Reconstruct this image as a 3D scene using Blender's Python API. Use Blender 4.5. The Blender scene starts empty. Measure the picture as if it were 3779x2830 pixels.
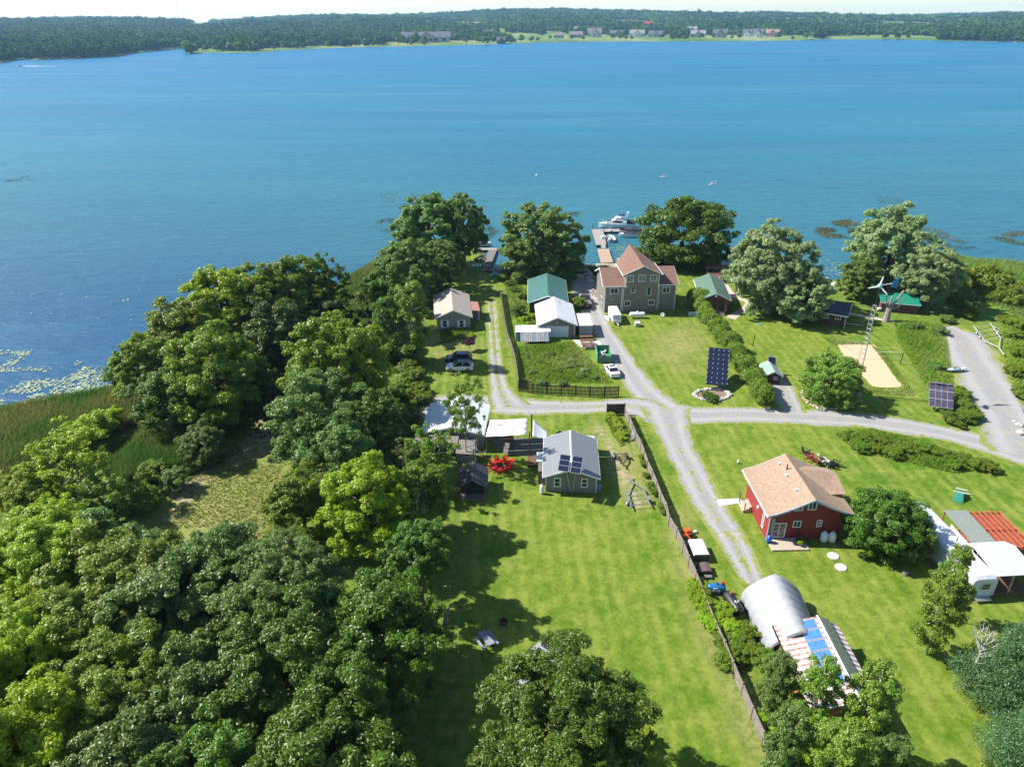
import bpy, bmesh, math, random
import numpy as np
from math import pi, sin, cos, radians as R
from mathutils import Vector, Matrix
rnd = random.Random(7); nr = np.random.RandomState(7)
scn = bpy.context.scene; COL = scn.collection
# ------------------------------------------------------------------ camera model (also turns photo points into ground points)
F_, PIT, ROL, HC = 2623., R(27.3), R(.4), 52.
FW = np.array([0, cos(PIT), -sin(PIT)]); R0 = np.array([1., 0, 0]); U0 = np.array([0, sin(PIT), cos(PIT)])
UI = cos(ROL)*R0 - sin(ROL)*U0; VI = sin(ROL)*R0 + cos(ROL)*U0
CAM = np.array([0, 0, HC])
ZM = dict(A=(1350,650,2.761),B=(2100,700,2.761),C=(2850,700,2.367),D=(1400,1100,3.682),E=(1850,1050,3.682),F=(2450,1050,3.682),G=(3000,1050,2.761),H=(1480,1430,3.682),I=(1940,1480,3.682),J=(2600,1600,3.156),K=(3250,1700,2.762),L=(2450,1900,3.682),M=(2600,2080,2.209),N=(1500,2000,1.996),O=(3200,2200,2.63),P=(0,900,2.071),Q=(700,950,2.071),R=(0,1500,2.209),S=(900,1700,2.209),T=(0,2080,1.269),U=(2130,770,4.23),V=(3100,980,4.23),W=(0,0,1/1.7084),X=(0,0,1.),a=(0,0,2.212),b=(1000,0,2.212),c=(2000,0,2.212),d=(2779,0,2.212))
def ray(k, x, y):
    ox, oy, s = ZM[k]; x = ox+x/s; y = oy+y/s
    return FW + (x-1889.5)/F_*UI + (1415-y)/F_*VI
def P(k, x, y, z=0.):
    r = ray(k, x, y); t = (z-HC)/r[2]; return Vector((r[0]*t, r[1]*t, z))
def PP(k, pts, z=0.): return [P(k, x, y, z) for x, y in pts]
def on_plane(k, x, y, p0, n):
    r = Vector(ray(k, x, y)); c = Vector(CAM); t = (Vector(p0)-c).dot(n)/r.dot(n); return c+r*t
def proj(p):
    d = np.asarray(p, float)-CAM; w = d@FW
    return 1889.5+F_*(d@UI)/w, 1415-F_*(d@VI)/w
# ------------------------------------------------------------------ materials
class NT:
    def __init__(s, m): m.use_nodes = True; s.t = m.node_tree; s.n = s.t.nodes; s.l = s.t.links; s.b = s.n.get('Principled BSDF'); s.o = s.n.get('Material Output')
    def new(s, ty, **k):
        n = s.n.new(ty)
        for a, v in k.items():
            if a[0] == '_':
                key = a[1:]; key = int(key) if key.isdigit() else key.replace('_', ' ')
                if isinstance(v, bpy.types.NodeSocket): s.l.new(v, n.inputs[key])
                else: n.inputs[key].default_value = v
            else: setattr(n, a, v)
        return n
    def noise(s, vec, scale, detail=4, rough=.6, dist=0):
        n = s.new('ShaderNodeTexNoise', _Scale=scale, _Detail=detail, _Roughness=rough, _Distortion=dist)
        if vec: s.l.new(vec, n.inputs['Vector'])
        return n.outputs['Fac']
    def ramp(s, fac, stops):
        n = s.new('ShaderNodeValToRGB'); s.l.new(fac, n.inputs[0]); e = n.color_ramp.elements
        while len(e) < len(stops): e.new(.5)
        for i, (p, c) in enumerate(stops):
            e[i].position = p; e[i].color = (c, c, c, 1) if isinstance(c, (int, float)) else (*c, 1)
        return n.outputs[0]
    def mix(s, f, a, b, bt='MIX'):
        n = s.new('ShaderNodeMix', data_type='RGBA', blend_type=bt)
        for i, v in ((0, f), (6, a), (7, b)):
            if isinstance(v, bpy.types.NodeSocket): s.l.new(v, n.inputs[i])
            elif i == 0: n.inputs[0].default_value = v
            else: n.inputs[i].default_value = (*v, 1)
        return n.outputs[2]
    def math(s, op, a, b=0., clamp=False):
        n = s.new('ShaderNodeMath', operation=op, use_clamp=clamp)
        for i, v in ((0, a), (1, b)):
            if isinstance(v, bpy.types.NodeSocket): s.l.new(v, n.inputs[i])
            else: n.inputs[i].default_value = v
        return n.outputs[0]
    def mapr(s, v, a, b, c=0., d=1.):
        n = s.new('ShaderNodeMapRange', _0=v, _1=a, _2=b, _3=c, _4=d); return n.outputs[0]
    def attr(s, name, geo=False):
        n = s.new('ShaderNodeAttribute', attribute_name=name); return n
    def obj(s): return s.new('ShaderNodeTexCoord').outputs['Object']
    def pos(s): return s.new('ShaderNodeNewGeometry').outputs['Position']
    def bump(s, h, strength=.3, dist=.1):
        n = s.new('ShaderNodeBump', _Strength=strength, _Distance=dist); s.l.new(h, n.inputs['Height']); s.l.new(n.outputs[0], s.b.inputs['Normal'])
    def col(s, c): s.l.new(c, s.b.inputs['Base Color'])
MATS = {}
def mat(name, c, rough=.6, metal=0., var=.18, scale=3., bump=0., kind=None, spec=.5, c2=None, **kw):
    """painted / weathered surface: noise mottling; kind adds stripes (siding, ribs, planks, shingles)"""
    if name in MATS: return MATS[name]
    m = bpy.data.materials.new(name); t = NT(m); MATS[name] = m
    b = t.b; b.inputs['Roughness'].default_value = rough; b.inputs['Metallic'].default_value = metal; b.inputs['Specular IOR Level'].default_value = spec
    v = t.obj(); n = t.noise(v, scale, 6, .65); n2 = t.noise(v, scale*9, 3, .6)
    lo = tuple(x*(1-var*1.6) for x in c); hi = tuple(min(1, x*(1+var)) for x in c)
    col = t.mix(t.mapr(n, .3, .7), lo, hi)
    col = t.mix(t.mapr(n2, .35, .75, 0, var*1.2), col, tuple(x*.45 for x in c))
    if c2: col = t.mix(t.mapr(t.noise(v, scale*.6, 5, .7), kw.get('t0', .52), kw.get('t1', .62)), col, c2)
    h = None
    if kind:
        ax = kw.get('axis', 2); per = kw.get('per', .2)
        sx = t.new('ShaderNodeSeparateXYZ', _0=v).outputs[ax]
        fr = t.math('FRACT', t.math('DIVIDE', sx, per))
        if kind == 'line':   # thin dark gap every per
            g = t.math('LESS_THAN', fr, kw.get('gap', .12)); h = t.math('SUBTRACT', 1., g); col = t.mix(g, col, tuple(x*kw.get('dk', .45) for x in c))
            if kw.get('bands'):
                wn = t.new('ShaderNodeTexWhiteNoise', noise_dimensions='1D'); t.l.new(t.math('FLOOR', t.math('DIVIDE', sx, per)), wn.inputs['W'])
                col = t.mix(t.math('MULTIPLY', wn.outputs[0], kw['bands']), col, tuple(x*.4 for x in c))
        elif kind == 'rib':
            h = t.math('SINE', t.math('MULTIPLY', fr, 2*pi))
    if bump or h is not None:
        hh = t.math('MULTIPLY', h, 1.) if h is not None else n2
        t.bump(hh, bump or .5, kw.get('bd', .03))
    t.col(col); return m
def leafmat(name, dark, light, trans=.28, rough=.42, far=False):
    if name in MATS: return MATS[name]
    m = bpy.data.materials.new(name); t = NT(m); MATS[name] = m
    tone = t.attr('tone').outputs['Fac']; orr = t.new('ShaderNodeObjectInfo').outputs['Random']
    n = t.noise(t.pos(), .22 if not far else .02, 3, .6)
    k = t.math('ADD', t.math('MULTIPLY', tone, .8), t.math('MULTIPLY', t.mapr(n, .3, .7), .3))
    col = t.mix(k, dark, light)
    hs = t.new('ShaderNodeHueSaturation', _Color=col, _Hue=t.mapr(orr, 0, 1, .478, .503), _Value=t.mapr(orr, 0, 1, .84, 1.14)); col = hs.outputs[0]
    t.col(col); t.b.inputs['Roughness'].default_value = rough; t.b.inputs['Specular IOR Level'].default_value = .45 if not far else .1
    if far:
        df = t.new('ShaderNodeBsdfDiffuse'); t.l.new(col, df.inputs[0]); t.l.new(df.outputs[0], t.o.inputs[0])
    else:
        tr = t.new('ShaderNodeBsdfTranslucent'); t.l.new(t.mix(.5, col, tuple(min(1, x*2.2) for x in light)), tr.inputs[0])
        ms = t.new('ShaderNodeMixShader', _0=trans, _1=t.b.outputs[0], _2=tr.outputs[0]); t.l.new(ms.outputs[0], t.o.inputs[0])
    return m
def glassmat(name='window_glass', c=(.02, .03, .035)):
    if name in MATS: return MATS[name]
    m = bpy.data.materials.new(name); t = NT(m); MATS[name] = m
    n = t.noise(t.obj(), 2.2, 3); t.col(t.ramp(n, [(.45, c), (.7, tuple(x*3+.01 for x in c))])); t.b.inputs['Roughness'].default_value = .12; t.b.inputs['Specular IOR Level'].default_value = .35
    return m
WHITE = lambda: mat('white_paint', (.78, .79, .78), .45, var=.06)
# ------------------------------------------------------------------ mesh builder
class MB:
    def __init__(s): s.v = []; s.f = []; s.tone = None
    def add(s, vs, fs):
        o = len(s.v); s.v += [tuple(v) for v in vs]; s.f += [tuple(i+o for i in f) for f in fs]; return s
    def box(s, x0, x1, y0, y1, z0, z1, M=None):
        vs = [Vector((x, y, z)) for z in (z0, z1) for y in (y0, y1) for x in (x0, x1)]
        if M: vs = [M@v for v in vs]
        return s.add(vs, [(0, 2, 3, 1), (4, 5, 7, 6), (0, 1, 5, 4), (2, 6, 7, 3), (0, 4, 6, 2), (1, 3, 7, 5)])
    def bar(s, a, b, w=.1, h=None, up=(0, 0, 1)):
        a = Vector(a); b = Vector(b); d = b-a; L = d.length
        if L < 1e-6: return s
        d.normalize(); u = Vector(up)
        if abs(d.dot(u)) > .98: u = Vector((0, 1, 0))
        sd = d.cross(u).normalized(); u = sd.cross(d); h = h or w
        M = Matrix((sd, d, u)).transposed().to_4x4(); M.translation = a
        return s.box(-w/2, w/2, 0, L, -h/2, h/2, M)
    def tube(s, pts, rs, n=8, cap=True):
        pts = [Vector(p) for p in pts]; rs = rs if isinstance(rs, (list, tuple)) else [rs]*len(pts); vs = []; fs = []
        for i, p in enumerate(pts):
            d = (pts[min(i+1, len(pts)-1)]-pts[max(i-1, 0)]).normalized()
            u = Vector((0, 0, 1)) if abs(d.z) < .95 else Vector((0, 1, 0))
            a = d.cross(u).normalized(); b = a.cross(d)
            vs += [p+(a*cos(2*pi*k/n)+b*sin(2*pi*k/n))*rs[i] for k in range(n)]
        for i in range(len(pts)-1):
            for k in range(n): fs.append((i*n+k, i*n+(k+1) % n, (i+1)*n+(k+1) % n, (i+1)*n+k))
        if cap: fs.append(tuple(range(n))[::-1]); fs.append(tuple((len(pts)-1)*n+k for k in range(n)))
        return s.add(vs, fs)
    def prism(s, poly, a, b, axis=2):
        """closed outline (2D) pushed from a to b along axis; outline axes are the other two in order"""
        def mk(p, q):
            r = [p[0], p[1]]; r.insert(axis, q); return r
        n = len(poly); vs = [mk(p, a) for p in poly]+[mk(p, b) for p in poly]
        return s.add(vs, [tuple(range(n))[::-1], tuple(range(n, 2*n))]+[(i, (i+1) % n, n+(i+1) % n, n+i) for i in range(n)])
    def slab(s, pts, t, up=None):
        """quad/polygon of 3D points thickened downwards along its normal"""
        pts = [Vector(p) for p in pts]; nn = (pts[1]-pts[0]).cross(pts[2]-pts[1]).normalized()
        if nn.z < 0 if up is None else nn.dot(Vector(up)) < 0: pts = pts[::-1]; nn = -nn
        n = len(pts); vs = pts+[p-nn*t for p in pts]
        return s.add(vs, [tuple(range(n)), tuple(range(n, 2*n))[::-1]]+[(n+i, n+(i+1) % n, (i+1) % n, i) for i in range(n)])
    def lathe(s, prof, n=16, M=None, arc=2*pi):
        vs = []; fs = []; full = arc > 6.2; m = n if full else n+1
        for r, z in prof:
            for k in range(m):
                v = Vector((r*cos(arc*k/n), r*sin(arc*k/n), z)); vs.append(M@v if M else v)
        for i in range(len(prof)-1):
            for k in range(n if full else n): fs.append((i*m+k, i*m+(k+1) % m, (i+1)*m+(k+1) % m, (i+1)*m+k))
        return s.add(vs, fs)
    def rock(s, c, r, sq=.7, seed=0):
        q = random.Random(seed); bm = bmesh.new(); bmesh.ops.create_icosphere(bm, subdivisions=2, radius=1)
        o = [q.uniform(-9, 9) for _ in range(3)]
        vs = []
        for v in bm.verts:
            k = 1+.28*sin(v.co.x*3+o[0])*cos(v.co.y*2.6+o[1])+.14*sin(v.co.z*5+o[2])
            k = min(k, 1.12); vs.append((c[0]+v.co.x*r*k*q.uniform(.94, 1.06), c[1]+v.co.y*r*k, c[2]+v.co.z*r*sq*k))
        fs = [tuple(v.index for v in f.verts) for f in bm.faces]; bm.free(); return s.add(vs, fs)
    def loft(s, secs, closed=True, cap=True):
        n = len(secs[0]); vs = [v for q in secs for v in q]; fs = []
        for i in range(len(secs)-1):
            for k in range(n if closed else n-1): fs.append((i*n+k, i*n+(k+1) % n, (i+1)*n+(k+1) % n, (i+1)*n+k))
        if cap: fs.append(tuple(range(n))[::-1]); fs.append(tuple((len(secs)-1)*n+k for k in range(n)))
        return s.add(vs, fs)
    def build(s, name, m, parent=None, smooth=False, label=None, cat=None, group=None, kind=None, loc=None, bevel=0):
        me = bpy.data.meshes.new(name); me.from_pydata(s.v, [], s.f); me.update()
        bm = bmesh.new(); bm.from_mesh(me); bmesh.ops.recalc_face_normals(bm, faces=bm.faces)
        if bevel: bmesh.ops.bevel(bm, geom=list(bm.edges), offset=bevel, segments=1, affect='EDGES')
        bm.to_mesh(me); bm.free()
        if smooth: me.polygons.foreach_set('use_smooth', [True]*len(me.polygons))
        return link(name, me, m, parent, label, cat, group, kind, loc)
def link(name, me, m, parent=None, label=None, cat=None, group=None, kind=None, loc=None):
    if m is not None and not me.materials: me.materials.append(m)
    o = bpy.data.objects.new(name, me); COL.objects.link(o)
    if loc is not None: o.location = loc
    if parent: o.parent = parent
    tag(o, label, cat, group, kind); return o
def tag(o, label=None, cat=None, group=None, kind=None):
    if label: o['label'] = label
    if cat: o['category'] = cat
    if group: o['group'] = group
    if kind: o['kind'] = kind
    return o
def thing(name, label, cat, loc=(0, 0, 0), rz=0, group=None, sc=None):
    o = bpy.data.objects.new(name, None); COL.objects.link(o); o.empty_display_size = .3
    o.location = loc; o.rotation_euler = (0, 0, rz)
    if sc: o.scale = sc if isinstance(sc, (tuple, list)) else (sc,)*3
    return tag(o, label, cat, group)
def copy_tree(o, parent=None):
    c = o.copy(); COL.objects.link(c); c.parent = parent
    for ch in [x for x in CH.get(o.name, o.children)]: copy_tree(ch, c)
    return c
CH = {}
def dup(o, loc, rz, label, group=None, sc=None):
    c = copy_tree(o); c.location = loc; c.rotation_euler = (0, 0, rz); c['label'] = label
    if group: c['group'] = group
    if sc: c.scale = sc if isinstance(sc, (tuple, list)) else (sc,)*3
    return c
# ------------------------------------------------------------------ camera, sky, sun
cd = bpy.data.cameras.new('camera'); co = bpy.data.objects.new('camera', cd); COL.objects.link(co)
cd.sensor_fit = 'HORIZONTAL'; cd.sensor_width = 36; cd.lens = 36*F_/3779; cd.clip_start = .5; cd.clip_end = 40000
Mx = Matrix((UI, VI, -FW)).transposed().to_4x4(); Mx.translation = CAM; co.matrix_world = Mx; scn.camera = co
SAZ, SEL = R(-76.4), R(43.9)
w = bpy.data.worlds.new('World'); scn.world = w; w.use_nodes = True; wt = w.node_tree
sk = wt.nodes.new('ShaderNodeTexSky'); sk.sky_type = 'NISHITA'; sk.sun_disc = False; sk.sun_elevation = SEL; sk.sun_rotation = SAZ
sk.air_density = 1.0; sk.dust_density = .25; sk.ozone_density = 1.5; sk.altitude = 100
wt.links.new(sk.outputs[0], wt.nodes['Background'].inputs[0]); wt.nodes['Background'].inputs[1].default_value = .09
ld = bpy.data.lights.new('sun', 'SUN'); ld.energy = 5.0; ld.angle = R(.53); ld.color = (1, .955, .88)
lo = bpy.data.objects.new('sun', ld); COL.objects.link(lo); lo.location = (0, 0, 120)
sd = Vector((sin(SAZ)*cos(SEL), cos(SAZ)*cos(SEL), sin(SEL))); lo.rotation_euler = sd.to_track_quat('Z', 'Y').to_euler()
scn.view_settings.view_transform = 'Standard'; scn.view_settings.look = 'None'; scn.view_settings.exposure = 1.0; scn.view_settings.gamma = 1; scn.view_settings.use_curve_mapping = False
cy = scn.cycles; cy.max_bounces = 6; cy.diffuse_bounces = 3; cy.glossy_bounces = 3; cy.transmission_bounces = 4; cy.transparent_max_bounces = 6; cy.volume_bounces = 1
cy.sample_clamp_indirect = 6; cy.use_denoising = True; cy.denoiser = 'OPENIMAGEDENOISE'; cy.denoising_input_passes = 'RGB_ALBEDO_NORMAL'; cy.use_adaptive_sampling = False; cy.adaptive_threshold = .015
# ------------------------------------------------------------------ shoreline, near ground
WL = -.6
shore_px = [(-700,1010),(-300,940),(0,893),(100,868),(235,845),(330,770),(420,700),(520,650),(640,620),(735,612),(790,580),(850,530),(930,515),(985,528),(1040,536),(1052,560),(1062,590),(1072,592),(1078,580),(1095,566),(1130,560),(1200,575),(1250,582),(1290,583),(1330,580),(1400,572),(1500,568),(1590,575),(1640,580),(1700,590),(1790,606),(1840,600),(1900,590),(1980,585),(2040,572),(2100,568),(2212,590),(2500,640),(2900,700)]
SH = np.array([[*P('W', x, y, WL)[:2]] for x, y in shore_px])
LAND = np.vstack([SH, [[420, 90], [420, -60], [-260, -60], [-260, SH[0, 1]]]])
def inside(px, py, poly):
    r = np.zeros(px.shape, bool); n = len(poly)
    for i in range(n):
        x0, y0 = poly[i]; x1, y1 = poly[(i+1) % n]
        c = ((y0 > py) != (y1 > py)) & (px < (x1-x0)*(py-y0)/((y1-y0) or 1e-9)+x0); r ^= c
    return r
def dseg(px, py, line):
    d = np.full(px.shape, 1e9)
    for (x0, y0), (x1, y1) in zip(line[:-1], line[1:]):
        dx, dy = x1-x0, y1-y0; t = np.clip(((px-x0)*dx+(py-y0)*dy)/(dx*dx+dy*dy+1e-9), 0, 1)
        d = np.minimum(d, np.hypot(px-x0-t*dx, py-y0-t*dy))
    return d
def sstep(a, b, x): t = np.clip((x-a)/(b-a), 0, 1); return t*t*(3-2*t)
def vnoise(x, y, s, seed=0):
    q = np.random.RandomState(seed).rand(64, 64); x = x/s; y = y/s; xi = np.floor(x).astype(int); yi = np.floor(y).astype(int); fx = x-xi; fy = y-yi
    fx = fx*fx*(3-2*fx); fy = fy*fy*(3-2*fy); g = lambda a, b: q[a % 64, b % 64]
    return (g(xi, yi)*(1-fx)+g(xi+1, yi)*fx)*(1-fy)+(g(xi, yi+1)*(1-fx)+g(xi+1, yi+1)*fx)*fy
def land_z(x, y):
    x = np.asarray(x, float); y = np.asarray(y, float)
    d = dseg(x, y, SH); ins = inside(x, y, LAND); sd_ = np.where(ins, d, -d)
    z = np.where(sd_ > 0, WL*(1-sstep(0, 2.2, sd_)), WL-1.4*sstep(0, 6, -sd_))
    return z
def wpoly(px, k='W', z=0): return np.array([[*P(k, x, y, z)[:2]] for x, y in px])
def gridmesh(name, xs, ys, zf):
    X, Y = np.meshgrid(xs, ys); Z = zf(X, Y); nx, ny = len(xs), len(ys)
    me = bpy.data.meshes.new(name); me.vertices.add(nx*ny); me.vertices.foreach_set('co', np.stack([X, Y, Z], -1).ravel())
    i = (np.arange(ny-1)[:, None]*nx+np.arange(nx-1)[None]).ravel(); q = np.stack([i, i+1, i+nx+1, i+nx], -1)
    me.loops.add(q.size); me.loops.foreach_set('vertex_index', q.ravel()); me.polygons.add(len(q)); me.polygons.foreach_set('loop_start', np.arange(len(q))*4)
    me.polygons.foreach_set('use_smooth', np.ones(len(q), bool)); me.update(); return me, X.ravel(), Y.ravel()
def blob(X, Y, px, rpx, soft=.5, k='W'):
    """soft mask of an area outlined by photo points"""
    poly = wpoly(px, k); d = dseg(X, Y, np.vstack([poly, poly[:1]])); ins = inside(X, Y, poly); return sstep(-rpx*soft, rpx*soft, np.where(ins, d, -d))
me, GX, GY = gridmesh('ground', np.linspace(-170, 210, 476), np.linspace(-10, 202, 266), land_z)
NZ = vnoise(GX, GY, 3, 1)
def jit(m, s=.35): return np.clip(m+(NZ-.5)*s*(m > .02)*(m < .98), 0, 1)
wild = np.zeros(GX.shape); dry = np.zeros(GX.shape); bare = np.zeros(GX.shape)
for px in ([(-400,860),(230,840),(500,640),(900,500),(1000,600),(960,640),(930,700),(945,800),(920,850),(860,900),(880,960),(985,1080),(1010,1250),(1000,1420),(1060,1700),(-400,1700)],
           [(1600,580),(2600,560),(2600,900),(2230,930),(2160,700),(2050,700),(2060,800),(2010,880),(1960,760),(1930,700),(1800,650),(1700,610)],
           [(1118,745),(1230,735),(1260,760),(1290,790),(1330,830),(1120,835)], [(1800,930),(1900,925),(2000,960),(2090,985),(2150,1010),(2080,1015),(1900,985),(1850,960)],
           [(1500,1290),(1545,1280),(1600,1330),(1640,1450),(1750,1657),(1640,1657),(1560,1450)], [(1090,600),(1130,620),(1150,650),(1120,680),(1095,650)]):
    wild = np.maximum(wild, blob(GX, GY, px, 2.))
for px in ([(320,1060),(400,1000),(500,950),(600,960),(640,1060),(600,1160),(430,1200),(330,1150)],):
    dry = np.maximum(dry, .8*blob(GX, GY, px, 4.)); wild *= 1-.3*blob(GX, GY, px, 4.)
for px, rr in (([(1440,1100),(1475,1090),(1560,1330),(1640,1520),(1700,1700),(1640,1700),(1560,1480),(1480,1290)], 3), ([(1300,950),(1370,950),(1400,1010),(1420,1100),(1370,1100),(1330,1040)], 1.5),
               ([(1420,720),(1500,700),(1530,760),(1480,800),(1400,770)], 6), ([(2120,1480),(2170,1540),(2230,1620),(2250,1580),(2150,1450)], 2), ([(940,755),(1030,740),(1030,760),(950,775)], 2),
               ([(1280,900),(1310,920),(1300,960),(1270,950)], 2), ([(900,740),(1000,700),(1040,760),(1000,800)], 5)):
    dry = np.maximum(dry, .78*blob(GX, GY, px, rr))
bl = np.zeros(GX.shape)
for px, rr in (([(385,1060),(420,1000),(450,990),(520,960),(560,930),(600,950),(560,985),(480,1010),(430,1050),(400,1100),(350,1140)], 3), ([(560,900),(640,890),(690,920),(600,960),(520,960)], 3),
               ([(1290,930),(1300,925),(1345,1000),(1385,1090),(1370,1095),(1330,1020)], 1.), ([(1560,600),(1575,598),(1575,612),(1562,612)], .5)):
    bl = np.maximum(bl, blob(GX, GY, px, rr))
bare = bl
ca = me.color_attributes.new('zone', 'FLOAT_COLOR', 'POINT')
ca.data.foreach_set('color', np.stack([jit(wild), jit(dry, .5), jit(bare, .6), np.ones_like(wild)], -1).astype(np.float32).ravel())
def grass_nodes(t, v):
    """mown lawn colour, shared by the lawn and by the weeds growing through the gravel"""
    big = t.noise(v, .045, 5, .6); mid = t.noise(v, .32, 6, .75); fin = t.noise(v, 2.6, 5, .8); tuft = t.noise(v, 1.0, 5, .75)
    c = t.ramp(big, [(.32, (.07, .155, .006)), (.5, (.115, .185, .012)), (.68, (.18, .225, .026))])
    c = t.mix(t.mapr(mid, .44, .66, 0, .75), c, (.24, .245, .055)); c = t.mix(t.mapr(mid, .30, .46, .65, 0), c, (.05, .125, .006))
    c = t.mix(t.mapr(tuft, .36, .56, .45, 0), c, (.045, .10, .006)); c = t.mix(t.mapr(tuft, .52, .7, 0, .35), c, (.24, .28, .05)); c = t.mix(t.mapr(fin, .32, .58, .6, 0), c, (.035, .08, .005))
    wv = t.new('ShaderNodeTexWave', wave_type='BANDS', bands_direction='X', _Vector=t.new('ShaderNodeMapping', _Vector=v, _Rotation=(0, 0, R(14))).outputs[0], _Scale=.16, _Distortion=9, _Detail=4).outputs['Fac']
    c = t.mix(t.mapr(wv, .4, 1, 0, .07), c, (.25, .29, .06)); mw_ = t.new('ShaderNodeTexWave', wave_type='BANDS', bands_direction='X', _Vector=t.new('ShaderNodeMapping', _Vector=v, _Rotation=(0, 0, R(-3))).outputs[0], _Scale=.2, _Distortion=1.2, _Detail=3, **{'_Detail_Scale': .6}).outputs['Fac']; c = t.mix(t.math('MULTIPLY', t.mapr(mw_, .2, .9, 0, .5), t.mapr(mid, .38, .6)), c, (.21, .26, .04))
    return c, fin
gm = bpy.data.materials.new('ground_grass'); t = NT(gm); v = t.pos(); lawn, fin = grass_nodes(t, v)
z = t.new('ShaderNodeSeparateColor', _0=t.attr('zone').outputs['Color']); zw, zd, zb = z.outputs
n5 = t.noise(v, 1.1, 5, .7); n6 = t.noise(v, .3, 4, .6)
wc = t.ramp(n5, [(.3, (.04, .09, .008)), (.5, (.10, .17, .018)), (.7, (.19, .22, .05))]); wc = t.mix(t.mapr(n6, .5, .7, 0, .6), wc, (.13, .115, .04))
c = t.mix(zw, lawn, wc); n7 = t.noise(v, 2.4, 4, .75); c = t.mix(t.math('MULTIPLY', zd, t.mapr(t.math('ADD', t.math('MULTIPLY', n5, .5), t.math('MULTIPLY', n7, .5)), .42, .56, .1, 1)), c, (.25, .225, .085))
c = t.mix(t.math('MULTIPLY', zb, t.mapr(n5, .42, .58)), c, (.34, .27, .19))
sz = t.new('ShaderNodeSeparateXYZ', _0=v).outputs[2]; c = t.mix(t.mapr(sz, -.45, -.15, 1, 0), c, (.10, .09, .05))
t.col(c); t.b.inputs['Roughness'].default_value = .85; t.b.inputs['Specular IOR Level'].default_value = .15; t.bump(fin, .9, .09)
link('ground', me, gm, kind='structure')
# ------------------------------------------------------------------ lake
wm = bpy.data.materials.new('lake_water'); t = NT(wm); v = t.pos(); mp = lambda sx, sy, r: t.new('ShaderNodeMapping', _Vector=v, _Scale=(sx, sy, 1), _Rotation=(0, 0, R(r))).outputs[0]
w1 = t.noise(mp(.30, 1.1, -12), 1., 4, .62, .3); w2 = t.noise(mp(.10, .32, -16), 1., 3, .55, .4); w3 = t.noise(mp(.0028, .011, -7), 1., 4, .6, .6); w5 = t.noise(mp(.004, .03, -5), 1., 5, .65, .4); w4 = t.noise(mp(.35, 1.5, 6), .8, 2, .5)
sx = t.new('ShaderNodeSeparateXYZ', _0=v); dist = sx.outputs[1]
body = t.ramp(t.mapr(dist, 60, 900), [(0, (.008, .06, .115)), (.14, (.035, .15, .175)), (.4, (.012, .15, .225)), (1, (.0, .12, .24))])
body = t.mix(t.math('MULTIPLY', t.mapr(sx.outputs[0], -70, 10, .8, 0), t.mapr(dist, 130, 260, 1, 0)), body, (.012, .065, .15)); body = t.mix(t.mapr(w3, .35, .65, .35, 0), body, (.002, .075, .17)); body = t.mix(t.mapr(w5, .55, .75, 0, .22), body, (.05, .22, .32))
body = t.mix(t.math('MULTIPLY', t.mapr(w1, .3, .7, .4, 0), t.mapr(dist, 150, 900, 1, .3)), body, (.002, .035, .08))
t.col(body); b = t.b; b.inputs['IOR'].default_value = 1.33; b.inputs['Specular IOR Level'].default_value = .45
t.l.new(t.mapr(w5, .3, .7, .34, .52), b.inputs['Roughness'])
hh = t.math('ADD', t.math('MULTIPLY', t.math('MULTIPLY', w1, .6), t.mapr(dist, 120, 700, 1, .1)), t.math('ADD', t.math('MULTIPLY', w2, 1.3), t.math('MULTIPLY', t.math('MULTIPLY', w4, .3), t.mapr(dist, 100, 400, 1, 0))))
t.bump(hh, 1., .34)
me, _, _ = gridmesh('lake', np.linspace(-9000, 9000, 41), np.concatenate([[-400], np.linspace(0, 9500, 40)]), lambda x, y: x*0+WL)
link('lake_water', me, wm, kind='structure')
# ------------------------------------------------------------------ far shore: land, woods
far_px = [(-1400,262),(-500,243),(0,234),(71,221),(160,223),(196,220),(271,219),(434,210),(452,203),(520,194),(600,186),(678,178),(760,172),(800,176),(740,190),(690,200),(768,197),(859,197),(994,194),(1000,190),(1253,178),(1407,174),(1587,171),(1768,167),(1900,162),(2010,158),(2165,155),(2339,154),(2542,154),(2700,153),(2860,152),(2960,150),(3041,146),(3231,147),(3330,148),(3457,151),(3600,154),(3779,157),(4100,163),(4800,180),(5600,205)]
FS = np.array([[*P('X', x, y, WL)[:2]] for x, y in far_px])
FDIR = np.array([.0, 1.])
# shoreline as an azimuth -> distance table (the cove folds back; keep the near side)
az = np.arctan2(FS[:, 0], FS[:, 1]); dd = np.hypot(FS[:, 0], FS[:, 1]); o_ = [i for i in range(len(az)) if i not in (12, 13, 14)]
AZ, DD = az[o_], dd[o_]
def fshore(a): return np.interp(a, AZ, DD)
def fz(a, d):
    """land height at bearing a, distance d"""
    s = d-fshore(a); r = sstep(0, 12, s)*1.6-1.4+sstep(60, 2200, s)*14
    c = np.exp(-((a-.02)/.42)**2); hill = 15+24*c+9*np.sin(a*9+1)+6*np.sin(a*23+.4)
    hill = hill*(1-.25*sstep(.25, .6, np.abs(a)))
    r = r+sstep(1800, 4600, d)*hill+4*np.sin(a*31+d*.002)*sstep(200, 900, s)+5*np.sin(d*.0031+a*7)*sstep(400, 1500, s)
    return r
rowd = np.array([-25, -6, 0, 4, 12, 25, 45, 70, 100, 140, 190, 250, 320, 400, 500, 620, 760, 920, 1100, 1300, 1550, 1800, 2100, 2400, 2800, 3200, 3700, 4200, 4800, 5600, 6500])
aa = np.linspace(-.95, .95, 381); Aa, Rr = np.meshgrid(aa, rowd); Dm = fshore(Aa)+Rr
Zf = fz(Aa, Dm)-sstep(5200, 7500, Dm)*25
me, _, _ = gridmesh('far_land', np.arange(len(aa)), np.arange(len(rowd)), lambda x, y: x*0.)
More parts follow.
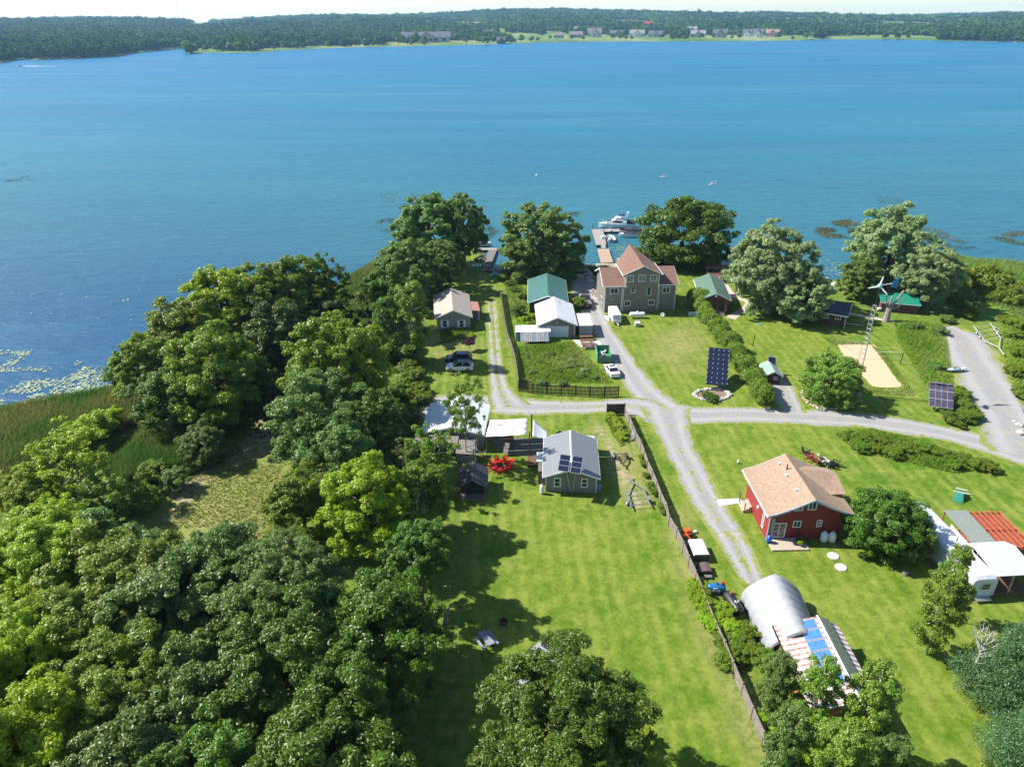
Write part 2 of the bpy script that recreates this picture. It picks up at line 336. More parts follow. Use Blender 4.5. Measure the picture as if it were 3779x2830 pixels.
me.vertices.foreach_set('co', np.stack([np.sin(Aa)*Dm, np.cos(Aa)*Dm, Zf], -1).ravel()); me.update()
fm = bpy.data.materials.new('far_fields'); t = NT(fm); v = t.pos(); mpv = t.new('ShaderNodeMapping', _Vector=v, _Scale=(1, .35, 1)).outputs[0]
c = t.ramp(t.noise(mpv, .006, 4, .6), [(.35, (.05, .11, .02)), (.5, (.13, .20, .05)), (.6, (.24, .25, .11)), (.72, (.14, .21, .06))]); c = t.mix(t.mapr(t.noise(v, .06, 4, .7), .4, .7, 0, .5), c, (.07, .12, .03))
t.col(c); t.b.inputs['Roughness'].default_value = .9; t.b.inputs['Specular IOR Level'].default_value = .1
link('far_land', me, fm, kind='structure')
def far_pt(px, py):
    """far ground point seen at a photo pixel (march along the ray)"""
    r = ray('X', px, py); a = math.atan2(r[0], r[1]); h = math.hypot(r[0], r[1]); d0 = float(fshore(a))
    for d in np.concatenate([np.arange(d0+2, d0+500, 4), np.arange(d0+500, 6500, 25)]):
        if HC+r[2]*d/h <= float(fz(a, d)): return a, float(d), float(fz(a, d))
    return a, d0+4000, float(fz(a, d0+4000))
# open fields and shore lawns where no wood grows (photo ellipses cx, cy, rx, ry)
FLD = [(1916,131,85,7),(1675,163,110,6),(1725,89,90,7),(1462,103,45,3.5),(2145,104,75,8),(2080,140,90,13),(2308,109,22,5),(2467,95,38,6),(2203,137,30,9),(2370,148,55,7),(2700,146,170,5),(2900,146,150,4),(681,95,90,5),(790,95,70,5),(958,103,45,4),(1050,183,100,5),(860,193,90,3),(1180,175,90,4),(3250,138,210,7),(1950,150,60,9),(2250,150,60,9),(1450,164,30,8),(2450,146,70,6),(2600,140,60,8),(2800,140,70,6),(1820,112,60,6),(1330,168,60,3),(2040,120,40,3),(760,184,60,4),(2560,118,30,3),(1560,96,40,3),(2620,150,90,4)]
def in_field(px, py):
    m = np.zeros(px.shape, bool)
    for cx, cy_, rx, ry in FLD: m |= ((px-cx)/rx)**2+((py-cy_)/ry)**2 < 1
    return m
def ico(sub):
    bm = bmesh.new(); bmesh.ops.create_icosphere(bm, subdivisions=sub, radius=1); bm.verts.index_update()
    v = np.array([x.co[:] for x in bm.verts]); f = np.array([[q.index for q in p.verts] for p in bm.faces]); bm.free(); return v, f
def mass_mesh(name, cen, rad, hgt, tones, seed=3, nf=44):
    """wood of many crowns: a rough core plus loose leafy flakes over each crown"""
    q = np.random.RandomState(seed); v0, f0 = ico(1); n = len(cen); k = len(v0); S3 = np.stack([rad, rad, hgt], -1)
    V = cen[:, None]+v0[None]*S3[:, None]*.86*(1+.12*q.randn(n, k, 1)); Fa = (f0[None]+np.arange(n)[:, None, None]*k).reshape(-1, 3)
    z = q.uniform(-.25, 1, (n, nf)); a = q.rand(n, nf)*2*pi; r = np.sqrt(1-z*z); D = np.stack([r*np.cos(a), r*np.sin(a), z], -1)
    lob = 1+.16*np.sin(D[..., 0]*5+q.rand(n, 1)*6)*np.cos(D[..., 1]*5+q.rand(n, 1)*6); C = cen[:, None]+D*S3[:, None]*(lob*(.92+.2*q.rand(n, nf)))[..., None]
    N_ = D+np.array([0, 0, .5])+q.randn(n, nf, 3)*.45; N_ /= np.linalg.norm(N_, axis=2, keepdims=True); T_ = q.randn(n, nf, 3); T_ -= (T_*N_).sum(2, keepdims=True)*N_; T_ /= np.linalg.norm(T_, axis=2, keepdims=True); B_ = np.cross(N_, T_)
    s = (rad[:, None]*.30*(.6+.8*q.rand(n, nf)))[..., None]; Vf = np.stack([C+T_*s, C-T_*s*.5+B_*s*.8, C-T_*s*.6-B_*s*.8], 2).reshape(-1, 3)
    Va = np.vstack([V.reshape(-1, 3), Vf]); Fa = np.vstack([Fa, np.arange(len(Vf)).reshape(-1, 3)+n*k])
    me = bpy.data.meshes.new(name); me.vertices.add(len(Va)); me.vertices.foreach_set('co', Va.ravel()); me.loops.add(Fa.size); me.loops.foreach_set('vertex_index', Fa.ravel().astype(np.int32))
    me.polygons.add(len(Fa)); me.polygons.foreach_set('loop_start', np.arange(len(Fa))*3); me.update()
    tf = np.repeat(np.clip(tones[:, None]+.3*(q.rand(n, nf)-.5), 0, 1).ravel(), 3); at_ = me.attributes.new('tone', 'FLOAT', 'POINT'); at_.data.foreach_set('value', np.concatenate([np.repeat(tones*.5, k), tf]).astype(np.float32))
    return me
pts = []; d = 1000.
q = np.random.RandomState(11)
while d < 5600:
    s = 9.6*(d/1500)**1.2; aas = np.arange(-.82, .82, s/d); aas = aas+(q.rand(len(aas))-.5)*s/d*1.1; ds = d+(q.rand(len(aas))-.5)*s*1.6
    ok = ds > fshore(aas)+7
    pts.append(np.stack([aas[ok], ds[ok]], -1)); d += s*.92
pts = np.vstack(pts); zz = fz(pts[:, 0], pts[:, 1]); XY = np.stack([np.sin(pts[:, 0])*pts[:, 1], np.cos(pts[:, 0])*pts[:, 1], zz], -1)
pxs, pys = proj(XY); keep = ~in_field(pxs, pys); sc_ = 1600/pts[:, 1]
for f_ in (.4, .8): keep &= ~(in_field(pxs, pys-17*sc_*f_) & (pts[:, 1] > 1300))
shore_d = pts[:, 1]-fshore(pts[:, 0])
# settled shore between the woods: thin the trees so houses and lawns show
village = (pxs > 1960) & (pxs < 3000) & (shore_d < 330); keep &= ~(village & (q.rand(len(pxs)) < .95)); keep &= ~((pxs > 1960) & (pxs < 2900) & (shore_d < 620) & (q.rand(len(pxs)) < .45))
est = (pxs > 1480) & (pxs < 1960) & (shore_d < 300); keep &= ~(est & (q.rand(len(pxs)) < .86))
est = (pxs > 1000) & (pxs < 1480) & (shore_d < 40); keep &= ~(est & (q.rand(len(pxs)) < .6))
gap = vnoise(XY[:, 0], XY[:, 1], 260, 5) > .72; keep &= ~(gap & (shore_d > 500) & (pxs > 700))
near_peninsula = (pxs > 700) & (pxs < 1000) & (shore_d < 25); keep &= ~(near_peninsula & (q.rand(len(pxs)) < .5))
XY, pts = XY[keep], pts[keep]; pxs = pxs[keep]
sp = 9.6*(pts[:, 1]/1500)**1.2; rad = np.maximum(sp, 8)*(.42+.38*q.rand(len(sp))); hg = np.minimum(rad, 7.5)*(.72+.5*q.rand(len(sp)))+.9*(pxs < 700); big = q.rand(len(sp)) < .1; hg[big] *= 1.35
con = (q.rand(len(sp)) < .2)*(vnoise(XY[:, 0], XY[:, 1], 400, 9) > .4); rad[con] *= .6; hg[con] *= 1.25
cen = XY.copy(); cen[:, 2] += hg*1.02
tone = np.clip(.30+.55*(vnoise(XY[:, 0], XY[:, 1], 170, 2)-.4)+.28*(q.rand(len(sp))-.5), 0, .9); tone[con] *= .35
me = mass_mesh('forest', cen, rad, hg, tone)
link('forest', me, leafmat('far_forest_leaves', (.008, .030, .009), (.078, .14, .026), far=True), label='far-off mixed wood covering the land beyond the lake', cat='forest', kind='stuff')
print('forest trees', len(sp))
# haze: one closed box of thin even air round camera and scene
hm = bpy.data.materials.new('haze_air'); t = NT(hm); t.n.remove(t.b); pv = t.new('ShaderNodeVolumePrincipled', _Density=7.0e-5, _Anisotropy=.2); pv.inputs['Color'].default_value = (.42, .72, 1, 1)
t.l.new(pv.outputs[0], t.o.inputs['Volume'])
MB().box(-8800, 8800, -380, 8900, -4, 135).build('haze', hm, kind='stuff', label='thin bluish summer haze over the lake and land', cat='haze')
# ------------------------------------------------------------------ foliage
def leaves_mesh(name, P_, N_, size, tone, aspect=1.9, seed=0, droop=0., fold=.25):
    """numpy leaf cards: kite of two triangles, each leaf at P facing roughly N"""
    q = np.random.RandomState(seed); n = len(P_); N_ = N_/np.linalg.norm(N_, axis=1, keepdims=True)
    t = q.randn(n, 3); t[:, 2] -= droop; t -= (t*N_).sum(1, keepdims=True)*N_; t /= np.linalg.norm(t, axis=1, keepdims=True)+1e-9; b = np.cross(N_, t)
    s = size[:, None]*.5; V = np.stack([P_-t*s*aspect, P_+b*s+N_*s*fold, P_+t*s*aspect, P_-b*s+N_*s*fold], 1).reshape(-1, 3)
    i = np.arange(n)*4; Fa = np.stack([i, i+1, i+2, i, i+2, i+3], -1).reshape(-1, 3)
    me = bpy.data.meshes.new(name); me.vertices.add(4*n); me.vertices.foreach_set('co', V.ravel()); me.loops.add(Fa.size); me.loops.foreach_set('vertex_index', Fa.ravel().astype(np.int32))
    me.polygons.add(len(Fa)); me.polygons.foreach_set('loop_start', np.arange(len(Fa))*3); me.update()
    a = me.attributes.new('tone', 'FLOAT', 'POINT'); a.data.foreach_set('value', np.repeat(tone, 4).astype(np.float32)); return me
def sphere_dirs(q, n, zmin=-1.):
    z = q.uniform(zmin, 1, n); a = q.rand(n)*2*pi; r = np.sqrt(1-z*z); return np.stack([r*np.cos(a), r*np.sin(a), z], -1)
def crown(name, seed, lobes=46, per=210, leaf=.075, lr=(.20, .34), shape='round', ragged=.12, aspect=1.6, droop=0., flat=1., fill=.5, zmin=-.75):
    """unit crown (radius about 1, centred at 0): lobes of leaves scattered over and inside an envelope"""
    q = np.random.RandomState(seed); D = sphere_dirs(q, lobes, zmin); k = np.maximum(fill, q.rand(lobes)**.4)
    if shape == 'cone':
        z = q.rand(lobes)**1.25; r = (1-z)*.95*np.maximum(.45, q.rand(lobes)**.4)+.04; a = q.rand(lobes)*2*pi; C = np.stack([r*np.cos(a), r*np.sin(a), z*2.2-1.1], -1); LR = .12+.2*(1-z)
    elif shape == 'column':
        z = q.rand(lobes)*2-1; r = .62*np.sqrt(np.clip(1-(z*.93)**2, 0, 1))*(.4+.6*q.rand(lobes)); a = q.rand(lobes)*2*pi; C = np.stack([r*np.cos(a), r*np.sin(a), z], -1); LR = q.uniform(*lr, lobes)
    else:
        C = D*(k*(1-lr[0]))[:, None]; C += q.randn(lobes, 3)*ragged; LR = q.uniform(*lr, lobes)
        low = C[:, 2] < 0; C[low, :2] *= 1.04
    C[:, 2] *= flat; Ps, Ns, Ts = [], [], []
    lt = q.rand(lobes); nsub = 7; per_s = per/nsub
    for c, r, l in zip(C, LR, lt):
        D2 = sphere_dirs(q, nsub, -.5); S = c+D2*(r*q.uniform(.45, 1.0, nsub))[:, None]*np.array([1.15, 1.15, .85]); sr = r*q.uniform(.34, .62, nsub)
        for s_, r2, l2 in zip(S, sr, q.rand(nsub)):
            m = int(per_s*(r/np.mean(LR))**2*(r2/(.48*r))**2)+3; d = sphere_dirs(q, m, -.8); rr = r2*(.35+.75*q.rand(m)**.5); st = q.uniform(.8, 1.25, 3)*np.array([1.1, 1.1, .85])
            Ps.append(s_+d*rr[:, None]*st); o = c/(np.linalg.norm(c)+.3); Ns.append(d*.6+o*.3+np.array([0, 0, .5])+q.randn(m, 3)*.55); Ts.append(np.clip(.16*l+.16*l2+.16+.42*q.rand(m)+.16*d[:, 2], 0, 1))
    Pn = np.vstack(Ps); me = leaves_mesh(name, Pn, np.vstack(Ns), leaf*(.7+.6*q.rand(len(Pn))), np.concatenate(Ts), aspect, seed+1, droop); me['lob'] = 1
    return me, C, LR
def trunk_mesh(name, C, seed, r=.055, base=-1.9, limbs=12, lean=.05, up=.25):
    """tapered trunk with limbs reaching the crown lobes (unit crown space)"""
    q = random.Random(seed); mb = MB(); top = up; xs = [0, q.uniform(-lean, lean), q.uniform(-lean, lean), q.uniform(-lean, lean)]
    pts = [Vector((xs[i], xs[i]*.6*(-1)**i, base+(top-base)*i/3)) for i in range(4)]; mb.tube(pts, [r*1.35, r, r*.72, r*.35], 8)
    idx = sorted(range(len(C)), key=lambda i: q.random())[:limbs]
    for i in idx:
        c = Vector(C[i]); h = q.uniform(.45, .95); s = pts[0].lerp(pts[3], h); k = s.lerp(c, .5)+Vector((0, 0, -.06)); mb.tube([s, k, s.lerp(c, .95)], [r*.42, r*.26, r*.09], 5)
    me = bpy.data.meshes.new(name); me.from_pydata(mb.v, [], mb.f); me.polygons.foreach_set('use_smooth', [True]*len(me.polygons)); me.update(); return me
bark = lambda: mat('bark', (.13, .105, .08), .9, var=.3, scale=5, bump=.4, spec=.1)
barkp = lambda: mat('pale_bark', (.42, .40, .36), .85, var=.3, scale=6, c2=(.12, .11, .10), t0=.6, t1=.66, spec=.1)
VAR = {}
def variant(kind, i, **k):
    tk = {a: k.pop(a) for a in list(k) if a.startswith('t_')}
    me, C, LR = crown(f'{kind}_crown', hash_(kind)+i*17, **k); tm = trunk_mesh(f'{kind}_trunk', C, i+5, **{a[2:]: v for a, v in tk.items()}); VAR.setdefault(kind, []).append((me, tm))
def hash_(s): return sum(ord(c)*(j+3) for j, c in enumerate(s)) % 9973
for i in range(3): variant('broad', i, lobes=150, per=520, leaf=.025, lr=(.09, .19), ragged=.09, zmin=-.8, aspect=1.9, fill=.6)
for i in range(2): variant('dense', i, lobes=150, per=560, leaf=.024, lr=(.11, .19), ragged=.05, zmin=-.95, aspect=1.9, fill=.7, t_base=-1.35)
for i in range(3): variant('willow', i, lobes=230, per=430, leaf=.019, lr=(.08, .14), ragged=.055, aspect=3.0, droop=.6, zmin=-.98, fill=.65, t_base=-1.3, t_r=.07)
for i in range(2): variant('loose', i, lobes=80, per=200, leaf=.032, lr=(.09, .17), ragged=.16, fill=.35, zmin=-.9, t_base=-1.6, t_r=.035, t_limbs=30)
for i in range(2): variant('aspen', i, lobes=100, per=300, leaf=.028, lr=(.09, .17), shape='column', t_base=-1.5, t_r=.026, t_limbs=30, t_up=.9)
for i in range(2): variant('bush', i, lobes=44, per=600, leaf=.045, lr=(.20, .32), ragged=.1, zmin=-.35, flat=.8, t_base=-.75, t_r=.04)
for i in range(1): variant('spruce', i, lobes=300, per=420, leaf=.015, shape='cone', aspect=3.2, t_base=-1.25, t_r=.04, t_up=.95, t_limbs=20)
for i in range(2): variant('giant', i, lobes=260, per=480, leaf=.017, lr=(.07, .15), ragged=.06, zmin=-.8, aspect=2.1, fill=.6, t_base=-1.5, t_limbs=24)
for i in range(2): variant('small', i, lobes=16, per=26, leaf=.24, lr=(.3, .45), ragged=.1, zmin=-.6, t_base=-1.25)
LM = dict(
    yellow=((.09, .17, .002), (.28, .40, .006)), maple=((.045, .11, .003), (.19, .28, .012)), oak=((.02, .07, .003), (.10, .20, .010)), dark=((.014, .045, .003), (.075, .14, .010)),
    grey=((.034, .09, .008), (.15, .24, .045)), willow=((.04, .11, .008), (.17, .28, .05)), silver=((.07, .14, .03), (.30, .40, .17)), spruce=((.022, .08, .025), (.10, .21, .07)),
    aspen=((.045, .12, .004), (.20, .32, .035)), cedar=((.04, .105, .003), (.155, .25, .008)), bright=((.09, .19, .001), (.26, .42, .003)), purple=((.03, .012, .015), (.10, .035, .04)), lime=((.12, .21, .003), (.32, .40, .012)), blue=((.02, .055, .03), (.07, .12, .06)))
def LMm(c): return leafmat('leaves_'+c, *LM[c])
TM = {}
def tree(kind, colr, x, y, zc, rad, label, cat='tree', name=None, group=None, sq=1., zb=0., pale=False, trunk=True, rz=None, oval=1.):
    """crown centre height zc, crown radius rad; meshes are shared between trees"""
    vs = VAR[kind]; cme, tme = vs[rnd.randrange(len(vs))]; key = (cme.name, colr, pale)
    if key not in TM:
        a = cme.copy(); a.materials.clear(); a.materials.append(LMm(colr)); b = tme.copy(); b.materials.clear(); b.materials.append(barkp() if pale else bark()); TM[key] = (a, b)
    a, b = TM[key]; nm = name or {'tree': 'broadleaf_tree', 'bush': 'bush', 'willow': 'willow_tree'}.get(cat, cat.replace(' ', '_'))
    r = thing(nm, label, cat, (x, y, zc), rnd.uniform(0, 6.28) if rz is None else rz, group)
    co_ = link('foliage' if cat in ('bush', 'shrub') else 'crown', a, None, r); co_.scale = (rad, rad*oval, rad*sq)
    if trunk:
        to = link('stem' if cat in ('bush', 'shrub') else 'trunk', b, None, r); lowest = min(v.co.z for v in b.vertices) if 'lo' not in b else b['lo']; b['lo'] = lowest
        to.scale = (rad, rad*oval, (zc-zb+.15)/(-lowest))
    return r
def tpx(kind, colr, x, y, rpx, zc, label, k='W', cat='tree', sqx=None, **kw):
    """tree whose crown centre is seen at photo point, radius rpx photo-display pixels"""
    p = P(k, x, y, zc); w = (np.array(p)-CAM)@FW; s = ZM[k][2]; rad = 1.12*rpx/s*w/F_
    zb = kw.pop('zb', float(land_z(p.x, p.y))); return tree(kind, colr, p.x, p.y, zc, rad, label, cat, sq=kw.pop('sq', sqx or 1.), zb=zb, **kw)
T = tpx
# tall belt along the left shore
T('broad','maple',300,800,62,7,'maple at the tip of the shore belt, leaning out over the lily pads')
T('broad','maple',395,735,80,8,'spreading maple behind the marsh, its crown edge against the water')
T('broad','yellow',480,672,82,9,'tall yellow-green maple of the shore belt with the brightest top')
T('broad','maple',565,650,72,9,'maple with bare grey limbs showing, mid shore belt')
T('broad','maple',645,628,66,8.5,'rounded maple in the shore belt beside the slender dark tree')
T('loose','oak',712,622,44,8.5,'slender dark tree with an open top at the inner end of the shore belt',sq=1.35)
T('broad','maple',470,815,98,8,'big maple in front of the shore belt, over the dark trunks')
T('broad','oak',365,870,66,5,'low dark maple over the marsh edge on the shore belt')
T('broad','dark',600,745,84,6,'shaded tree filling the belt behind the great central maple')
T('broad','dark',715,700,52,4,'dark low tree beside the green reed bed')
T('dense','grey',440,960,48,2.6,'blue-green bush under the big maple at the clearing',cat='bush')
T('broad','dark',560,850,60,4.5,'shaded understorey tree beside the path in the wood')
# the great central maples
T('broad','maple',725,790,98,9,'great maple with pale seed-hung top beside the tan cottage wood',sq=1.15)
T('dense','grey',690,900,98,8,'great grey-green maple lower half of the central clump')
T('dense','grey',730,985,88,6,'round grey-green maple above the clearing, lit on its left side')
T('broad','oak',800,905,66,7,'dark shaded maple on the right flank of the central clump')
# willows and trees at the point
T('willow','willow',925,500,72,9,'tall willow at the tip of the point')
T('willow','willow',1000,490,50,9.5,'willow crown hanging over the small boathouse dock',sq=1.35)
T('willow','willow',880,590,68,6,'broad willow sloping to the reeds on the point')
T('willow','willow',950,570,50,6,'shaded willow behind the tan cottage')
T('broad','oak',838,655,56,6,'dark green ash beside the reed bed, left of the tan cottage',sq=1.2)
T('aspen','aspen',888,700,62,7,'tall birch with white trunk left of the parked cars',pale=True,sq=1.25,oval=1)
T('aspen','oak',838,715,52,5.5,'second birch with pale trunk standing behind the first',pale=True,sq=1.25)
T('willow','willow',1168,527,84,7.5,'round willow behind the green-roofed boathouse',sq=.98)
T('willow','willow',1222,562,38,4.5,'low willow branch mass on the water side of the round willow')
T('dense','oak',1478,512,94,6,'large dark green maple behind the tall brown-roofed house',sq=.95,name='maple_tree')
T('willow','silver',1672,585,92,8,'silvery willow between the brown cottage and the dark cabin',sq=1.02)
T('willow','silver',1735,640,56,5,'low hanging side of silver willow over the dark cabin roof')
T('willow','silver',1925,540,84,8.5,'tallest silver willow behind the wind turbine',sq=1.05)
T('willow','silver',2010,590,58,7,'wind-blown silver willow nearest the marsh on the right')
T('willow','willow',1860,600,42,4.5,'low green willow in front of the tallest silver one, by the rocks')
T('bush','maple',2150,610,48,2.2,'wide bright bush in the marsh right of the silver willows',cat='bush')
T('bush','oak',2080,655,30,2,'dark bush at the head of the gravel spur',cat='bush')
T('bush','maple',2205,640,34,2,'bush at the right edge of the marsh beside the wide one',cat='bush')
# lone trees round the lawns
T('dense','aspen',1797,822,62,3.2,'small apple tree ringed with stones on the lawn by the sand court',name='apple_tree')
T('dense','oak',1912,1130,78,3.4,'rounded dark green tree beside the red house',name='lilac_tree',sq=.95)
T('dense','oak',1958,1158,52,2.8,'lower half of the rounded thicket, beside the white mobile home',cat='bush')
T('aspen','aspen',2035,1318,66,5.4,'young poplar on the lawn in front of the white mobile home',name='poplar_tree',sq=1.35,pale=True)
T('aspen','aspen',2065,1230,40,6.2,'slim poplar overlapping the long side of the mobile home',name='poplar_tree',sq=1.3,pale=True)
T('spruce','spruce',2235,1415,94,6.2,'large blue-green spruce at the right edge of the lawn',name='spruce_tree',sq=1.1)
T('spruce','spruce',2290,1590,100,6,'second spruce below the large one, cut by the frame corner',name='spruce_tree',sq=1.1)
T('loose','aspen',1004,885,40,8.0,'tall slender birch in front of the blue-white roofed shed',pale=True,sq=1.6)
T('loose','aspen',930,985,56,5,'scrubby half-dead birch over the weathered lean-to',pale=True)
T('loose','grey',868,1010,46,4,'thin scrubby tree left of the weathered lean-to',pale=True)
T('bush','purple',1014,739,12,1.6,'small purple-leaved tree on the lawn of the tan cottage',name='plum_tree',cat='tree')
T('bush','lime',917,655,14,1.5,'small yellow-green shrub beside the deck of the tan cottage',cat='shrub')
T('bush','maple',1175,585,20,1.2,'shrub on the rocks under the round willow',cat='bush')
# front and bottom right
T('giant','oak',1222,1560,166,8.5,'great ash in the foreground hiding the trailer',name='ash_tree',sq=.95,rz=.6)
T('aspen','grey',1680,1480,58,5.5,'dark aspen beside the fence, in front of the striped roof shed',sq=1.3)
T('aspen','aspen',1765,1500,66,6.5,'pale aspen overlapping the solar panels of the striped roof shed',pale=True,sq=1.3)
T('aspen','aspen',1880,1530,84,6.5,'broad pale aspen at the right end of the striped roof shed',pale=True,sq=1.2)
T('aspen','grey',1700,1610,74,5,'lower grey-green aspen along the fence at the bottom edge',sq=1.2)
T('aspen','aspen',1810,1640,88,5.5,'aspen in the lower right clump with yellow undergrowth below',pale=True)
T('aspen','grey',1925,1640,60,4.5,'aspen at the right side of the lower right clump')
# left of the middle
T('broad','bright',800,1095,98,6.5,'bright yellow-green maple in the middle of the wood edge',name='maple_tree')
T('broad','maple',650,1095,76,5,'green maple at the right side of the sandy clearing')
T('broad','cedar',905,1060,62,6,'green tree between the bright maple and the dark open shed')
T('broad','oak',905,1190,66,7,'dark ash drooping over the lawn edge below the open shed')
T('loose','yellow',145,1000,78,6,'lone crooked yellow-green tree with bare limbs at the marsh edge',sq=.9)
T('bush','yellow',215,915,42,2.5,'yellow-green vine-covered bush at the marsh edge',cat='bush')
T('bush','bright',160,935,30,2,'small bright bush in front of the brown reeds',cat='bush')
T('broad','yellow',70,1075,66,4,'yellow-green tree at the left edge below the crooked tree')
T('loose','aspen',215,1080,64,3.4,'twiggy pale tree below the crooked tree')
T('bush','grey',380,1035,30,1.5,'low green bush left of the sandy path',cat='bush')
T('bush','maple',330,1020,30,1.5,'thicket bush behind the fallen branches',cat='bush')
T('bush','cedar',300,1075,36,1.6,'bright low bush beside the fallen branches',cat='bush')
T('bush','maple',1440,1500,16,1,'bush beside the trailer at the tree line',cat='bush') if 0 else None
# the closed wood, lower left: one tree per crown
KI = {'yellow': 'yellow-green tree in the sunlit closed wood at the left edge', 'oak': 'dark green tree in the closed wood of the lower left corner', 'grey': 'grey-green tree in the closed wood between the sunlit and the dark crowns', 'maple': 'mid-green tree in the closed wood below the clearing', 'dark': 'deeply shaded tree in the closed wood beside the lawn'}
canopy = wpoly([(-260,1130),(60,1130),(250,1140),(330,1225),(480,1245),(620,1235),(720,1225),(800,1240),(845,1300),(860,1400),(860,1500),(870,1640),(880,1900),(-600,1900),(-400,1400)], z=7)
q = random.Random(21); cand = []
y = canopy[:, 1].min()+2
while y < canopy[:, 1].max():
    x = canopy[:, 0].min()-2+q.uniform(0, 4)
    while x < canopy[:, 0].max():
        a, b = x+q.uniform(-1.6, 1.6), y+q.uniform(-1.5, 1.5)
        if inside(np.array([a]), np.array([b]), canopy)[0]: cand.append((a, b))
        x += 6.2
    y += 5.6
nclo = 0
for a, b in cand:
    zc = 6.6+q.uniform(-1.2, 1.6); px, py = proj((a, b, zc)); 
    if not (-650 < px < 1950 and py < 3250): continue
    wx = px/1.7084+q.uniform(-90, 90); wy = py/1.7084
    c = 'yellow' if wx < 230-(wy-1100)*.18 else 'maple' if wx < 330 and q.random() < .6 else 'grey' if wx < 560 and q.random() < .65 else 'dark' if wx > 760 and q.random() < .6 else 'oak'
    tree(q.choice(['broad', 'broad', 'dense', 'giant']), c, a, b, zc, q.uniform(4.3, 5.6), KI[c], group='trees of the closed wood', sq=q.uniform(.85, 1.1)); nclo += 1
print('canopy trees', nclo)
# ------------------------------------------------------------------ roads: gravel sheets with ragged, grass-grown edges
rm = bpy.data.materials.new('gravel'); t = NT(rm); v = t.pos(); lawn, fin = grass_nodes(t, v)
g1 = t.noise(v, 7, 5, .75); g2 = t.noise(v, .5, 4, .6); g3 = t.noise(v, 2.2, 4, .7)
c = t.ramp(g1, [(.3, (.13, .13, .135)), (.5, (.245, .245, .245)), (.7, (.38, .375, .37))]); c = t.mix(t.mapr(g2, .45, .7, 0, .6), c, (.34, .29, .225))
ac = t.attr('edge'); se = t.new('ShaderNodeSeparateColor', _0=ac.outputs['Color']).outputs
c = t.mix(t.math('MULTIPLY', se[1], .35), c, (.42, .415, .41))
gr = t.math('ADD', se[0], t.math('MULTIPLY', t.math('SUBTRACT', g3, .5), 2.2)); gr = t.math('ADD', gr, t.math('MULTIPLY', t.math('SUBTRACT', g2, .5), 1.6))
c = t.mix(t.mapr(gr, .47, .60), c, t.mix(.35, lawn, (.30, .29, .10))); t.col(c); t.b.inputs['Roughness'].default_value = .9; t.b.inputs['Specular IOR Level'].default_value = .15; t.bump(g1, .8, .05)
def smooth_line(pts, step):
    """Catmull-Rom through (x, y, width, grassiness) control points"""
    P_ = [np.array(p, float) for p in pts]; P_ = [2*P_[0]-P_[1]]+P_+[2*P_[-1]-P_[-2]]; out = []
    for i in range(1, len(P_)-2):
        n = max(2, int(np.linalg.norm((P_[i+1]-P_[i])[:2])/step))
        for k in range(n):
            u = k/n; a, b, c_, d_ = P_[i-1:i+3]; out.append(.5*((2*b)+(-a+c_)*u+(2*a-5*b+4*c_-d_)*u*u+(-a+3*b-3*c_+d_)*u**3))
    out.append(P_[-2]); return np.array(out)
def road(name, px, z, label=None, nx=15, k='W', centre=0., step=.45, m=None):
    """px: (x, y, width m, grassiness 0..1) photo points on the ground"""
    L = smooth_line([(*P(k, x, y)[:2], w_, g_) for x, y, w_, g_ in px], step); T_ = np.gradient(L[:, :2], axis=0); T_ /= np.linalg.norm(T_, axis=1, keepdims=True)+1e-9
    Nn = np.stack([-T_[:, 1], T_[:, 0]], -1); u = np.linspace(-1, 1, nx); q_ = np.random.RandomState(len(name)); V = []; E = []; jj = np.repeat(q_.rand(len(L)//5+2, 2), 5, 0)[:len(L)]; jj = .86+.28*(jj+np.roll(jj, 2, 0)+np.roll(jj, 4, 0))/3
    for i in range(len(L)):
        w_ = L[i, 2]/2; g_ = L[i, 3]; jl, jr = jj[i]
        for uu in u:
            x, y = L[i, :2]+Nn[i]*uu*w_*(jr if uu > 0 else jl); V.append((x, y, z)); e = min(1, max(0, (abs(uu)-.45)/.55))**1.6*.95+g_*.5+centre*max(0, 1-abs(uu)/.28)
            rut = math.exp(-((abs(uu)-.48)/.16)**2); E.append((e, rut, 0, 1))
    n = len(L); F = [(i*nx+j, i*nx+j+1, (i+1)*nx+j+1, (i+1)*nx+j) for i in range(n-1) for j in range(nx-1)]
    me = bpy.data.meshes.new(name); me.from_pydata(V, [], F); a = me.color_attributes.new('edge', 'FLOAT_COLOR', 'POINT'); a.data.foreach_set('color', np.array(E, np.float32).ravel()); me.update()
    o = link(name, me, m or rm, kind='structure'); return o
road('road', [(2420,1060,5.2,0),(2212,988,5.2,0),(2100,950,5,0),(2000,927,4.9,0),(1900,913,4.8,0),(1800,904,4.9,0),(1700,899,4.9,0),(1600,895,4.9,0),(1510,897,5.4,0),(1440,888,7.5,0),(1395,850,5.6,0),(1365,810,4.6,0),(1335,765,4.3,0),(1310,725,4.2,0),(1290,690,4.4,.05),(1275,660,5,0),(1265,630,6.5,0),(1262,612,6,.1),(1262,596,5,.3)], .012)
road('side_road', [(1440,905,6,.1),(1380,880,6.5,.05),(1300,878,4.5,.3),(1220,880,4.6,.35),(1150,879,5.2,.15),(1085,876,5.4,.15),(1020,868,4.6,.25),(950,872,6,.3),(900,880,8.5,.15),(872,890,9,.2)], .017, centre=.25)
road('farm_track', [(1440,880,7.5,0),(1452,930,5.2,0),(1475,985,4.4,.05),(1500,1030,4.3,.1),(1530,1085,4.2,.25),(1560,1135,4,.36),(1590,1180,3.6,.42),(1622,1245,2.6,.45),(1630,1262,1.5,.8)], .021, centre=.35)
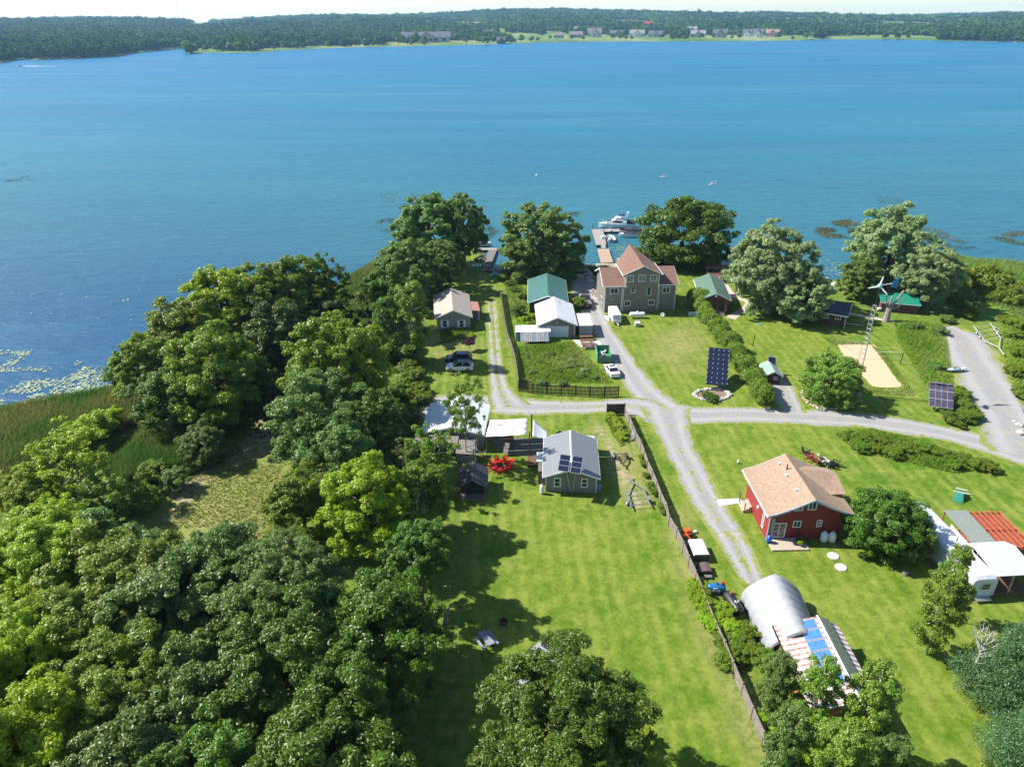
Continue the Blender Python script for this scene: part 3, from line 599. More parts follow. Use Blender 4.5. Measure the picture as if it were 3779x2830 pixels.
road('cottage_track', [(1100,880,6.5,.1),(1083,850,3.9,.2),(1075,815,2.9,.5),(1070,770,2.7,.72),(1066,720,2.6,.85),(1063,680,2.6,.95),(1061,650,2.6,1.1)], .023, centre=.5)
road('gravel_spur', [(2040,705,5,.5),(2075,730,8.5,.1),(2100,780,9.5,.1),(2135,830,9.5,.12),(2165,880,9,.1),(2190,930,9,.05),(2225,985,10,0)], .019)
road('gravel_patch', [(1668,800,2,.7),(1690,840,4,.3),(1705,870,4.4,.35),(1712,890,4,.5)], .014)
pm = mat('paving', (.47, .40, .34), .85, var=.15, scale=4)
road('path', [(1565,615,1.3,0),(1585,640,1.5,0),(1618,654,1.4,0),(1600,672,1.4,0),(1578,688,1.8,0)], .02, m=pm, nx=3, step=.6)
road('path', [(1618,650,1.0,0),(1650,652,1.0,0),(1700,660,1.0,0)], .025, m=pm, nx=3, step=.6)
road('path', [(1830,676,1.0,0),(1880,686,1.0,0),(1925,694,1.1,0),(1965,703,1,0)], .02, m=pm, nx=3, step=.6)
# sand court
sm = mat('court_sand', (.56, .39, .24), .95, var=.10, scale=6, bump=.6)
so = wpoly([(565,1335),(700,1338),(850,1350),(905,1365),(945,1420),(1000,1530),(1080,1657),(1120,1720),(900,1720),(800,1640),(640,1470)], 'C')
sb = MB(); n = len(so); L = smooth_line([(*p, 0, 0) for p in np.vstack([so, so[:1]])], .6)[:, :2]; cc = so.mean(0); L = L+(np.random.RandomState(3).rand(len(L), 1)-.5)*.25
sb.add([(*cc, .03)]+[(*p, .03) for p in L], [(0, i+1, (i+1) % len(L)+1) for i in range(len(L))]); sb.build('sand_court', sm, kind='structure')
# concrete pad by the cottage fence, stone walk etc.
def pad(name, k, px, z, m, label=None, cat=None, kind='structure', th=.03): MB().slab([(*P(k, x, y, z)[:2], z) for x, y in px], th).build(name, m, kind=kind, label=label, cat=cat)
conc = mat('concrete', (.50, .48, .45), .9, var=.15, scale=2)
pad('concrete_pad', 'E', [(960,745),(1240,755),(1330,760),(1370,800),(1330,860),(1140,870),(1060,830)], .03, conc)
pad('stone_path', 'J', [(140,765),(410,752),(455,800),(180,842)], .05, mat('flagstone', (.58, .55, .50), .9, kind='line', axis=0, per=.6, gap=.06, dk=.6))
# ------------------------------------------------------------------ reeds, tall grass, lily pads (ground cover, uncountable)
def stalks(name, label, areas, n, h, wd, cols, cat='reeds', hole=None, z=None, seed=5, lean=.35, thin=None, kind='stuff'):
    q = np.random.RandomState(seed); allp = []
    for px, wt_ in areas:
        poly = wpoly(px, 'W', 0 if z is None else z); lo, hi = poly.min(0), poly.max(0); c = lo+q.rand(int(n*wt_*3), 2)*(hi-lo); c = c[inside(c[:, 0], c[:, 1], poly)][:int(n*wt_)]; allp.append(c)
    c = np.vstack(allp)
    if thin: c = c[vnoise(c[:, 0], c[:, 1], thin, seed) > .38]
    if hole: c = c[~inside(c[:, 0], c[:, 1], wpoly(hole)) ]
    m = len(c); zg = land_z(c[:, 0], c[:, 1]) if z is None else np.full(m, z); zg = np.maximum(zg, WL-.1)
    hh = h*(.55+.6*q.rand(m))*(.75+.5*vnoise(c[:, 0], c[:, 1], 5, seed+2)); a = q.rand(m)*2*pi; ww = wd*(.6+.8*q.rand(m)); wind = np.array([.8, -.2])
    b0 = np.stack([c[:, 0]-np.cos(a)*ww/2, c[:, 1]-np.sin(a)*ww/2, zg], -1); b1 = np.stack([c[:, 0]+np.cos(a)*ww/2, c[:, 1]+np.sin(a)*ww/2, zg], -1)
    edge_ = np.min([dseg(c[:, 0], c[:, 1], np.vstack([pl_, pl_[:1]])) for pl_ in [wpoly(px, 'W', 0 if z is None else z) for px, _ in areas]], axis=0); hh = hh*(.35+.65*sstep(0, 2.2, edge_))
    ln = q.randn(m, 2)*lean*.6+wind*lean; tp = np.stack([c[:, 0]+ln[:, 0]*hh, c[:, 1]+ln[:, 1]*hh, zg+hh], -1); V = np.stack([b0, b1, tp], 1).reshape(-1, 3)
    me = bpy.data.meshes.new(name); me.vertices.add(3*m); me.vertices.foreach_set('co', V.ravel()); me.loops.add(3*m); me.loops.foreach_set('vertex_index', np.arange(3*m, dtype=np.int32)); me.polygons.add(m); me.polygons.foreach_set('loop_start', np.arange(m)*3); me.update()
    tn = np.clip(.5*vnoise(c[:, 0], c[:, 1], 6, seed+4)+.25*vnoise(c[:, 0], c[:, 1], 1.7, seed+5)+.3*q.rand(m), 0, 1)
    at = me.attributes.new('tone', 'FLOAT', 'POINT'); at.data.foreach_set('value', np.repeat(tn, 3).astype(np.float32))
    mm = bpy.data.materials.new(name+'_blades'); t = NT(mm); tn_ = t.attr('tone').outputs['Fac']; c_ = t.ramp(tn_, [(i/(len(cols)-1), x) for i, x in enumerate(cols)]); t.col(c_); t.b.inputs['Roughness'].default_value = .6; t.b.inputs['Specular IOR Level'].default_value = .25
    tr = t.new('ShaderNodeBsdfTranslucent'); t.l.new(c_, tr.inputs[0]); ms = t.new('ShaderNodeMixShader', _0=.35, _1=t.b.outputs[0], _2=tr.outputs[0]); t.l.new(ms.outputs[0], t.o.inputs[0])
    return link(name, me, mm, label=label, cat=cat, kind=kind)
G3 = [(.03, .09, .01), (.08, .17, .015), (.18, .26, .03)]
stalks('reeds', 'tall reeds of the marsh, green at the water and brown inland', [([(-250,900),(0,880),(100,862),(240,840),(330,800),(330,900),(250,940),(120,1000),(40,1060),(-300,1100)], .62), ([(300,930),(430,940),(480,1000),(380,1040),(250,1060),(230,1000)], .16), ([(735,605),(790,572),(850,545),(900,560),(850,600),(850,680),(830,760),(790,720),(770,680)], .22)], 100000, 2.0, .16, [(.04, .11, .02), (.08, .18, .028), (.20, .22, .06), (.36, .26, .11)])
stalks('marsh_grass', 'pale green marsh grass running out into the lake', [([(1990,540),(2060,548),(2212,566),(2420,600),(2420,700),(2212,690),(2150,660),(2080,640),(2030,600)], .8), ([(1850,590),(1900,580),(2010,560),(2010,590),(1850,610)], .08), ([(1240,575),(1300,568),(1340,575),(1330,590),(1250,592)], .04)], 60000, 1.5, .17, [(.09, .17, .03), (.17, .26, .05), (.26, .33, .10)], seed=9, cat='grass')
stalks('weeds', 'knee-high weeds, wild flowers and brambles left unmown', [([(1118,748),(1235,738),(1262,765),(1300,800),(1325,828),(1122,828)], .2), ([(1095,600),(1125,615),(1150,640),(1140,670),(1105,690),(1092,650)], .05), ([(1930,690),(2040,700),(2050,760),(2060,830),(2020,870),(1980,800),(1940,740)], .25), ([(2150,700),(2240,690),(2300,900),(2230,930),(2180,830)], .12), ([(1800,935),(1880,925),(1990,950),(2080,985),(2145,1012),(2060,1022),(1920,990),(1850,975)], .2), ([(1125,680),(1155,672),(1162,700),(1120,740)], .04), ([(1780,730),(1830,735),(1880,740),(1880,745),(1800,745)], .03), ([(1880,745),(1910,760),(1975,850),(1960,845),(1900,770)], .05), ([(950,705),(1030,705),(1025,725),(950,745)], .03), ([(1305,905),(1340,900),(1370,950),(1340,965)], .04), ([(1850,835),(1970,840),(1975,855),(1850,850)], .03)], 66000, .6, .14, [(.07, .16, .010), (.15, .26, .018), (.25, .33, .05), (.42, .42, .24)], cat='weeds', seed=13, lean=.5)
stalks('scrub', 'low leafy scrub between the trees of the wood edge', [([(560,640),(760,620),(860,760),(930,850),(880,1000),(760,1160),(560,1180),(300,1160),(100,1100),(60,1020),(330,930),(560,760)], 1.)], 42000, .9, .28, G3, cat='undergrowth', seed=17, thin=6, lean=.5, hole=[(330,1060),(400,990),(500,940),(620,950),(640,1060),(590,1160),(430,1200),(335,1160)])
stalks('dry_grass', 'short tufty dry grass of the sandy clearing', [([(320,1060),(400,990),(500,940),(620,950),(650,1060),(600,1170),(430,1210),(330,1160)], 1.)], 9000, .26, .14, [(.10, .17, .02), (.20, .25, .04), (.26, .27, .07), (.40, .34, .17)], cat='grass', seed=37, lean=.8, thin=4)
stalks('lake_weed', 'dark weed beds standing in the shallow water', [([(805,480),(840,470),(900,480),(890,500),(815,505)], .1), ([(815,420),(900,415),(960,430),(880,470),(820,450)], .05), ([(1030,500),(1060,485),(1080,500),(1060,520)], .06), ([(1750,500),(1780,480),(1850,472),(1870,500),(1850,520),(1780,518)], .35), ([(2130,515),(2180,500),(2260,500),(2300,530),(2200,535)], .2), ([(1220,455),(1260,460),(1250,470),(1220,468)], .03), ([(0,388),(70,380),(75,390),(10,396)], .03), ([(1880,420),(1950,430),(1990,460),(1900,455)], .03), ([(1950,480),(2040,500),(2120,540),(1990,545)], .15)], 17000, .7, .12, [(.05, .06, .02), (.12, .12, .035), (.24, .19, .07)], z=WL-.12, seed=23, thin=3)
q = np.random.RandomState(4); Pp = []
poly = wpoly([(-250,800),(0,740),(120,760),(235,790),(310,800),(240,850),(100,872),(0,895),(-300,960)], 'W', WL); lo, hi = poly.min(0), poly.max(0)
c = lo+q.rand(26000, 2)*(hi-lo); c = c[inside(c[:, 0], c[:, 1], poly)]; d = dseg(c[:, 0], c[:, 1], SH); c = c[(vnoise(c[:, 0], c[:, 1], 7, 31)*.4+vnoise(c[:, 0], c[:, 1], 2.4, 8)*.5+.22*q.rand(len(c)) > .555+d*.004) & (q.rand(len(c)) < .5)]
c2 = wpoly([(20,640)], 'W', WL)[0]+q.randn(900, 2)*np.array([34, 9])+np.array([20, 0]); c2 = c2[vnoise(c2[:, 0], c2[:, 1], 2.2, 41) > .8]
c3 = np.vstack([wpoly([(px_, py_)], 'W', WL)[0]+q.randn(n_, 2)*np.array([1.8, 2.6]) for px_, py_, n_ in ((1360,560,90),(1375,590,60),(1160,585,50),(1275,590,70),(1345,535,60),(1810,590,60),(1800,570,30))])
c = np.vstack([c, c2, c3]); vs = []; fs = []
for i, (x, y) in enumerate(c):
    r = .11+.13*q.rand(); a0 = q.rand()*6; o = len(vs); tz = WL+.05+.02*(i % 3); vs += [(x+r*cos(a0+k*pi/3.5)*1.1, y+r*sin(a0+k*pi/3.5), tz+.02*sin(k*2+a0)) for k in range(7)]; fs.append(tuple(range(o, o+7)))
me = bpy.data.meshes.new('lily_pads'); me.from_pydata(vs, [], fs); me.update(); link('lily_pads', me, mat('lily_pad_green', (.30, .36, .22), .35, var=.3, scale=.5), label='pale green lily pads floating in drifts by the marsh', cat='lily pads', kind='stuff')
# ------------------------------------------------------------------ buildings
class H:
    """one building: an Empty at its front left corner; local x runs along the front, y to the back"""
    def __init__(s, name, label, cat, x, y, rz=0, z=0, group=None):
        s.o = thing(name, label, cat, (x, y, z), R(rz), group); s.M = Matrix.Translation((x, y, z))@Matrix.Rotation(R(rz), 4, 'Z'); s.I = s.M.inverted()
    def loc(s, k, x, y, side='F', off=0.):
        """photo point on a wall plane -> local coords. side F: y=off, L: x=off, R: x=off"""
        p0 = s.M@(Vector((0, off, 0)) if side == 'F' else Vector((off, 0, 0))); n = s.M.to_3x3()@(Vector((0, 1, 0)) if side == 'F' else Vector((1, 0, 0)))
        return s.I@on_plane(k, x, y, p0, n)
    def win(s, x0, x1, z0, z1, side='F', off=0., frame=.09, mull='v', fm=None, name='window', blind=False, gm=None, depth=.05):
        f = MB(); g = MB()
        def bx(mb, a, b, c, d, p, q_):
            if side == 'F': mb.box(a, b, off-q_, off-p, c, d)
            elif side == 'L': mb.box(off-q_, off-p, a, b, c, d)
            else: mb.box(off+p, off+q_, a, b, c, d)
        t_ = frame
        for a, b, c, d in ((x0-t_, x1+t_, z1, z1+t_), (x0-t_, x1+t_, z0-t_, z0), (x0-t_, x0, z0, z1), (x1, x1+t_, z0, z1)): bx(f, a, b, c, d, 0, depth)
        if mull in ('v', '+'): bx(f, (x0+x1)/2-.03, (x0+x1)/2+.03, z0, z1, .012, depth-.01)
        if mull in ('h', '+'): bx(f, x0, x1, (z0+z1)/2-.03, (z0+z1)/2+.03, .012, depth-.012)
        bx(g, x0, x1, z0, z1, .002, .012)
        w_ = f.build(name, fm or WHITE(), s.o); g.build('pane', gm or glassmat(), w_); return w_
    def winpx(s, k, x0, y0, x1, y1, side='F', off=0., **kw):
        a = s.loc(k, x0, y1, side, off); b = s.loc(k, x1, y0, side, off); i = 0 if side == 'F' else 1; fr = kw.get('frame', .09)
        lo, hi = sorted((a[i], b[i])); zl, zh = sorted((a.z, b.z)); return s.win(lo+fr, hi-fr, zl+fr, zh-fr, side, off, **kw)
    def gable(s, x0, x1, y0, y1, he, hr, wm, rfm, oh=.4, ohf=.4, rt=.12, trim=True, axis='y', rx=None, wname='wall', rname='roof', roof=True, z0=0., tm=None):
        """gabled block; ridge along y (gables front/back) or along x; rx = ridge offset 0..1"""
        rx = .5 if rx is None else rx
        if axis == 'y': L0, L1, A, B = y0, y1, x0, x1
        else: L0, L1, A, B = x0, x1, y0, y1
        mid = A+(B-A)*rx; T_ = (lambda u, v, z: (u, v, z)) if axis == 'y' else (lambda u, v, z: (v, u, z))
        w_ = MB(); sec = [(A, z0), (B, z0), (B, he), (mid, hr), (A, he)]; w_.loft([[T_(u, v, z) for u, z in sec] for v in (L0, L1)])
        s.wall = w_.build(wname, wm, s.o)
        if roof:
            sl1 = (hr-he)/(mid-A); sl2 = (hr-he)/(B-mid); r = MB(); e1 = A-oh; z1 = he-oh*sl1; e2 = B+oh; z2 = he-oh*sl2; d = rt+.02
            F_0, F_1 = L0-ohf, L1+ohf
            r.loft([[T_(u, v, z) for u, z in ((e1, z1+.02), (mid, hr+.02), (e2, z2+.02), (e2, z2+d), (mid, hr+d+.02), (e1, z1+d))] for v in (F_0, F_1)])
            s.roof = r.build(rname, rfm, s.o)
            if trim:
                for v0, v1 in ((F_0-.05, F_0-.003), (F_1+.003, F_1+.05)):
                    t_ = MB(); t_.loft([[T_(u, v, z) for u, z in ((e1-.03, z1-.10), (mid, hr-.10), (e2+.03, z2-.10), (e2+.03, z2+d-.02), (mid, hr+d), (e1-.03, z1+d-.02))] for v in (v0, v1)]); t_.build('bargeboard', tm or WHITE(), s.o)
                for u0, zz in ((e1-.05, z1), (e2+.003, z2)):
                    t_ = MB(); a_ = [T_(u0, F_0, 0), T_(u0+.047, F_1, 0)]; t_.box(min(a_[0][0], a_[1][0]), max(a_[0][0], a_[1][0]), min(a_[0][1], a_[1][1]), max(a_[0][1], a_[1][1]), zz-.08, zz+d-.03); t_.build('gutter', tm or WHITE(), s.o)
        return s
    def box(s, name, x0, x1, y0, y1, z0, z1, m, **k): return MB().box(x0, x1, y0, y1, z0, z1).build(name, m, s.o, **k)
    def slab(s, name, pts, t_, m, **k): return MB().slab(pts, t_).build(name, m, s.o, **k)
    def pipe(s, name, x, y, z0, z1, r, m): return MB().tube([(x, y, z0), (x, y, z1)], r, 8).build(name, m, s.o)
taupe = mat('taupe_siding', (.20, .175, .14), .7, var=.06, kind='line', per=.22, gap=.07, dk=.75)
greyside = mat('grey_siding', (.20, .205, .20), .7, var=.06, kind='line', per=.2, gap=.09, dk=.72)
brnshing = mat('brown_shingles', (.21, .115, .085), .9, var=.14, scale=2.2, kind='line', axis=1, per=.3, gap=.1, dk=.8, bands=.18)
tanshing = mat('tan_shingles', (.33, .235, .165), .9, var=.18, scale=3, kind='line', axis=1, per=.28, gap=.08, dk=.82, c2=(.30, .17, .11))
greyroof = mat('grey_metal_roof', (.21, .225, .24), .5, metal=.2, var=.05, kind='line', axis=1, per=.42, gap=.1, dk=.62)
whiteroof = mat('white_metal_roof', (.62, .64, .66), .5, var=.06, scale=1.5, kind='line', axis=1, per=.35, gap=.06, dk=.8)
rustroof = mat('white_rusty_roof', (.60, .62, .64), .55, var=.05, scale=1.3, c2=(.24, .11, .09), t0=.60, t1=.66, kind='line', axis=1, per=.3, gap=.06, dk=.8)
greenroof = mat('green_metal_roof', (.055, .15, .135), .5, var=.10, scale=1, kind='line', axis=1, per=.5, gap=.08, dk=.7)
greenshing = mat('sage_green_roof', (.085, .15, .11), .8, var=.08, kind='line', axis=1, per=.3, gap=.06, dk=.8)
brightgreen = mat('bright_green_roof', (.01, .20, .13), .5, var=.05, kind='line', axis=0, per=.35, gap=.12, dk=.6)
tanroof = mat('beige_metal_roof', (.37, .315, .265), .6, var=.06, kind='line', axis=1, per=.5, gap=.06, dk=.78)
redsid = mat('barn_red_siding', (.27, .028, .03), .6, var=.06, kind='line', axis=1, per=.22, gap=.12, dk=.6)
redsidx = mat('barn_red_front', (.22, .02, .022), .6, var=.06, kind='line', axis=0, per=.22, gap=.12, dk=.7)
brick = mat('dark_brown_brick', (.105, .055, .042), .9, var=.15, scale=5, kind='line', per=.15, gap=.15, dk=.7)
darkshing = mat('dark_roof', (.05, .055, .065), .8, var=.15)
woodg = mat('weathered_grey_wood', (.20, .18, .155), .9, var=.22, scale=3, kind='line', axis=0, per=.16, gap=.12, dk=.4, bands=.3)
woodgy = mat('weathered_planks', (.24, .215, .19), .9, var=.2, scale=3, kind='line', axis=1, per=.16, gap=.12, dk=.45, bands=.3)
woodb = mat('brown_wood', (.16, .075, .04), .85, var=.2, scale=3, kind='line', axis=0, per=.14, gap=.1, dk=.45, bands=.25)
woodn = mat('new_wood', (.52, .36, .20), .8, var=.15, scale=3)
woodd = mat('pale_deck_boards', (.50, .41, .32), .85, var=.15, kind='line', axis=1, per=.15, gap=.1, dk=.5, bands=.25)
dkmetal = mat('dark_metal', (.03, .03, .032), .5, metal=.4, var=.1)
galv = mat('galvanised_steel', (.46, .48, .50), .42, metal=.75, var=.1)
blackp = mat('black_plastic', (.018, .018, .02), .45, var=.1)
rubber = mat('tyre_rubber', (.02, .02, .02), .85, var=.1)
# --- tall three-storey house
h = H('house', 'tall taupe three-storey house with brown shingle roof and white corner trim by the docks', 'house', 18.2, 131.1, 3)
h.gable(0, 3.75, 0, 9.2, 5.5, 7.5, taupe, brnshing, axis='x', oh=.35, ohf=.45, rname='wing_roof', wname='wing_wall')
h.gable(10.4, 14.1, .35, 9.2, 5.5, 7.5, taupe, brnshing, axis='x', oh=.35, ohf=.4, rname='wing_roof', wname='wing_wall')
a, b = 3.75, 10.4; mid = 7.1; h.o  # centre block, roof runs out to a raised prow at the lake side
MB().loft([[(a, 0, 0), (b, 0, 0), (b, 0, 4.95), (a, 0, 4.95)], [(a, 9.6, 0), (b, 9.6, 0), (b, 9.6, 4.95), (a, 9.6, 4.95)]]).build('wall', taupe, h.o)
MB().loft([[(u, v, z) for u, z in ((a+.1, 4.953), (b-.1, 4.953), (b-.1, 7.9), (mid, 9.4), (a+.1, 7.9))] for v in (-.35, 9.4)]).build('upper_wall', taupe, h.o)
r = MB(); zl = 7.78; e1, e2 = a-.55, b+.55
for z_, nm in ((0, 0),):
    r.slab([(e1, -.9, zl), (mid, -.9, 9.52), (mid-.2, 12.2, 10.1), (e1+.1, 6.4, zl+.1)], .14); r.slab([(mid+.002, -.9, 9.52), (e2, -.9, zl), (e2-.1, 6.4, zl+.1), (mid-.198, 12.2, 10.1)], .14)
r.build('roof', brnshing, h.o)
t_ = MB(); t_.slab([(e1-.04, -.96, zl-.1), (mid, -.96, 9.42), (mid, -.96, 9.58), (e1-.04, -.96, zl+.04)], .05, up=(0, -1, 0)); t_.slab([(mid, -.96, 9.42), (e2+.04, -.96, zl-.1), (e2+.04, -.96, zl+.04), (mid, -.96, 9.58)], .05, up=(0, -1, 0)); t_.build('bargeboard', WHITE(), h.o)
for u in (e1-.07, e2+.01): h.box('gutter', u, u+.06, -.9, 6.4, zl-.12, zl+.06, WHITE())
for x0, y0, x1, y1 in ((585,872,662,942), (703,866,780,938), (826,866,900,936)): h.winpx('B', x0, y0, x1, y1, off=-.35, mull='v', gm=glassmat('curtained_glass', (.10, .12, .12)))
for x0, y0, x1, y1, mu in ((625,997,678,1050,'h'), (788,992,840,1078,'n'), (562,1130,626,1184,'v'), (805,1122,870,1176,'v')): h.winpx('B', x0, y0, x1, y1, mull=mu)
h.winpx('B', 416, 1002, 505, 1062, mull='v'); h.winpx('B', 945, 988, 1030, 1052, off=.2, mull='v', depth=.25)
for x_ in (-.02, 3.32, 3.62, 10.42, 10.72, 14.0): h.box('corner_board', x_, x_+.12, (.28 if x_ > 10.3 else -.07), (.345 if x_ > 10.3 else -.003), 0, 5.2 if x_ < 3 or x_ > 13 else 4.95, WHITE())
for x_ in (3.78, 10.22): h.box('corner_board', x_+.06, x_+.2, -.42, -.353, 4.98, 7.75, WHITE())
h.win(2.2, 3.6, 1.0, 2.2, side='L', frame=.07); h.pipe('roof_vent', 5.4, 2.2, 8.0, 8.75, .07, dkmetal); h.box('light', 1.45, 1.6, -.08, -.002, 2.5, 2.65, WHITE()); h.box('light', 6.6, 6.72, -.08, -.002, 3.1, 3.25, WHITE())
h.box('base_trim', .6, 3.2, -.03, -.002, 1.0, 1.06, taupe)
d = thing('deck', 'pale wooden lakeside deck behind the tall house, at the foot of the dock', 'deck', (22, 152, 0)); MB().box(-2.4, 3.4, -6, 7.4, .75, .9).build('floor', woodd, d)
for x_ in (-2.2, 3.2):
    for y_ in (-5.8, 0, 7.1): MB().box(x_-.1, x_+.1, y_-.1, y_+.1, -.6, .75).build('post', woodb, d)
# --- boathouse with green roof
h = H('boathouse', 'dark long shed with faded green metal roof beside the round willow', 'shed', 3.5, 129.6, -1.5)
h.gable(0, 7.2, 0, 13, 2.8, 4.1, mat('dark_board_wall', (.045, .04, .042), .85), greenroof, oh=.35, ohf=.25); h.pipe('roof_vent', 4.6, 1.6, 3.4, 4.1, .07, dkmetal)
MB().tube([(3.6, -.35, 3.35), (3.6, -.31, 3.35)], .26, 16).build('gable_vent', WHITE(), h.o)
# --- white roof garage
h = H('garage', 'taupe garage with white rust-streaked metal roof and white roll-up door', 'garage', 5.0, 119.0, .5)
h.gable(0, 6.5, 0, 10, 2.5, 3.85, taupe, rustroof, oh=.4, ohf=.35)
dr = MB().box(1.55, 5.2, -.05, -.002, .05, 2.05).build('door', mat('garage_door', (.62, .66, .68), .5, kind='line', per=.5, gap=.06, dk=.7, var=.04), h.o)
for q_ in ((1.42, 1.55, 0, 2.18), (5.2, 5.33, 0, 2.18), (1.55, 5.2, 2.05, 2.18)): h.box('door_frame', q_[0], q_[1], -.07, -.003, q_[2], q_[3], WHITE())
h.win(3.05, 3.35, 2.65, 3.0, frame=.07, mull='n', name='gable_vent')
for x_ in (-.01, 6.4): h.box('corner_board', x_, x_+.11, -.04, -.003, 0, 2.3, WHITE())
# --- greenhouse lean-to
h = H('greenhouse', 'low corrugated greenhouse with white roof strip and two glazed sashes', 'greenhouse', .8, 117.0, 1)
cor = mat('corrugated_grey', (.34, .39, .43), .5, metal=.4, var=.08, kind='line', axis=0, per=.18, gap=.3, dk=.6)
h.box('wall', 0, 6.1, .3, 2.4, 0, 1.75, cor); h.slab('roof', [(-.1, .25, 1.82), (6.2, .25, 1.82), (6.2, 2.6, 2.15), (-.1, 2.6, 2.15)], .08, mat('white_sheet', (.74, .75, .76), .5, var=.05))
sl = h.slab('sloping_front', [(.75, -1.0, .45), (5.85, -1.0, .45), (5.85, .24, 1.74), (.75, .24, 1.74)], .06, cor)
for a in (1.6, 3.75):
    p = lambda x, s_: (x, -1.0+1.24*s_, .45+1.29*s_+.03); f = MB().slab([p(a, .03), p(a+1.15, .03), p(a+1.15, .97), p(a, .97)], .02).build('sash', mat('old_sash_glass', (.30, .27, .28), .3, var=.3, scale=1.2), h.o)
    m_ = MB()
    for i in range(4): x = a+i*1.15/3; m_.bar(p(x, .02), p(x, .98), .05)
    for i in range(5): m_.bar(p(a, .03+i*.235), p(a+1.15, .03+i*.235), .05)
    m_.build('glazing_bars', WHITE(), f)
# --- shipping container
h = H('shipping_container', 'white-roofed grey shipping container standing beside the white garage', 'container', 12.3, 119.0, .5)
cm = mat('container_steel', (.30, .32, .33), .55, metal=.2, var=.15, scale=2, kind='line', axis=1, per=.28, gap=.45, dk=.75)
h.box('body', 0, 2.35, 0, 5.9, .12, 2.2, cm); h.box('roof', -.01, 2.36, -.01, 5.91, 2.203, 2.26, mat('container_roof', (.70, .71, .71), .5, var=.08, scale=1, c2=(.5, .46, .42), t0=.62, t1=.8))
for a in (.1, 1.2):
    dd_ = h.box('door', a, a+1.05, -.05, -.003, .2, 2.1, mat('container_door', (.30, .33, .35), .55, var=.2, scale=3)); m_ = MB()
    for x in (a+.3, a+.72): m_.tube([(x, -.08, .22), (x, -.08, 2.08)], .025, 6)
    m_.build('lock_rod', galv, dd_)
for a in (0, 2.25): h.box('corner_post', a, a+.1, -.07, -.005, .0, 2.2, cm)
# --- tan cottage
h = H('cottage', 'small grey cottage with beige metal roof and white shuttered windows near the point', 'cottage', -13.9, 122.7, 6)
h.gable(0, 6.2, 0, 11.5, 2.5, 3.85, mat('cottage_siding', (.27, .265, .25), .7, var=.05, kind='line', per=.2, gap=.07, dk=.8), tanroof, oh=.4, ohf=.4)
for x0, x1 in ((860, 918), (1086, 1146)):
    w_ = h.winpx('D', x0, 300, x1, 396, mull='h'); a = h.loc('D', x0, 396); b = h.loc('D', x1, 300)
    for u in (a.x-.32, b.x+.02): MB().box(u, u+.3, -.05, -.003, a.z, b.z).build('shutter', WHITE(), h.o)
pr_ = h.slab('porch_roof', [(6.5, 3.4, 2.35), (8.3, 3.3, 2.15), (8.2, 8.2, 2.15), (6.4, 8.2, 2.35)], .08, mat('rose_metal_roof', (.38, .18, .15), .6, var=.06, kind='line', axis=0, per=.2, gap=.15, dk=.8))
for y_ in (3.6, 8.0): h.box('post', 8.02, 8.12, y_-.06, y_+.06, 0, 2.08, WHITE())
h.box('porch_floor', 6.21, 8.2, 3.4, 8.1, 0, .15, woodg); h.box('side_deck', -2.1, -.05, 5.5, 9.2, 0, .7, woodb); h.box('deck_rail', -2.15, -2.1, 5.5, 9.2, .7, 1.35, woodn)
h.pipe('chimney', -.35, 7.6, .3, 3.3, .12, galv); h.pipe('roof_vent', 1.1, 2.2, 2.8, 3.2, .07, dkmetal); h.box('roof_vent', 1.0, 1.5, 6.2, 6.6, 2.75, 2.95, galv)
# --- brown cottage behind the hedge
h = H('cottage', 'dark brown cottage with sage green roof half hidden behind the hedge top', 'cottage', 37.2, 130.8, -7)
h.gable(0, 5.2, 0, 11, 2.9, 4.1, mat('rust_brown_board', (.16, .06, .035), .85, kind='line', per=.2, gap=.1, dk=.6), greenshing, oh=.4, ohf=.4)
MB().tube([(2.6, -.25, 3.55), (2.6, -.22, 3.55)], .28, 16).build('gable_vent', WHITE(), h.o); h.win(1.3, 2.1, 1.2, 2.1, side='L'); h.win(3.6, 4.6, 1.2, 2.1, side='L')
h.box('door', 3.3, 4.3, -.05, -.002, .7, 2.5, mat('dark_door', (.05, .03, .025), .6))
for i in range(5): h.box('step', 3.2, 4.5, -.35-.3*i, -.06-.3*i, 0, .7-.14*i, woodg)
for x_ in (3.1, 4.6): h.box('newel_post', x_-.06, x_+.06, -.5, -.38, 0, 1.6, woodn)
h = H('shed', 'tall grey-brown shed corner behind the silver willow, a white gas tank at its wall', 'shed', 48.6, 140.5, -6)
h.gable(0, 4.5, 0, 5, 2.9, 3.8, mat('grey_brown_board', (.14, .12, .10), .9), darkshing, oh=.3, ohf=.3, trim=False)
h = H('deck', 'dark two-level wooden deck under the trees between the brown cottage and the lake', 'deck', 43.5, 148, 0)
h.box('floor', 0, 4, 0, 4, 1.0, 1.15, woodb); h.box('floor', 0, 4, 4.1, 8, 1.8, 1.95, woodb)
for x_ in (0, 3.9):
    for y_, t2 in ((0, 1.9), (3.9, 2.8), (7.9, 2.8)): h.box('post', x_, x_+.12, y_, y_+.12, 0, t2, woodb)
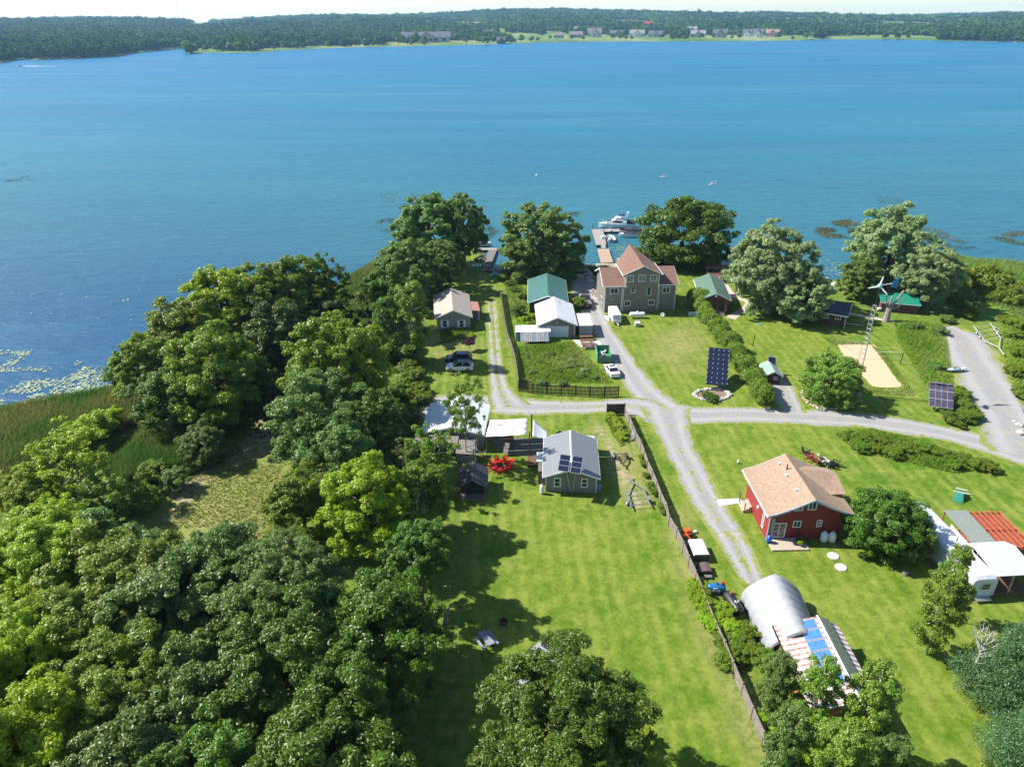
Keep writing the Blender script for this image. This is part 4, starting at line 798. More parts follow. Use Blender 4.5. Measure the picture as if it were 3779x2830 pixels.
# --- dark cabin with solar roof
h = H('cabin', 'long dark brick cabin with solar panels covering its roof', 'cabin', 52.8, 127.6, -29)
h.gable(0, 10.6, 0, 6.4, 2.55, 3.7, brick, darkshing, axis='x', oh=.5, ohf=.3)
pvd = mat('solar_glass_dark', (.006, .011, .028), .12, var=.1, spec=.7); pvb = mat('solar_glass_blue', (.07, .20, .45), .25, var=.25, scale=4); pvn = mat('solar_glass_navy', (.012, .018, .04), .16, var=.15, scale=4)
fr = mat('silver_frame', (.55, .57, .58), .35, metal=.6, var=.05)
for i in range(5):
    x = .5+i*1.95; z = lambda y: 2.55+(y)*(1.15/3.2)+.17; MB().slab([(x, -.25, z(-.25)), (x+1.85, -.25, z(-.25)), (x+1.85, 2.9, z(2.9)), (x, 2.9, z(2.9))], .04).build('solar_panel', pvd, h.o)
for x0, x1, y0, y1 in ((218,280,1054,1098), (328,390,1064,1106), (438,500,1074,1118), (546,608,1088,1130)): h.winpx('C', x0, y0, x1, y1)
h.box('downpipe', 10.5, 10.6, -.1, -.02, 0, 2.4, WHITE()); h.pipe('roof_vent', 6.2, 4.2, 3.3, 4.0, .09, dkmetal)
# --- green roof shed by the pollarded tree
h = H('shed', 'low brown shed with bright green metal roof behind the pollarded tree', 'shed', 72.6, 130.8, -16)
h.box('wall', 0, 6.6, 0, 3.2, 0, 1.95, mat('red_brown_board', (.13, .055, .04), .85, kind='line', per=.2, gap=.1, dk=.6)); h.slab('roof', [(-.3, -.45, 1.95), (6.9, -.45, 1.95), (6.9, 3.6, 2.75), (-.3, 3.6, 2.75)], .08, brightgreen)
h.box('fascia', -.3, 6.9, -.49, -.455, 1.83, 1.95, WHITE()); h.box('side_wall', 0, 6.6, 1.5, 3.2, 1.953, 2.25, brick); h.box('door', .8, 1.7, -.05, -.002, .05, 1.8, woodg)
# --- tiny pump shed with a solar panel
h = H('shed', 'tiny brown shed with pale green roof and one solar panel', 'shed', 40.2, 100.2, -4)
h.gable(0, 2.2, 0, 3.4, 1.55, 2.15, mat('brown_board2', (.12, .05, .035), .85), mat('pale_green_metal', (.24, .33, .28), .5, var=.08, kind='line', axis=1, per=.25, gap=.1, dk=.75), oh=.3, ohf=.3)
h.win(1.2, 1.75, .7, 1.15, frame=.05, mull='+'); sp_ = h.slab('solar_panel', [(.95, 3.2, 1.9), (2.15, 3.1, 1.75), (2.2, 3.75, 2.85), (1.0, 3.85, 3.0)], .05, fr); MB().slab([(1.01, 3.165, 1.98), (2.09, 3.075, 1.84), (2.13, 3.66, 2.8), (1.05, 3.76, 2.92)], .02).build('panel_glass', pvn, sp_)
# --- grey house with roof arrays
h = H('house', 'low grey sided house with grey metal roof in the middle of the lawn', 'house', 4.0, 71.7, -3.4)
h.gable(0, 6.25, 0, 8.1, 2.45, 3.6, greyside, greyroof, oh=.35, ohf=.45); 
h.winpx('I', 380, 1042, 478, 1162, mull='h', frame=.12); h.winpx('I', 750, 1052, 845, 1170, mull='h', frame=.12)
for x_ in (-.02, 6.15): h.box('corner_board', x_, x_+.11, -.04, -.003, 0, 2.15, WHITE())
MB().loft([[(u, v, z) for u, z in ((3.0, 3.72), (3.125, 3.80), (3.25, 3.72))] for v in (-.46, 8.56)]).build('ridge_cap', mat('pale_blue_metal', (.5, .57, .62), .4, var=.04), h.o)
h.box('side_room', -.95, -.002, 1.5, 5.6, 0, 1.95, mat('taupe_panel', (.15, .13, .12), .8)); h.slab('side_roof', [(-1.2, 3.6, 2.0), (-.36, 3.6, 2.0), (-.36, 5.8, 2.0), (-1.2, 5.8, 2.0)], .07, mat('pale_blue_metal', (.5, .57, .62)))
h.pipe('stove_pipe', 1.0, 4.4, 2.7, 3.6, .08, galv); h.box('pipe_flashing', .7, 1.3, 4.2, 4.5, 2.96, 3.0, galv); h.box('stove_box', 6.28, 6.8, 5.2, 6.0, 0, 1.6, dkmetal); h.pipe('chimney', 6.5, 5.6, 1.6, 2.9, .11, galv)
h.slab('back_porch_roof', [(.6, 8.6, 2.3), (6.4, 8.6, 2.3), (6.4, 10.1, 2.05), (.6, 10.1, 2.05)], .06, mat('clear_corrugated', (.45, .45, .44), .4, kind='line', axis=0, per=.2, gap=.3, dk=.75))
for x_ in (.7, 6.2): h.box('post', x_, x_+.1, 9.9, 10.0, 0, 2.0, woodb)
h.box('side_deck', -2.4, -1.0, 5.2, 7.4, 0, .3, woodb); h.box('barrel', 6.35, 6.9, .3, .9, 0, .7, mat('blue_grey_plastic', (.2, .27, .32), .5))
# --- solar pole carrying two tilted frames of three panels
def array(name, label, quad, nx, ny, gl, frm, pole, cat='solar array', gap=.03, back=True, poler=.09, dots=False):
    bl, br, tr, tl = [Vector(v) for v in quad]; r_ = thing(name, label, cat, pole); off = -Vector(pole)
    tr = tl+br-bl
    nrm = (br-bl).cross(tl-bl).normalized(); nrm = -nrm if nrm.y > 0 and nrm.z < 0 else nrm
    if nrm.z < 0: nrm = -nrm
    q4 = lambda u, v: bl.lerp(br, u).lerp(tl.lerp(tr, u), v)+off
    MB().slab([q4(0, 0), q4(1, 0), q4(1, 1), q4(0, 1)], .05).build('rack', frm, r_)
    for i in range(nx):
        for j in range(ny):
            a, b = i/nx+gap/nx, (i+1)/nx-gap/nx; c_, d_ = j/ny+gap/ny, (j+1)/ny-gap/ny; MB().slab([v+nrm*.03 for v in (q4(a, c_), q4(b, c_), q4(b, d_), q4(a, d_))], .025).build('solar_panel', gl, r_)
    c_ = q4(.5, .5)-nrm*.1; MB().tube([(0, 0, -.1), (c_.x, c_.y, c_.z)], poler, 8).build('pole', galv if poler < .12 else dkmetal, r_)
    if dots:
        m_ = MB()
        for i in range(nx+1):
            for j in range(ny*2): p_ = q4(min(.985, max(.015, i/nx)), (j+.5)/(ny*2))+nrm*.045; m_.rock(p_, .055, 1, 1)
        m_.build('clips', WHITE(), r_)
    return r_
array('solar_array', 'solar array of three panels left of the pole, above the grey house roof', (P('I',430,938,4.05), P('I',578,962,4.05), P('I',612,742,4.75), P('I',470,718,4.75)), 1, 3, pvn, fr, (7.22, 71.2, 0), poler=.06, gap=.05)
array('solar_array', 'solar array of three panels right of the pole, above the grey house roof', (P('I',598,965,4.05), P('I',745,990,4.05), P('I',785,765,4.75), P('I',640,742,4.75)), 1, 3, pvn, fr, (7.30, 71.2, 0), poler=.06, gap=.05)
array('solar_tracker', 'large dark solar tracker with sixteen panels standing on the lawn by the hedge', (P('F',572,1355,1.0), P('F',862,1385,1.0), P('F',910,880,4.4), P('F',612,850,4.4)), 4, 4, pvn, mat('tracker_frame', (.05, .055, .06), .4), (32.3, 99.9, 0), poler=.16, gap=.02, dots=True)
array('solar_tracker', 'smaller solar tracker with twelve silver-framed panels beside the gravel spur', (P('G',1180,1235,.9), P('G',1430,1270,.9), P('G',1435,1025,3.1), P('G',1190,985,3.1)), 4, 3, mat('solar_glass_violet', (.045, .035, .075), .25, var=.2, kind='line', axis=0, per=.16, gap=.2, dk=.5), fr, (62.2, 91.4, 0), poler=.12, gap=.05)
# --- red house
h = H('house', 'red sided house with tan shingle roof and sliding door on the right-hand lawn', 'house', 28.2, 62.4, 1)
rw = mat('barn_red_siding', (.2,)*3); W_ = 8.1
cur = lambda x: 3.6+1.95*(1-abs(x-4.35)/4.35)**1.22   # gently flared roof curve
xs = np.linspace(0, W_+.5, 13); prof = [(x, cur(min(x, 8.7))) for x in xs if x <= W_]
MB().loft([[(x, v, z) for x, z in [(0, 0), (W_, 0)]+prof[::-1]] for v in (0, 7.4)]).build('wall', redsidx, h.o)
MB().box(-.02, -.002, 0, 7.4, 0, 3.2).build('side_wall', redsid, h.o)
rp = [(x, cur(x)) for x in np.linspace(-.35, 8.95, 15)]
rp = [(x, 3.6-(.28*(-x)) if x < 0 else (3.6-.28*(x-8.7) if x > 8.7 else cur(x))) for x in np.linspace(-.45, 9.1, 17)]; i0 = min(range(17), key=lambda i: abs(rp[i][0]-4.35)); rp[i0] = (4.35, 5.55)
MB().loft([[(x, v, z+.02) for x, z in rp]+[(x, v, z+.15) for x, z in rp[::-1]] for v in (-.42, 8.6)]).build('roof', tanshing, h.o)
for v0, v1 in ((-.49, -.425), (8.605, 8.66)): MB().loft([[(x, v, z-.12) for x, z in rp]+[(x, v, z+.13) for x, z in rp[::-1]] for v in (v0, v1)]).build('bargeboard', mat('blue_grey_trim', (.42, .5, .56), .5), h.o)
h.box('gutter', -.52, -.455, -.42, 8.6, 3.35, 3.5, WHITE()); h.box('gutter', 9.105, 9.16, -.42, 8.6, 3.35, 3.5, WHITE())
dm = MB(); y0, y1 = 2.6, 6.6; my = 5.8
dm.slab([(5.0, my, 5.42), (9.3, my, 4.9), (9.3, 2.5, 4.15), (6.6, 2.5, 4.15), ], .12); dm.slab([(5.0, my+.002, 5.42), (9.3, my+.002, 4.9), (8.9, 7.6, 4.3), (6.2, 7.6, 4.6)], .12); dm.build('porch_roof', tanshing, h.o)
h.box('porch_wall', 8.11, 9.0, 2.7, 7.0, 0, 3.7, redsidx)
for yy in (1.9, 4.7, 7.1): h.box('skylight', 3.15, 3.6, yy, yy+.45, 5.0, 5.28, mat('skylight_box', (.45, .45, .44), .4))
h.pipe('chimney', 3.6, 5.9, 4.8, 5.95, .08, dkmetal)
for x0, y0, x1, y1, mu in ((1197,788,1320,888,'v'), (1036,820,1158,896,'v'), (1022,1012,1132,1090,'v'), (1296,1003,1376,1082,'+')): h.winpx('J', x0, y0, x1, y1, mull=mu)
dr = h.winpx('J', 772, 1038, 960, 1206, name='sliding_door', gm=glassmat('patio_glass', (.10, .10, .09)))
h.winpx('J', 660, 905, 718, 1070, side='L', off=-.02); h.box('corner_board', -.03, .1, -.04, -.003, 0, 3.2, WHITE()); h.box('panel', .25, .6, -.06, -.003, .9, 3.0, mat('grey_panel', (.3, .33, .36), .5)); MB().tube([(-.12, 3.4, 1.9), (-.02, 3.4, 1.9)], .2, 14).build('wall_lamp', WHITE(), h.o)
h.box('deck', .0, 4.1, -2.0, -.01, 0, .18, woodd)
for i in range(3): h.box('step', -1.1+.35*i, -.76+.35*i, 4.9, 6.6, 0, .25*(i+1), woodd)
for y_ in (4.8, 6.7): h.box('post', -1.0, -.9, y_-.05, y_+.05, 0, 1.4, woodb)
# --- shed with white-blue roof, lean-to
h = H('shed', 'wide shed with pale metal roof in tree shade at the end of the side road', 'shed', -12.3, 82.0, 0)
mpts = lambda *p: p
h.o.rotation_euler.z = R(-4); h.M = Matrix.Translation((-12.3, 82.0, 0))@Matrix.Rotation(R(-4), 4, 'Z')
h.gable(.3, 8.3, 0, 7.6, 2.4, 3.45, mat('grey_shed_wall', (.27, .27, .26), .85), mat('pale_blue_roof', (.56, .60, .63), .5, var=.06, kind='line', axis=1, per=.3, gap=.08, dk=.75), oh=.3, ohf=.35)
h = H('lean_to', 'weathered plank lean-to built on the front of the pale-roofed shed', 'shed', -12.9, 79.6, -6)
h.slab('roof', [(-.2, -.2, 1.9), (5.6, -.2, 1.9), (5.6, 2.2, 2.35), (-.2, 2.2, 2.35)], .08, woodgy); h.box('wall', 0, 5.3, 0, 2.0, 0, 1.8, mat('dark_weathered_wall', (.09, .085, .08), .9, kind='line', axis=0, per=.18, gap=.12, dk=.5))
h.slab('roof', [(5.65, -1.3, 1.75), (7.9, -1.3, 1.75), (7.9, 1.6, 2.1), (5.65, 1.6, 2.1)], .07, woodgy); h.box('wall', 5.75, 7.7, -1.1, 1.4, 0, 1.68, mat('grey_shed_wall', (.27, .27, .26)))
h = H('woodshed', 'small dark open-fronted shed with black ribbed roof below the scrubby birches', 'shed', -6.4, 70.3, 0)
h.gable(0, 3.1, .9, 3.6, 1.9, 2.8, mat('black_board', (.03, .028, .03), .9), mat('black_ribbed_roof', (.055, .05, .065), .6, kind='line', axis=1, per=.2, gap=.2, dk=.5), oh=.3, ohf=.2, trim=False)
h.slab('roof', [(-.3, -.35, 1.83), (1.55, -.35, 2.94), (1.55, .69, 2.94), (-.3, .69, 1.83)], .08, mat('black_ribbed_roof', (.05,)*3)); h.slab('roof', [(1.553, -.35, 2.94), (3.4, -.35, 1.83), (3.4, .69, 1.83), (1.553, .69, 2.94)], .08, mat('black_ribbed_roof', (.05,)*3))
for x_ in (0, 3.0): h.box('post', x_, x_+.1, -.2, -.1, 0, 1.85, woodg)
h.box('floor', 0, 3.1, -.3, .88, 0, .2, woodg)
# --- hoop shelter
h = H('shelter', 'silver fabric hoop shelter with a pointed ridge by the end of the farm track', 'shelter', 21.9, 46.2, 0)
hoop = mat('silver_tarp', (.30, .31, .33), .6, metal=.1, var=.05, scale=1.5)
SL = [(22.75, 46.2), (22.35, 53.2)]; A0, A1 = Vector((22.9, 46.0, 0)), Vector((22.6, 53.4, 0)); B0, B1 = Vector((28.2, 45.4, 0)), Vector((28.6, 53.0, 0)); org = Vector((21.9, 46.2, 0))
n = 44; secs = []
for i in range(n+1):
    u = i/n; a = A0.lerp(A1, u); b = B0.lerp(B1, u); sec = []
    sag = 1-.035*abs(sin(u*pi*7))**.6*0-.045*(1-abs(sin(u*pi*7)))*-1*0-.05*abs(cos(u*pi*7))**3*0
    bul = 1+.055*(abs(sin(u*pi*7))**.6-1)
    for k in range(17):
        s_ = k/16; ang = pi*s_; x = (1-cos(ang))/2; hgt = 3.1*(sin(ang)**.75)*(.80+.20*(1-abs(2*s_-1)))+.5*max(0, 1-abs(2*s_-1)*2.4)
        p_ = a.lerp(b, .5+(x-.5)*bul)-org; sec.append((p_.x, p_.y, hgt*bul))
    secs.append(sec)
m_ = MB(); m_.loft(secs, closed=False, cap=False); o_h = m_.build('cover', hoop, h.o, smooth=True)
sf = o_h.modifiers.new('thickness', 'SOLIDIFY'); sf.thickness = .03
for i in range(8):
    u = i/7; sec = secs[min(n, int(u*n))]; MB().tube([(x*.995+.01, y, max(0, z-.09)) for x, y, z in sec], .04, 6).build('hoop_frame', galv, h.o)
# --- striped roof building with blue solar panels
h = H('barn', 'long shed with rust and white striped metal roof carrying blue solar panels', 'shed', 23.9, 38.6, 0)
stripe = bpy.data.materials.new('striped_rust_roof'); t = NT(stripe); v_ = t.obj(); sy_ = t.new('ShaderNodeSeparateXYZ', _0=v_).outputs[1]
fr_ = t.math('FRACT', t.math('DIVIDE', t.math('ADD', sy_, t.math('MULTIPLY', t.noise(v_, 2., 3), .08)), .58)); k_ = t.math('LESS_THAN', fr_, .52); c_ = t.mix(t.math('MULTIPLY', k_, t.mapr(t.noise(v_, 3, 4), .3, .6, .5, 1)), (.66, .63, .62), (.27, .13, .10)); t.col(c_); t.b.inputs['Roughness'].default_value = .5
h.gable(0, 5.6, 0, 8.8, 2.35, 3.3, mat('plywood_orange', (.38, .17, .06), .8, var=.15), stripe, oh=.15, ohf=.15, rx=.62, trim=False)
for q_ in ((-.2, 2.45), ): MB().bar((-.22, -.15, 2.33), (-.22, 8.95, 2.33), .06, .18).build('fascia', dkmetal, h.o)
MB().box(3.55, 3.72, -.2, 9.0, 3.5, 3.6).build('ridge_flashing', WHITE(), h.o); 
MB().slab([(3.95, -.2, 3.44), (4.75, -.2, 3.12), (4.75, 8.95, 3.12), (3.95, 8.95, 3.44)], .05).build('green_strip', mat('olive_green_sheet', (.10, .14, .09), .6), h.o)
for i in range(6):
    y0 = 8.75-i*1.17; zz = lambda x: 2.35+x*.95/3.47+.22; a, b = 1.75, 3.3; yb = y0-1.1
    f = MB().slab([(a, yb, zz(a)), (b, yb, zz(b)), (b, y0, zz(b)), (a, y0, zz(a))], .05).build('solar_panel', fr, h.o); MB().slab([(a+.07, yb+.07, zz(a+.07)+.012), (b-.07, yb+.07, zz(b-.07)+.012), (b-.07, y0-.07, zz(b-.07)+.012), (a+.07, y0-.07, zz(a+.07)+.012)], .015).build('panel_glass', pvb, f)
# --- mobile home, pergola, white canopy
h = H('mobile_home', 'long white mobile home with rounded aluminium end at the right edge', 'mobile home', 45.3, 53.0, 5)
h.o.rotation_euler.z = R(5); wht = mat('white_aluminium', (.55, .58, .62), .5, metal=.0, var=.07, scale=1.2, c2=(.36, .38, .42), t0=.52, t1=.8)
sec = lambda y, s_, zt: [(0-.0, y, .35), (2.6, y, .35), (2.6, y, zt-.3), (2.35, y, zt-.05), (1.3, y, zt), (.25, y, zt-.05), (0, y, zt-.3)]
MB().loft([[(x, -.0+y, z) for x, y, z in sec(0, 1, 2.55)], [(x, y, z) for x, y, z in sec(.35, 1, 2.85)], sec(12.2, 1, 2.9), sec(12.5, 1, 2.6)]).build('body', wht, h.o, bevel=.04)
h.win(1.05, 1.85, 1.3, 1.95, off=.0, mull='h', fm=fr, name='window'); h.box('skirt', .1, 2.5, .15, 12.3, 0, .35, mat('teal_skirt', (.25, .42, .42), .6)); h.box('hitch', .5, 2.1, -.6, -.02, .25, .38, galv); h.pipe('vent', 1.7, 5.4, 2.85, 3.25, .05, dkmetal)
h.slab('shed_roof', [(2.7, 4.2, 3.1), (2.7, 1.6, 2.7), (-.02+3.0, 1.2, 2.6), (3.6, 4.0, 3.2)], .05, wht)
h = H('pergola', 'rust-red timber pergola, half roofed with grey mesh, behind the mobile home', 'pergola', 48.0, 57.6, 0)
redw = mat('red_stained_timber', (.42, .10, .045), .8, var=.15, scale=2)
for i in range(11):
    x = .1+i*.6; MB().box(x, x+.07, 0, 6.0, 2.70, 2.85).build('rafter', redw, h.o)
for y_ in (0, 3.0, 5.95): MB().box(0, 6.4, y_, y_+.09, 2.55, 2.695).build('beam', redw, h.o)
for x_ in (.05, 6.25):
    for y_ in (0, 3.0, 5.95): MB().box(x_, x_+.1, y_, y_+.1, 0, 2.545).build('post', redw, h.o)
MB().box(0, .03, .1, 5.9, .1, 1.0).build('lattice', mat('red_lattice', (.42, .10, .045), .8, kind='line', axis=1, per=.15, gap=.45, dk=.25), h.o)
MB().slab([(-.05, -.05, 2.87), (2.55, -.05, 2.87), (2.55, 6.1, 2.87), (-.05, 6.1, 2.87)], .03).build('mesh_roof', mat('grey_green_mesh', (.20, .23, .20), .85, var=.2, scale=6), h.o)
MB().box(.03, .05, .1, 4.4, 1.1, 2.3).build('white_board', WHITE(), h.o)
MB().box(2.6, 6.3, .05, 6.0, 2.38, 2.42).build('lath_ceiling', mat('red_laths', (.30, .075, .035), .85, kind='line', axis=1, per=.2, gap=.35, dk=.4), h.o)
MB().box(.2, 6.2, .1, 5.9, .1, .2).build('floor', mat('red_brown_deck', (.30, .09, .05), .85, kind='line', axis=0, per=.16, gap=.15, dk=.4), h.o)
h = H('canopy', 'white corrugated canopy over a timber porch at the mobile home', 'canopy', 47.4, 53.4, 4)
cw = mat('white_corrugated', (.52, .55, .58), .5, var=.05, kind='line', axis=0, per=.3, gap=.4, dk=.72)
h.slab('roof', [(.2, -.1, 2.75), (4.6, -.1, 2.75), (4.6, 3.6, 3.25), (.2, 3.6, 3.25)], .05, cw); h.slab('roof', [(.2, 3.61, 3.25), (4.6, 3.61, 3.25), (4.2, 4.6, 3.0), (0, 4.6, 3.0)], .05, cw)
for x_ in (.4, 2.2, 4.2): h.box('post', x_, x_+.14, .1, .24, 0, 2.65, woodn)
h.box('wall', .5, 4.3, 3.2, 3.3, 0, 2.9, mat('plywood_orange', (.3,)*3)); h.box('porch_floor', .3, 4.4, .1, 3.4, 0, .3, woodb)
# trailer under the foreground ash
h = H('camper_trailer', 'grey flat camper roof mostly hidden under the foreground ash crown', 'trailer', -1.5, 41.7, -42)
h.M = Matrix.Translation((-1.5, 41.7, 0))@Matrix.Rotation(R(-42), 4, 'Z')
h.o.rotation_euler.z = R(48); h.box('body', 0, 6.4, -2.4, 0, .5, 2.1, mat('grey_white_panel', (.4, .41, .42), .5, var=.12, scale=1)); h.box('roof', -.08, 6.5, -2.48, .06, 2.103, 2.2, mat('roof_grey', (.34, .34, .35), .6, var=.2, scale=1)); h.box('awning_rail', -.1, 6.5, .08, .2, 2.0, 2.12, woodg)
for i in range(3): h.box('roof_hatch', 3.7+i*.9, 4.3+i*.9, -1.0, -.3, 2.203, 2.28, dkmetal)
for x_ in (2.6, 3.5): MB().tube([(x_, -2.45, .36), (x_, -2.2, .36)], .36, 14).build('wheel', rubber, h.o)
def text_mesh(tc):
    t_ = bpy.data.objects.new('tmp', tc); COL.objects.link(t_); me = bpy.data.meshes.new_from_object(t_.evaluated_get(bpy.context.evaluated_depsgraph_get())); bpy.data.objects.remove(t_); return me
# ------------------------------------------------------------------ fences and hedge
def fence(name, label, tops, ztop, hgt, m, span=2.3, gap=.05, bw=.13, group=None, pm_=None, z0=.08):
    pts = [Vector((*p[:2], 0)) for p in tops]; L = smooth_line([(p.x, p.y, 0, 0) for p in pts], .25)[:, :2]; r_ = thing(name, label, 'fence', (L[0][0], L[0][1], 0), 0, group); o = L[0]
    seg = np.concatenate([[0], np.cumsum(np.hypot(*np.diff(L, axis=0).T))]); tot = seg[-1]; n = max(1, round(tot/span)); at = lambda s_: (np.interp(s_, seg, L[:, 0])-o[0], np.interp(s_, seg, L[:, 1])-o[1])
    q_ = random.Random(len(label))
    for i in range(n+1):
        x, y = at(tot*i/n); MB().box(x-.06, x+.06, y-.06, y+.06, -.1, hgt+.1+q_.uniform(0, .12)).build('post', pm_ or m, r_)
    for i in range(n):
        a, b = Vector((*at(tot*i/n), 0)), Vector((*at(tot*(i+1)/n), 0)); d = (b-a); Ls = d.length; d.normalize(); nn = Vector((-d.y, d.x, 0)); mb = MB(); s_ = .08
        while s_ < Ls-.12:
            p = a+d*(s_+bw/2); t_ = q_.uniform(-.03, .03); mb.bar(p+nn*.03+Vector((0, 0, z0)), p+nn*.03+Vector((d.x*t_*.3, d.y*t_*.3, hgt+t_)), .03, bw, up=d); s_ += bw+gap
        for zz in (.35, hgt*.55, hgt-.18): mb.bar(a+Vector((0, 0, zz)), b+Vector((0, 0, zz)), .04, .08)
        mb.build('panel', m, r_)
    return r_
fgrey = mat('weathered_fence', (.235, .20, .17), .9, var=.25, scale=2); fdark = mat('dark_brown_fence', (.055, .035, .028), .85, var=.25, scale=2)
fence('fence', 'curved dark brown picket fence closing the weedy garden along the side road', [P('E', *p) for p in ((240,1458),(520,1492),(960,1512),(1300,1528),(1590,1520))], 0, 1.75, fdark, 2.2, gap=.07)
fence('fence', 'grey wooden fence running from the lake beside the grassy cottage track', [P('D', *p, 1.5) for p in ((1650,20),(1700,260),(1745,490),(1800,650),(1840,780),(1870,950),(1890,1115))]if 0 else [P('A',1368,1135,1.5)]+[P('D', *p, 1.5) for p in ((1700,260),(1745,490),(1790,600),(1840,780),(1870,950),(1890,1115))], 0, 1.5, fgrey, 2.2, gap=.03)
B_ = [P('I', *p, 1.45) for p in ((1350,92),(1410,200),(1500,420),(1560,520),(1660,800),(1730,950),(1790,1100),(1850,1260),(1910,1380),(1975,1540))]+[P('L', *p, 1.45) for p in ((75,10),(160,140),(255,330),(340,540),(440,760))]+[P('M', *p, 1.45) for p in ((60,390),(145,575),(200,700),(260,850),(340,1030),(430,1240),(520,1440),(610,1650),(680,1820))]
fence('fence', 'long weathered grey fence dividing the big lawn from the farm track', B_, 0, 1.45, fgrey, 2.3, gap=.02, bw=.15)
r_ = thing('fence', 'short dark fence corner panel at the road junction', 'fence', P('I', 1105, 185), R(2)); MB().box(0, 2.55, -.06, .06, .1, 1.5).build('panel', mat('dark_slats', (.06, .045, .04), .8, kind='line', axis=0, per=.2, gap=.2, dk=.4), r_); MB().box(-.05, 2.6, -.1, .1, 1.5, 1.75).build('rail', fdark, r_)
for x_ in (-.05, 2.55): MB().box(x_-.06, x_+.06, -.08, .08, 0, 1.9).build('post', fdark, r_)
def lobed(name, label, cat, cs, rs, colr, per=240, leaf=.15, ground=0, seed=1, part='foliage', **kw):
    """hedge / thicket: one leafy body grown round given clump centres (world metres)"""
    o0 = Vector(cs[0]); o0.z = ground; C = np.array([list(Vector(c)-o0) for c in cs]); rs = np.array(rs)
    q_ = np.random.RandomState(seed); Ps, Ns, Ts = [], [], []
    for c, r in zip(C, rs):
        S = c+sphere_dirs(q_, 8, -.4)*r*.7; l = q_.rand()
        for s_ in S:
            r2 = r*q_.uniform(.4, .62); m = int(per*r2*r2*3)+6; d = sphere_dirs(q_, m, -.7); Ps.append(s_+d*(r2*(.4+.7*q_.rand(m)**.5))[:, None]); Ns.append(d*.6+np.array([0, 0, .5])+q_.randn(m, 3)*.5); Ts.append(np.clip(.2*l+.15+.45*q_.rand(m)+.15*d[:, 2], 0, 1))
    Pn = np.vstack(Ps); Pn[:, 2] = np.maximum(Pn[:, 2], .03); me = leaves_mesh(name, Pn, np.vstack(Ns), leaf*(.7+.6*q_.rand(len(Pn))), np.concatenate(Ts), 1.6, seed)
    r_ = thing(name, label, cat, o0); link(part, me, LMm(colr), r_)
    m_ = MB()
    for c in C: m_.tube([(c[0], c[1], -.1), (c[0], c[1], max(.3, c[2]))], [.06, .03], 5)
    m_.build('stem', bark(), r_); return r_
q = random.Random(5); cs, rs = [], []
hp = [P('W', x, y, 1.5) for x, y in ((1506,645),(1522,672),(1545,700),(1568,730),(1590,762),(1612,795),(1636,830),(1655,862))]
Lh = smooth_line([(p.x, p.y, 0, 0) for p in hp], .7)
for i, p in enumerate(Lh): cs.append((p[0]+q.uniform(-.25, .25), p[1], 1.6+.2*sin(i*.9)+(.5 if i < 4 else 0))); rs.append(1.4+.2*sin(i*1.3)+(.4 if i < 4 else 0))
lobed('hedge', 'long clipped green hedge running from the brown cottage down to the road', 'hedge', cs, rs, 'cedar', per=300, leaf=.11)
def patch(label, k, px, z, r, colr, group, name='bush', cat='bush', kind='bush', sq=.8):
    for x, y in px:
        p = P(k, x, y, z); tree(kind, colr, p.x, p.y, z*q.uniform(.8, 1.1), r*q.uniform(.75, 1.25), label, cat, group=group, sq=sq, name=name)
patch('leafy green bush in the wild bed below the curving road', 'W', ((1835,940),(1855,950),(1880,950),(1905,952),(1925,960),(1950,965),(1975,968),(2000,972),(2025,978),(2050,985),(2078,990),(2110,1000),(2135,1008),(1890,968),(1930,978),(1860,965),(2060,1002)), .5, 1.15, 'cedar', 'bushes in the wild bed')
patch('weed clump in the fenced garden behind the dark picket fence', 'W', ((1140,770),(1165,780),(1190,765),(1215,775),(1150,805),(1180,810),(1210,800),(1240,790),(1255,810),(1285,815),(1130,822),(1170,826),(1215,828),(1240,770)), .3, .7, 'willow', 'weed clumps in the fenced garden', 'shrub', 'shrub')
patch('pale flowering clump in the middle of the fenced garden', 'W', ((1235,778),(1250,788),(1262,800),(1228,792)), .35, .6, 'silver', 'pale flowering clumps', 'shrub', 'shrub')
patch('vine-covered shrub against the white garage wall', 'W', ((1130,690),(1142,700),(1150,682),(1128,705)), .6, 1.1, 'bright', 'vine shrubs by the garage', 'shrub', 'shrub')
patch('shrub in the waterside garden above the grassy cottage track', 'W', ((1085,600),(1100,612),(1112,625),(1098,590),(1120,600),(1130,640)), .5, 1.2, 'cedar', 'waterside garden shrubs', 'shrub', 'shrub')
patch('rough bush on the bank between the mown path and the gravel spur', 'W', ((1975,705),(2030,715),(2020,790),(2045,690)), .55, 1.35, 'willow', 'bushes on the rough bank')
patch('bush around the smaller solar tracker', 'W', ((2070,850),(2085,900),(2100,895),(2060,905),(2045,845),(2080,875)), .6, 1.5, 'cedar', 'bushes round the small tracker')
patch('shrub along the right side of the gravel spur', 'W', ((2190,720),(2205,760),(2195,800),(2210,850),(2200,700),(2180,690)), .7, 1.6, 'maple', 'shrubs along the spur')
patch('yellow-green vine bush growing over the long grey fence', 'L', ((440,960),(500,1060),(520,1180),(580,1290),(600,1440),(690,1500),(800,1290),(930,1540),(1050,1560),(780,1440)), .8, 1.0, 'bright', 'vine bushes on the long fence')
patch('lush dark bush beside the silver hoop shelter', 'M', ((330,560),(260,600),(240,700),(300,720),(400,700),(150,640),(180,780),(500,780)), .7, 1.25, 'cedar', 'bushes by the hoop shelter')
patch('bright garden flowers inside the fence corner at the junction', 'I', ((1160,190),(1210,220),(1230,270),(1270,330),(1290,400),(1330,440),(1310,500),(1280,460)), .4, .65, 'lime', 'garden flower clumps', 'shrub', 'shrub')
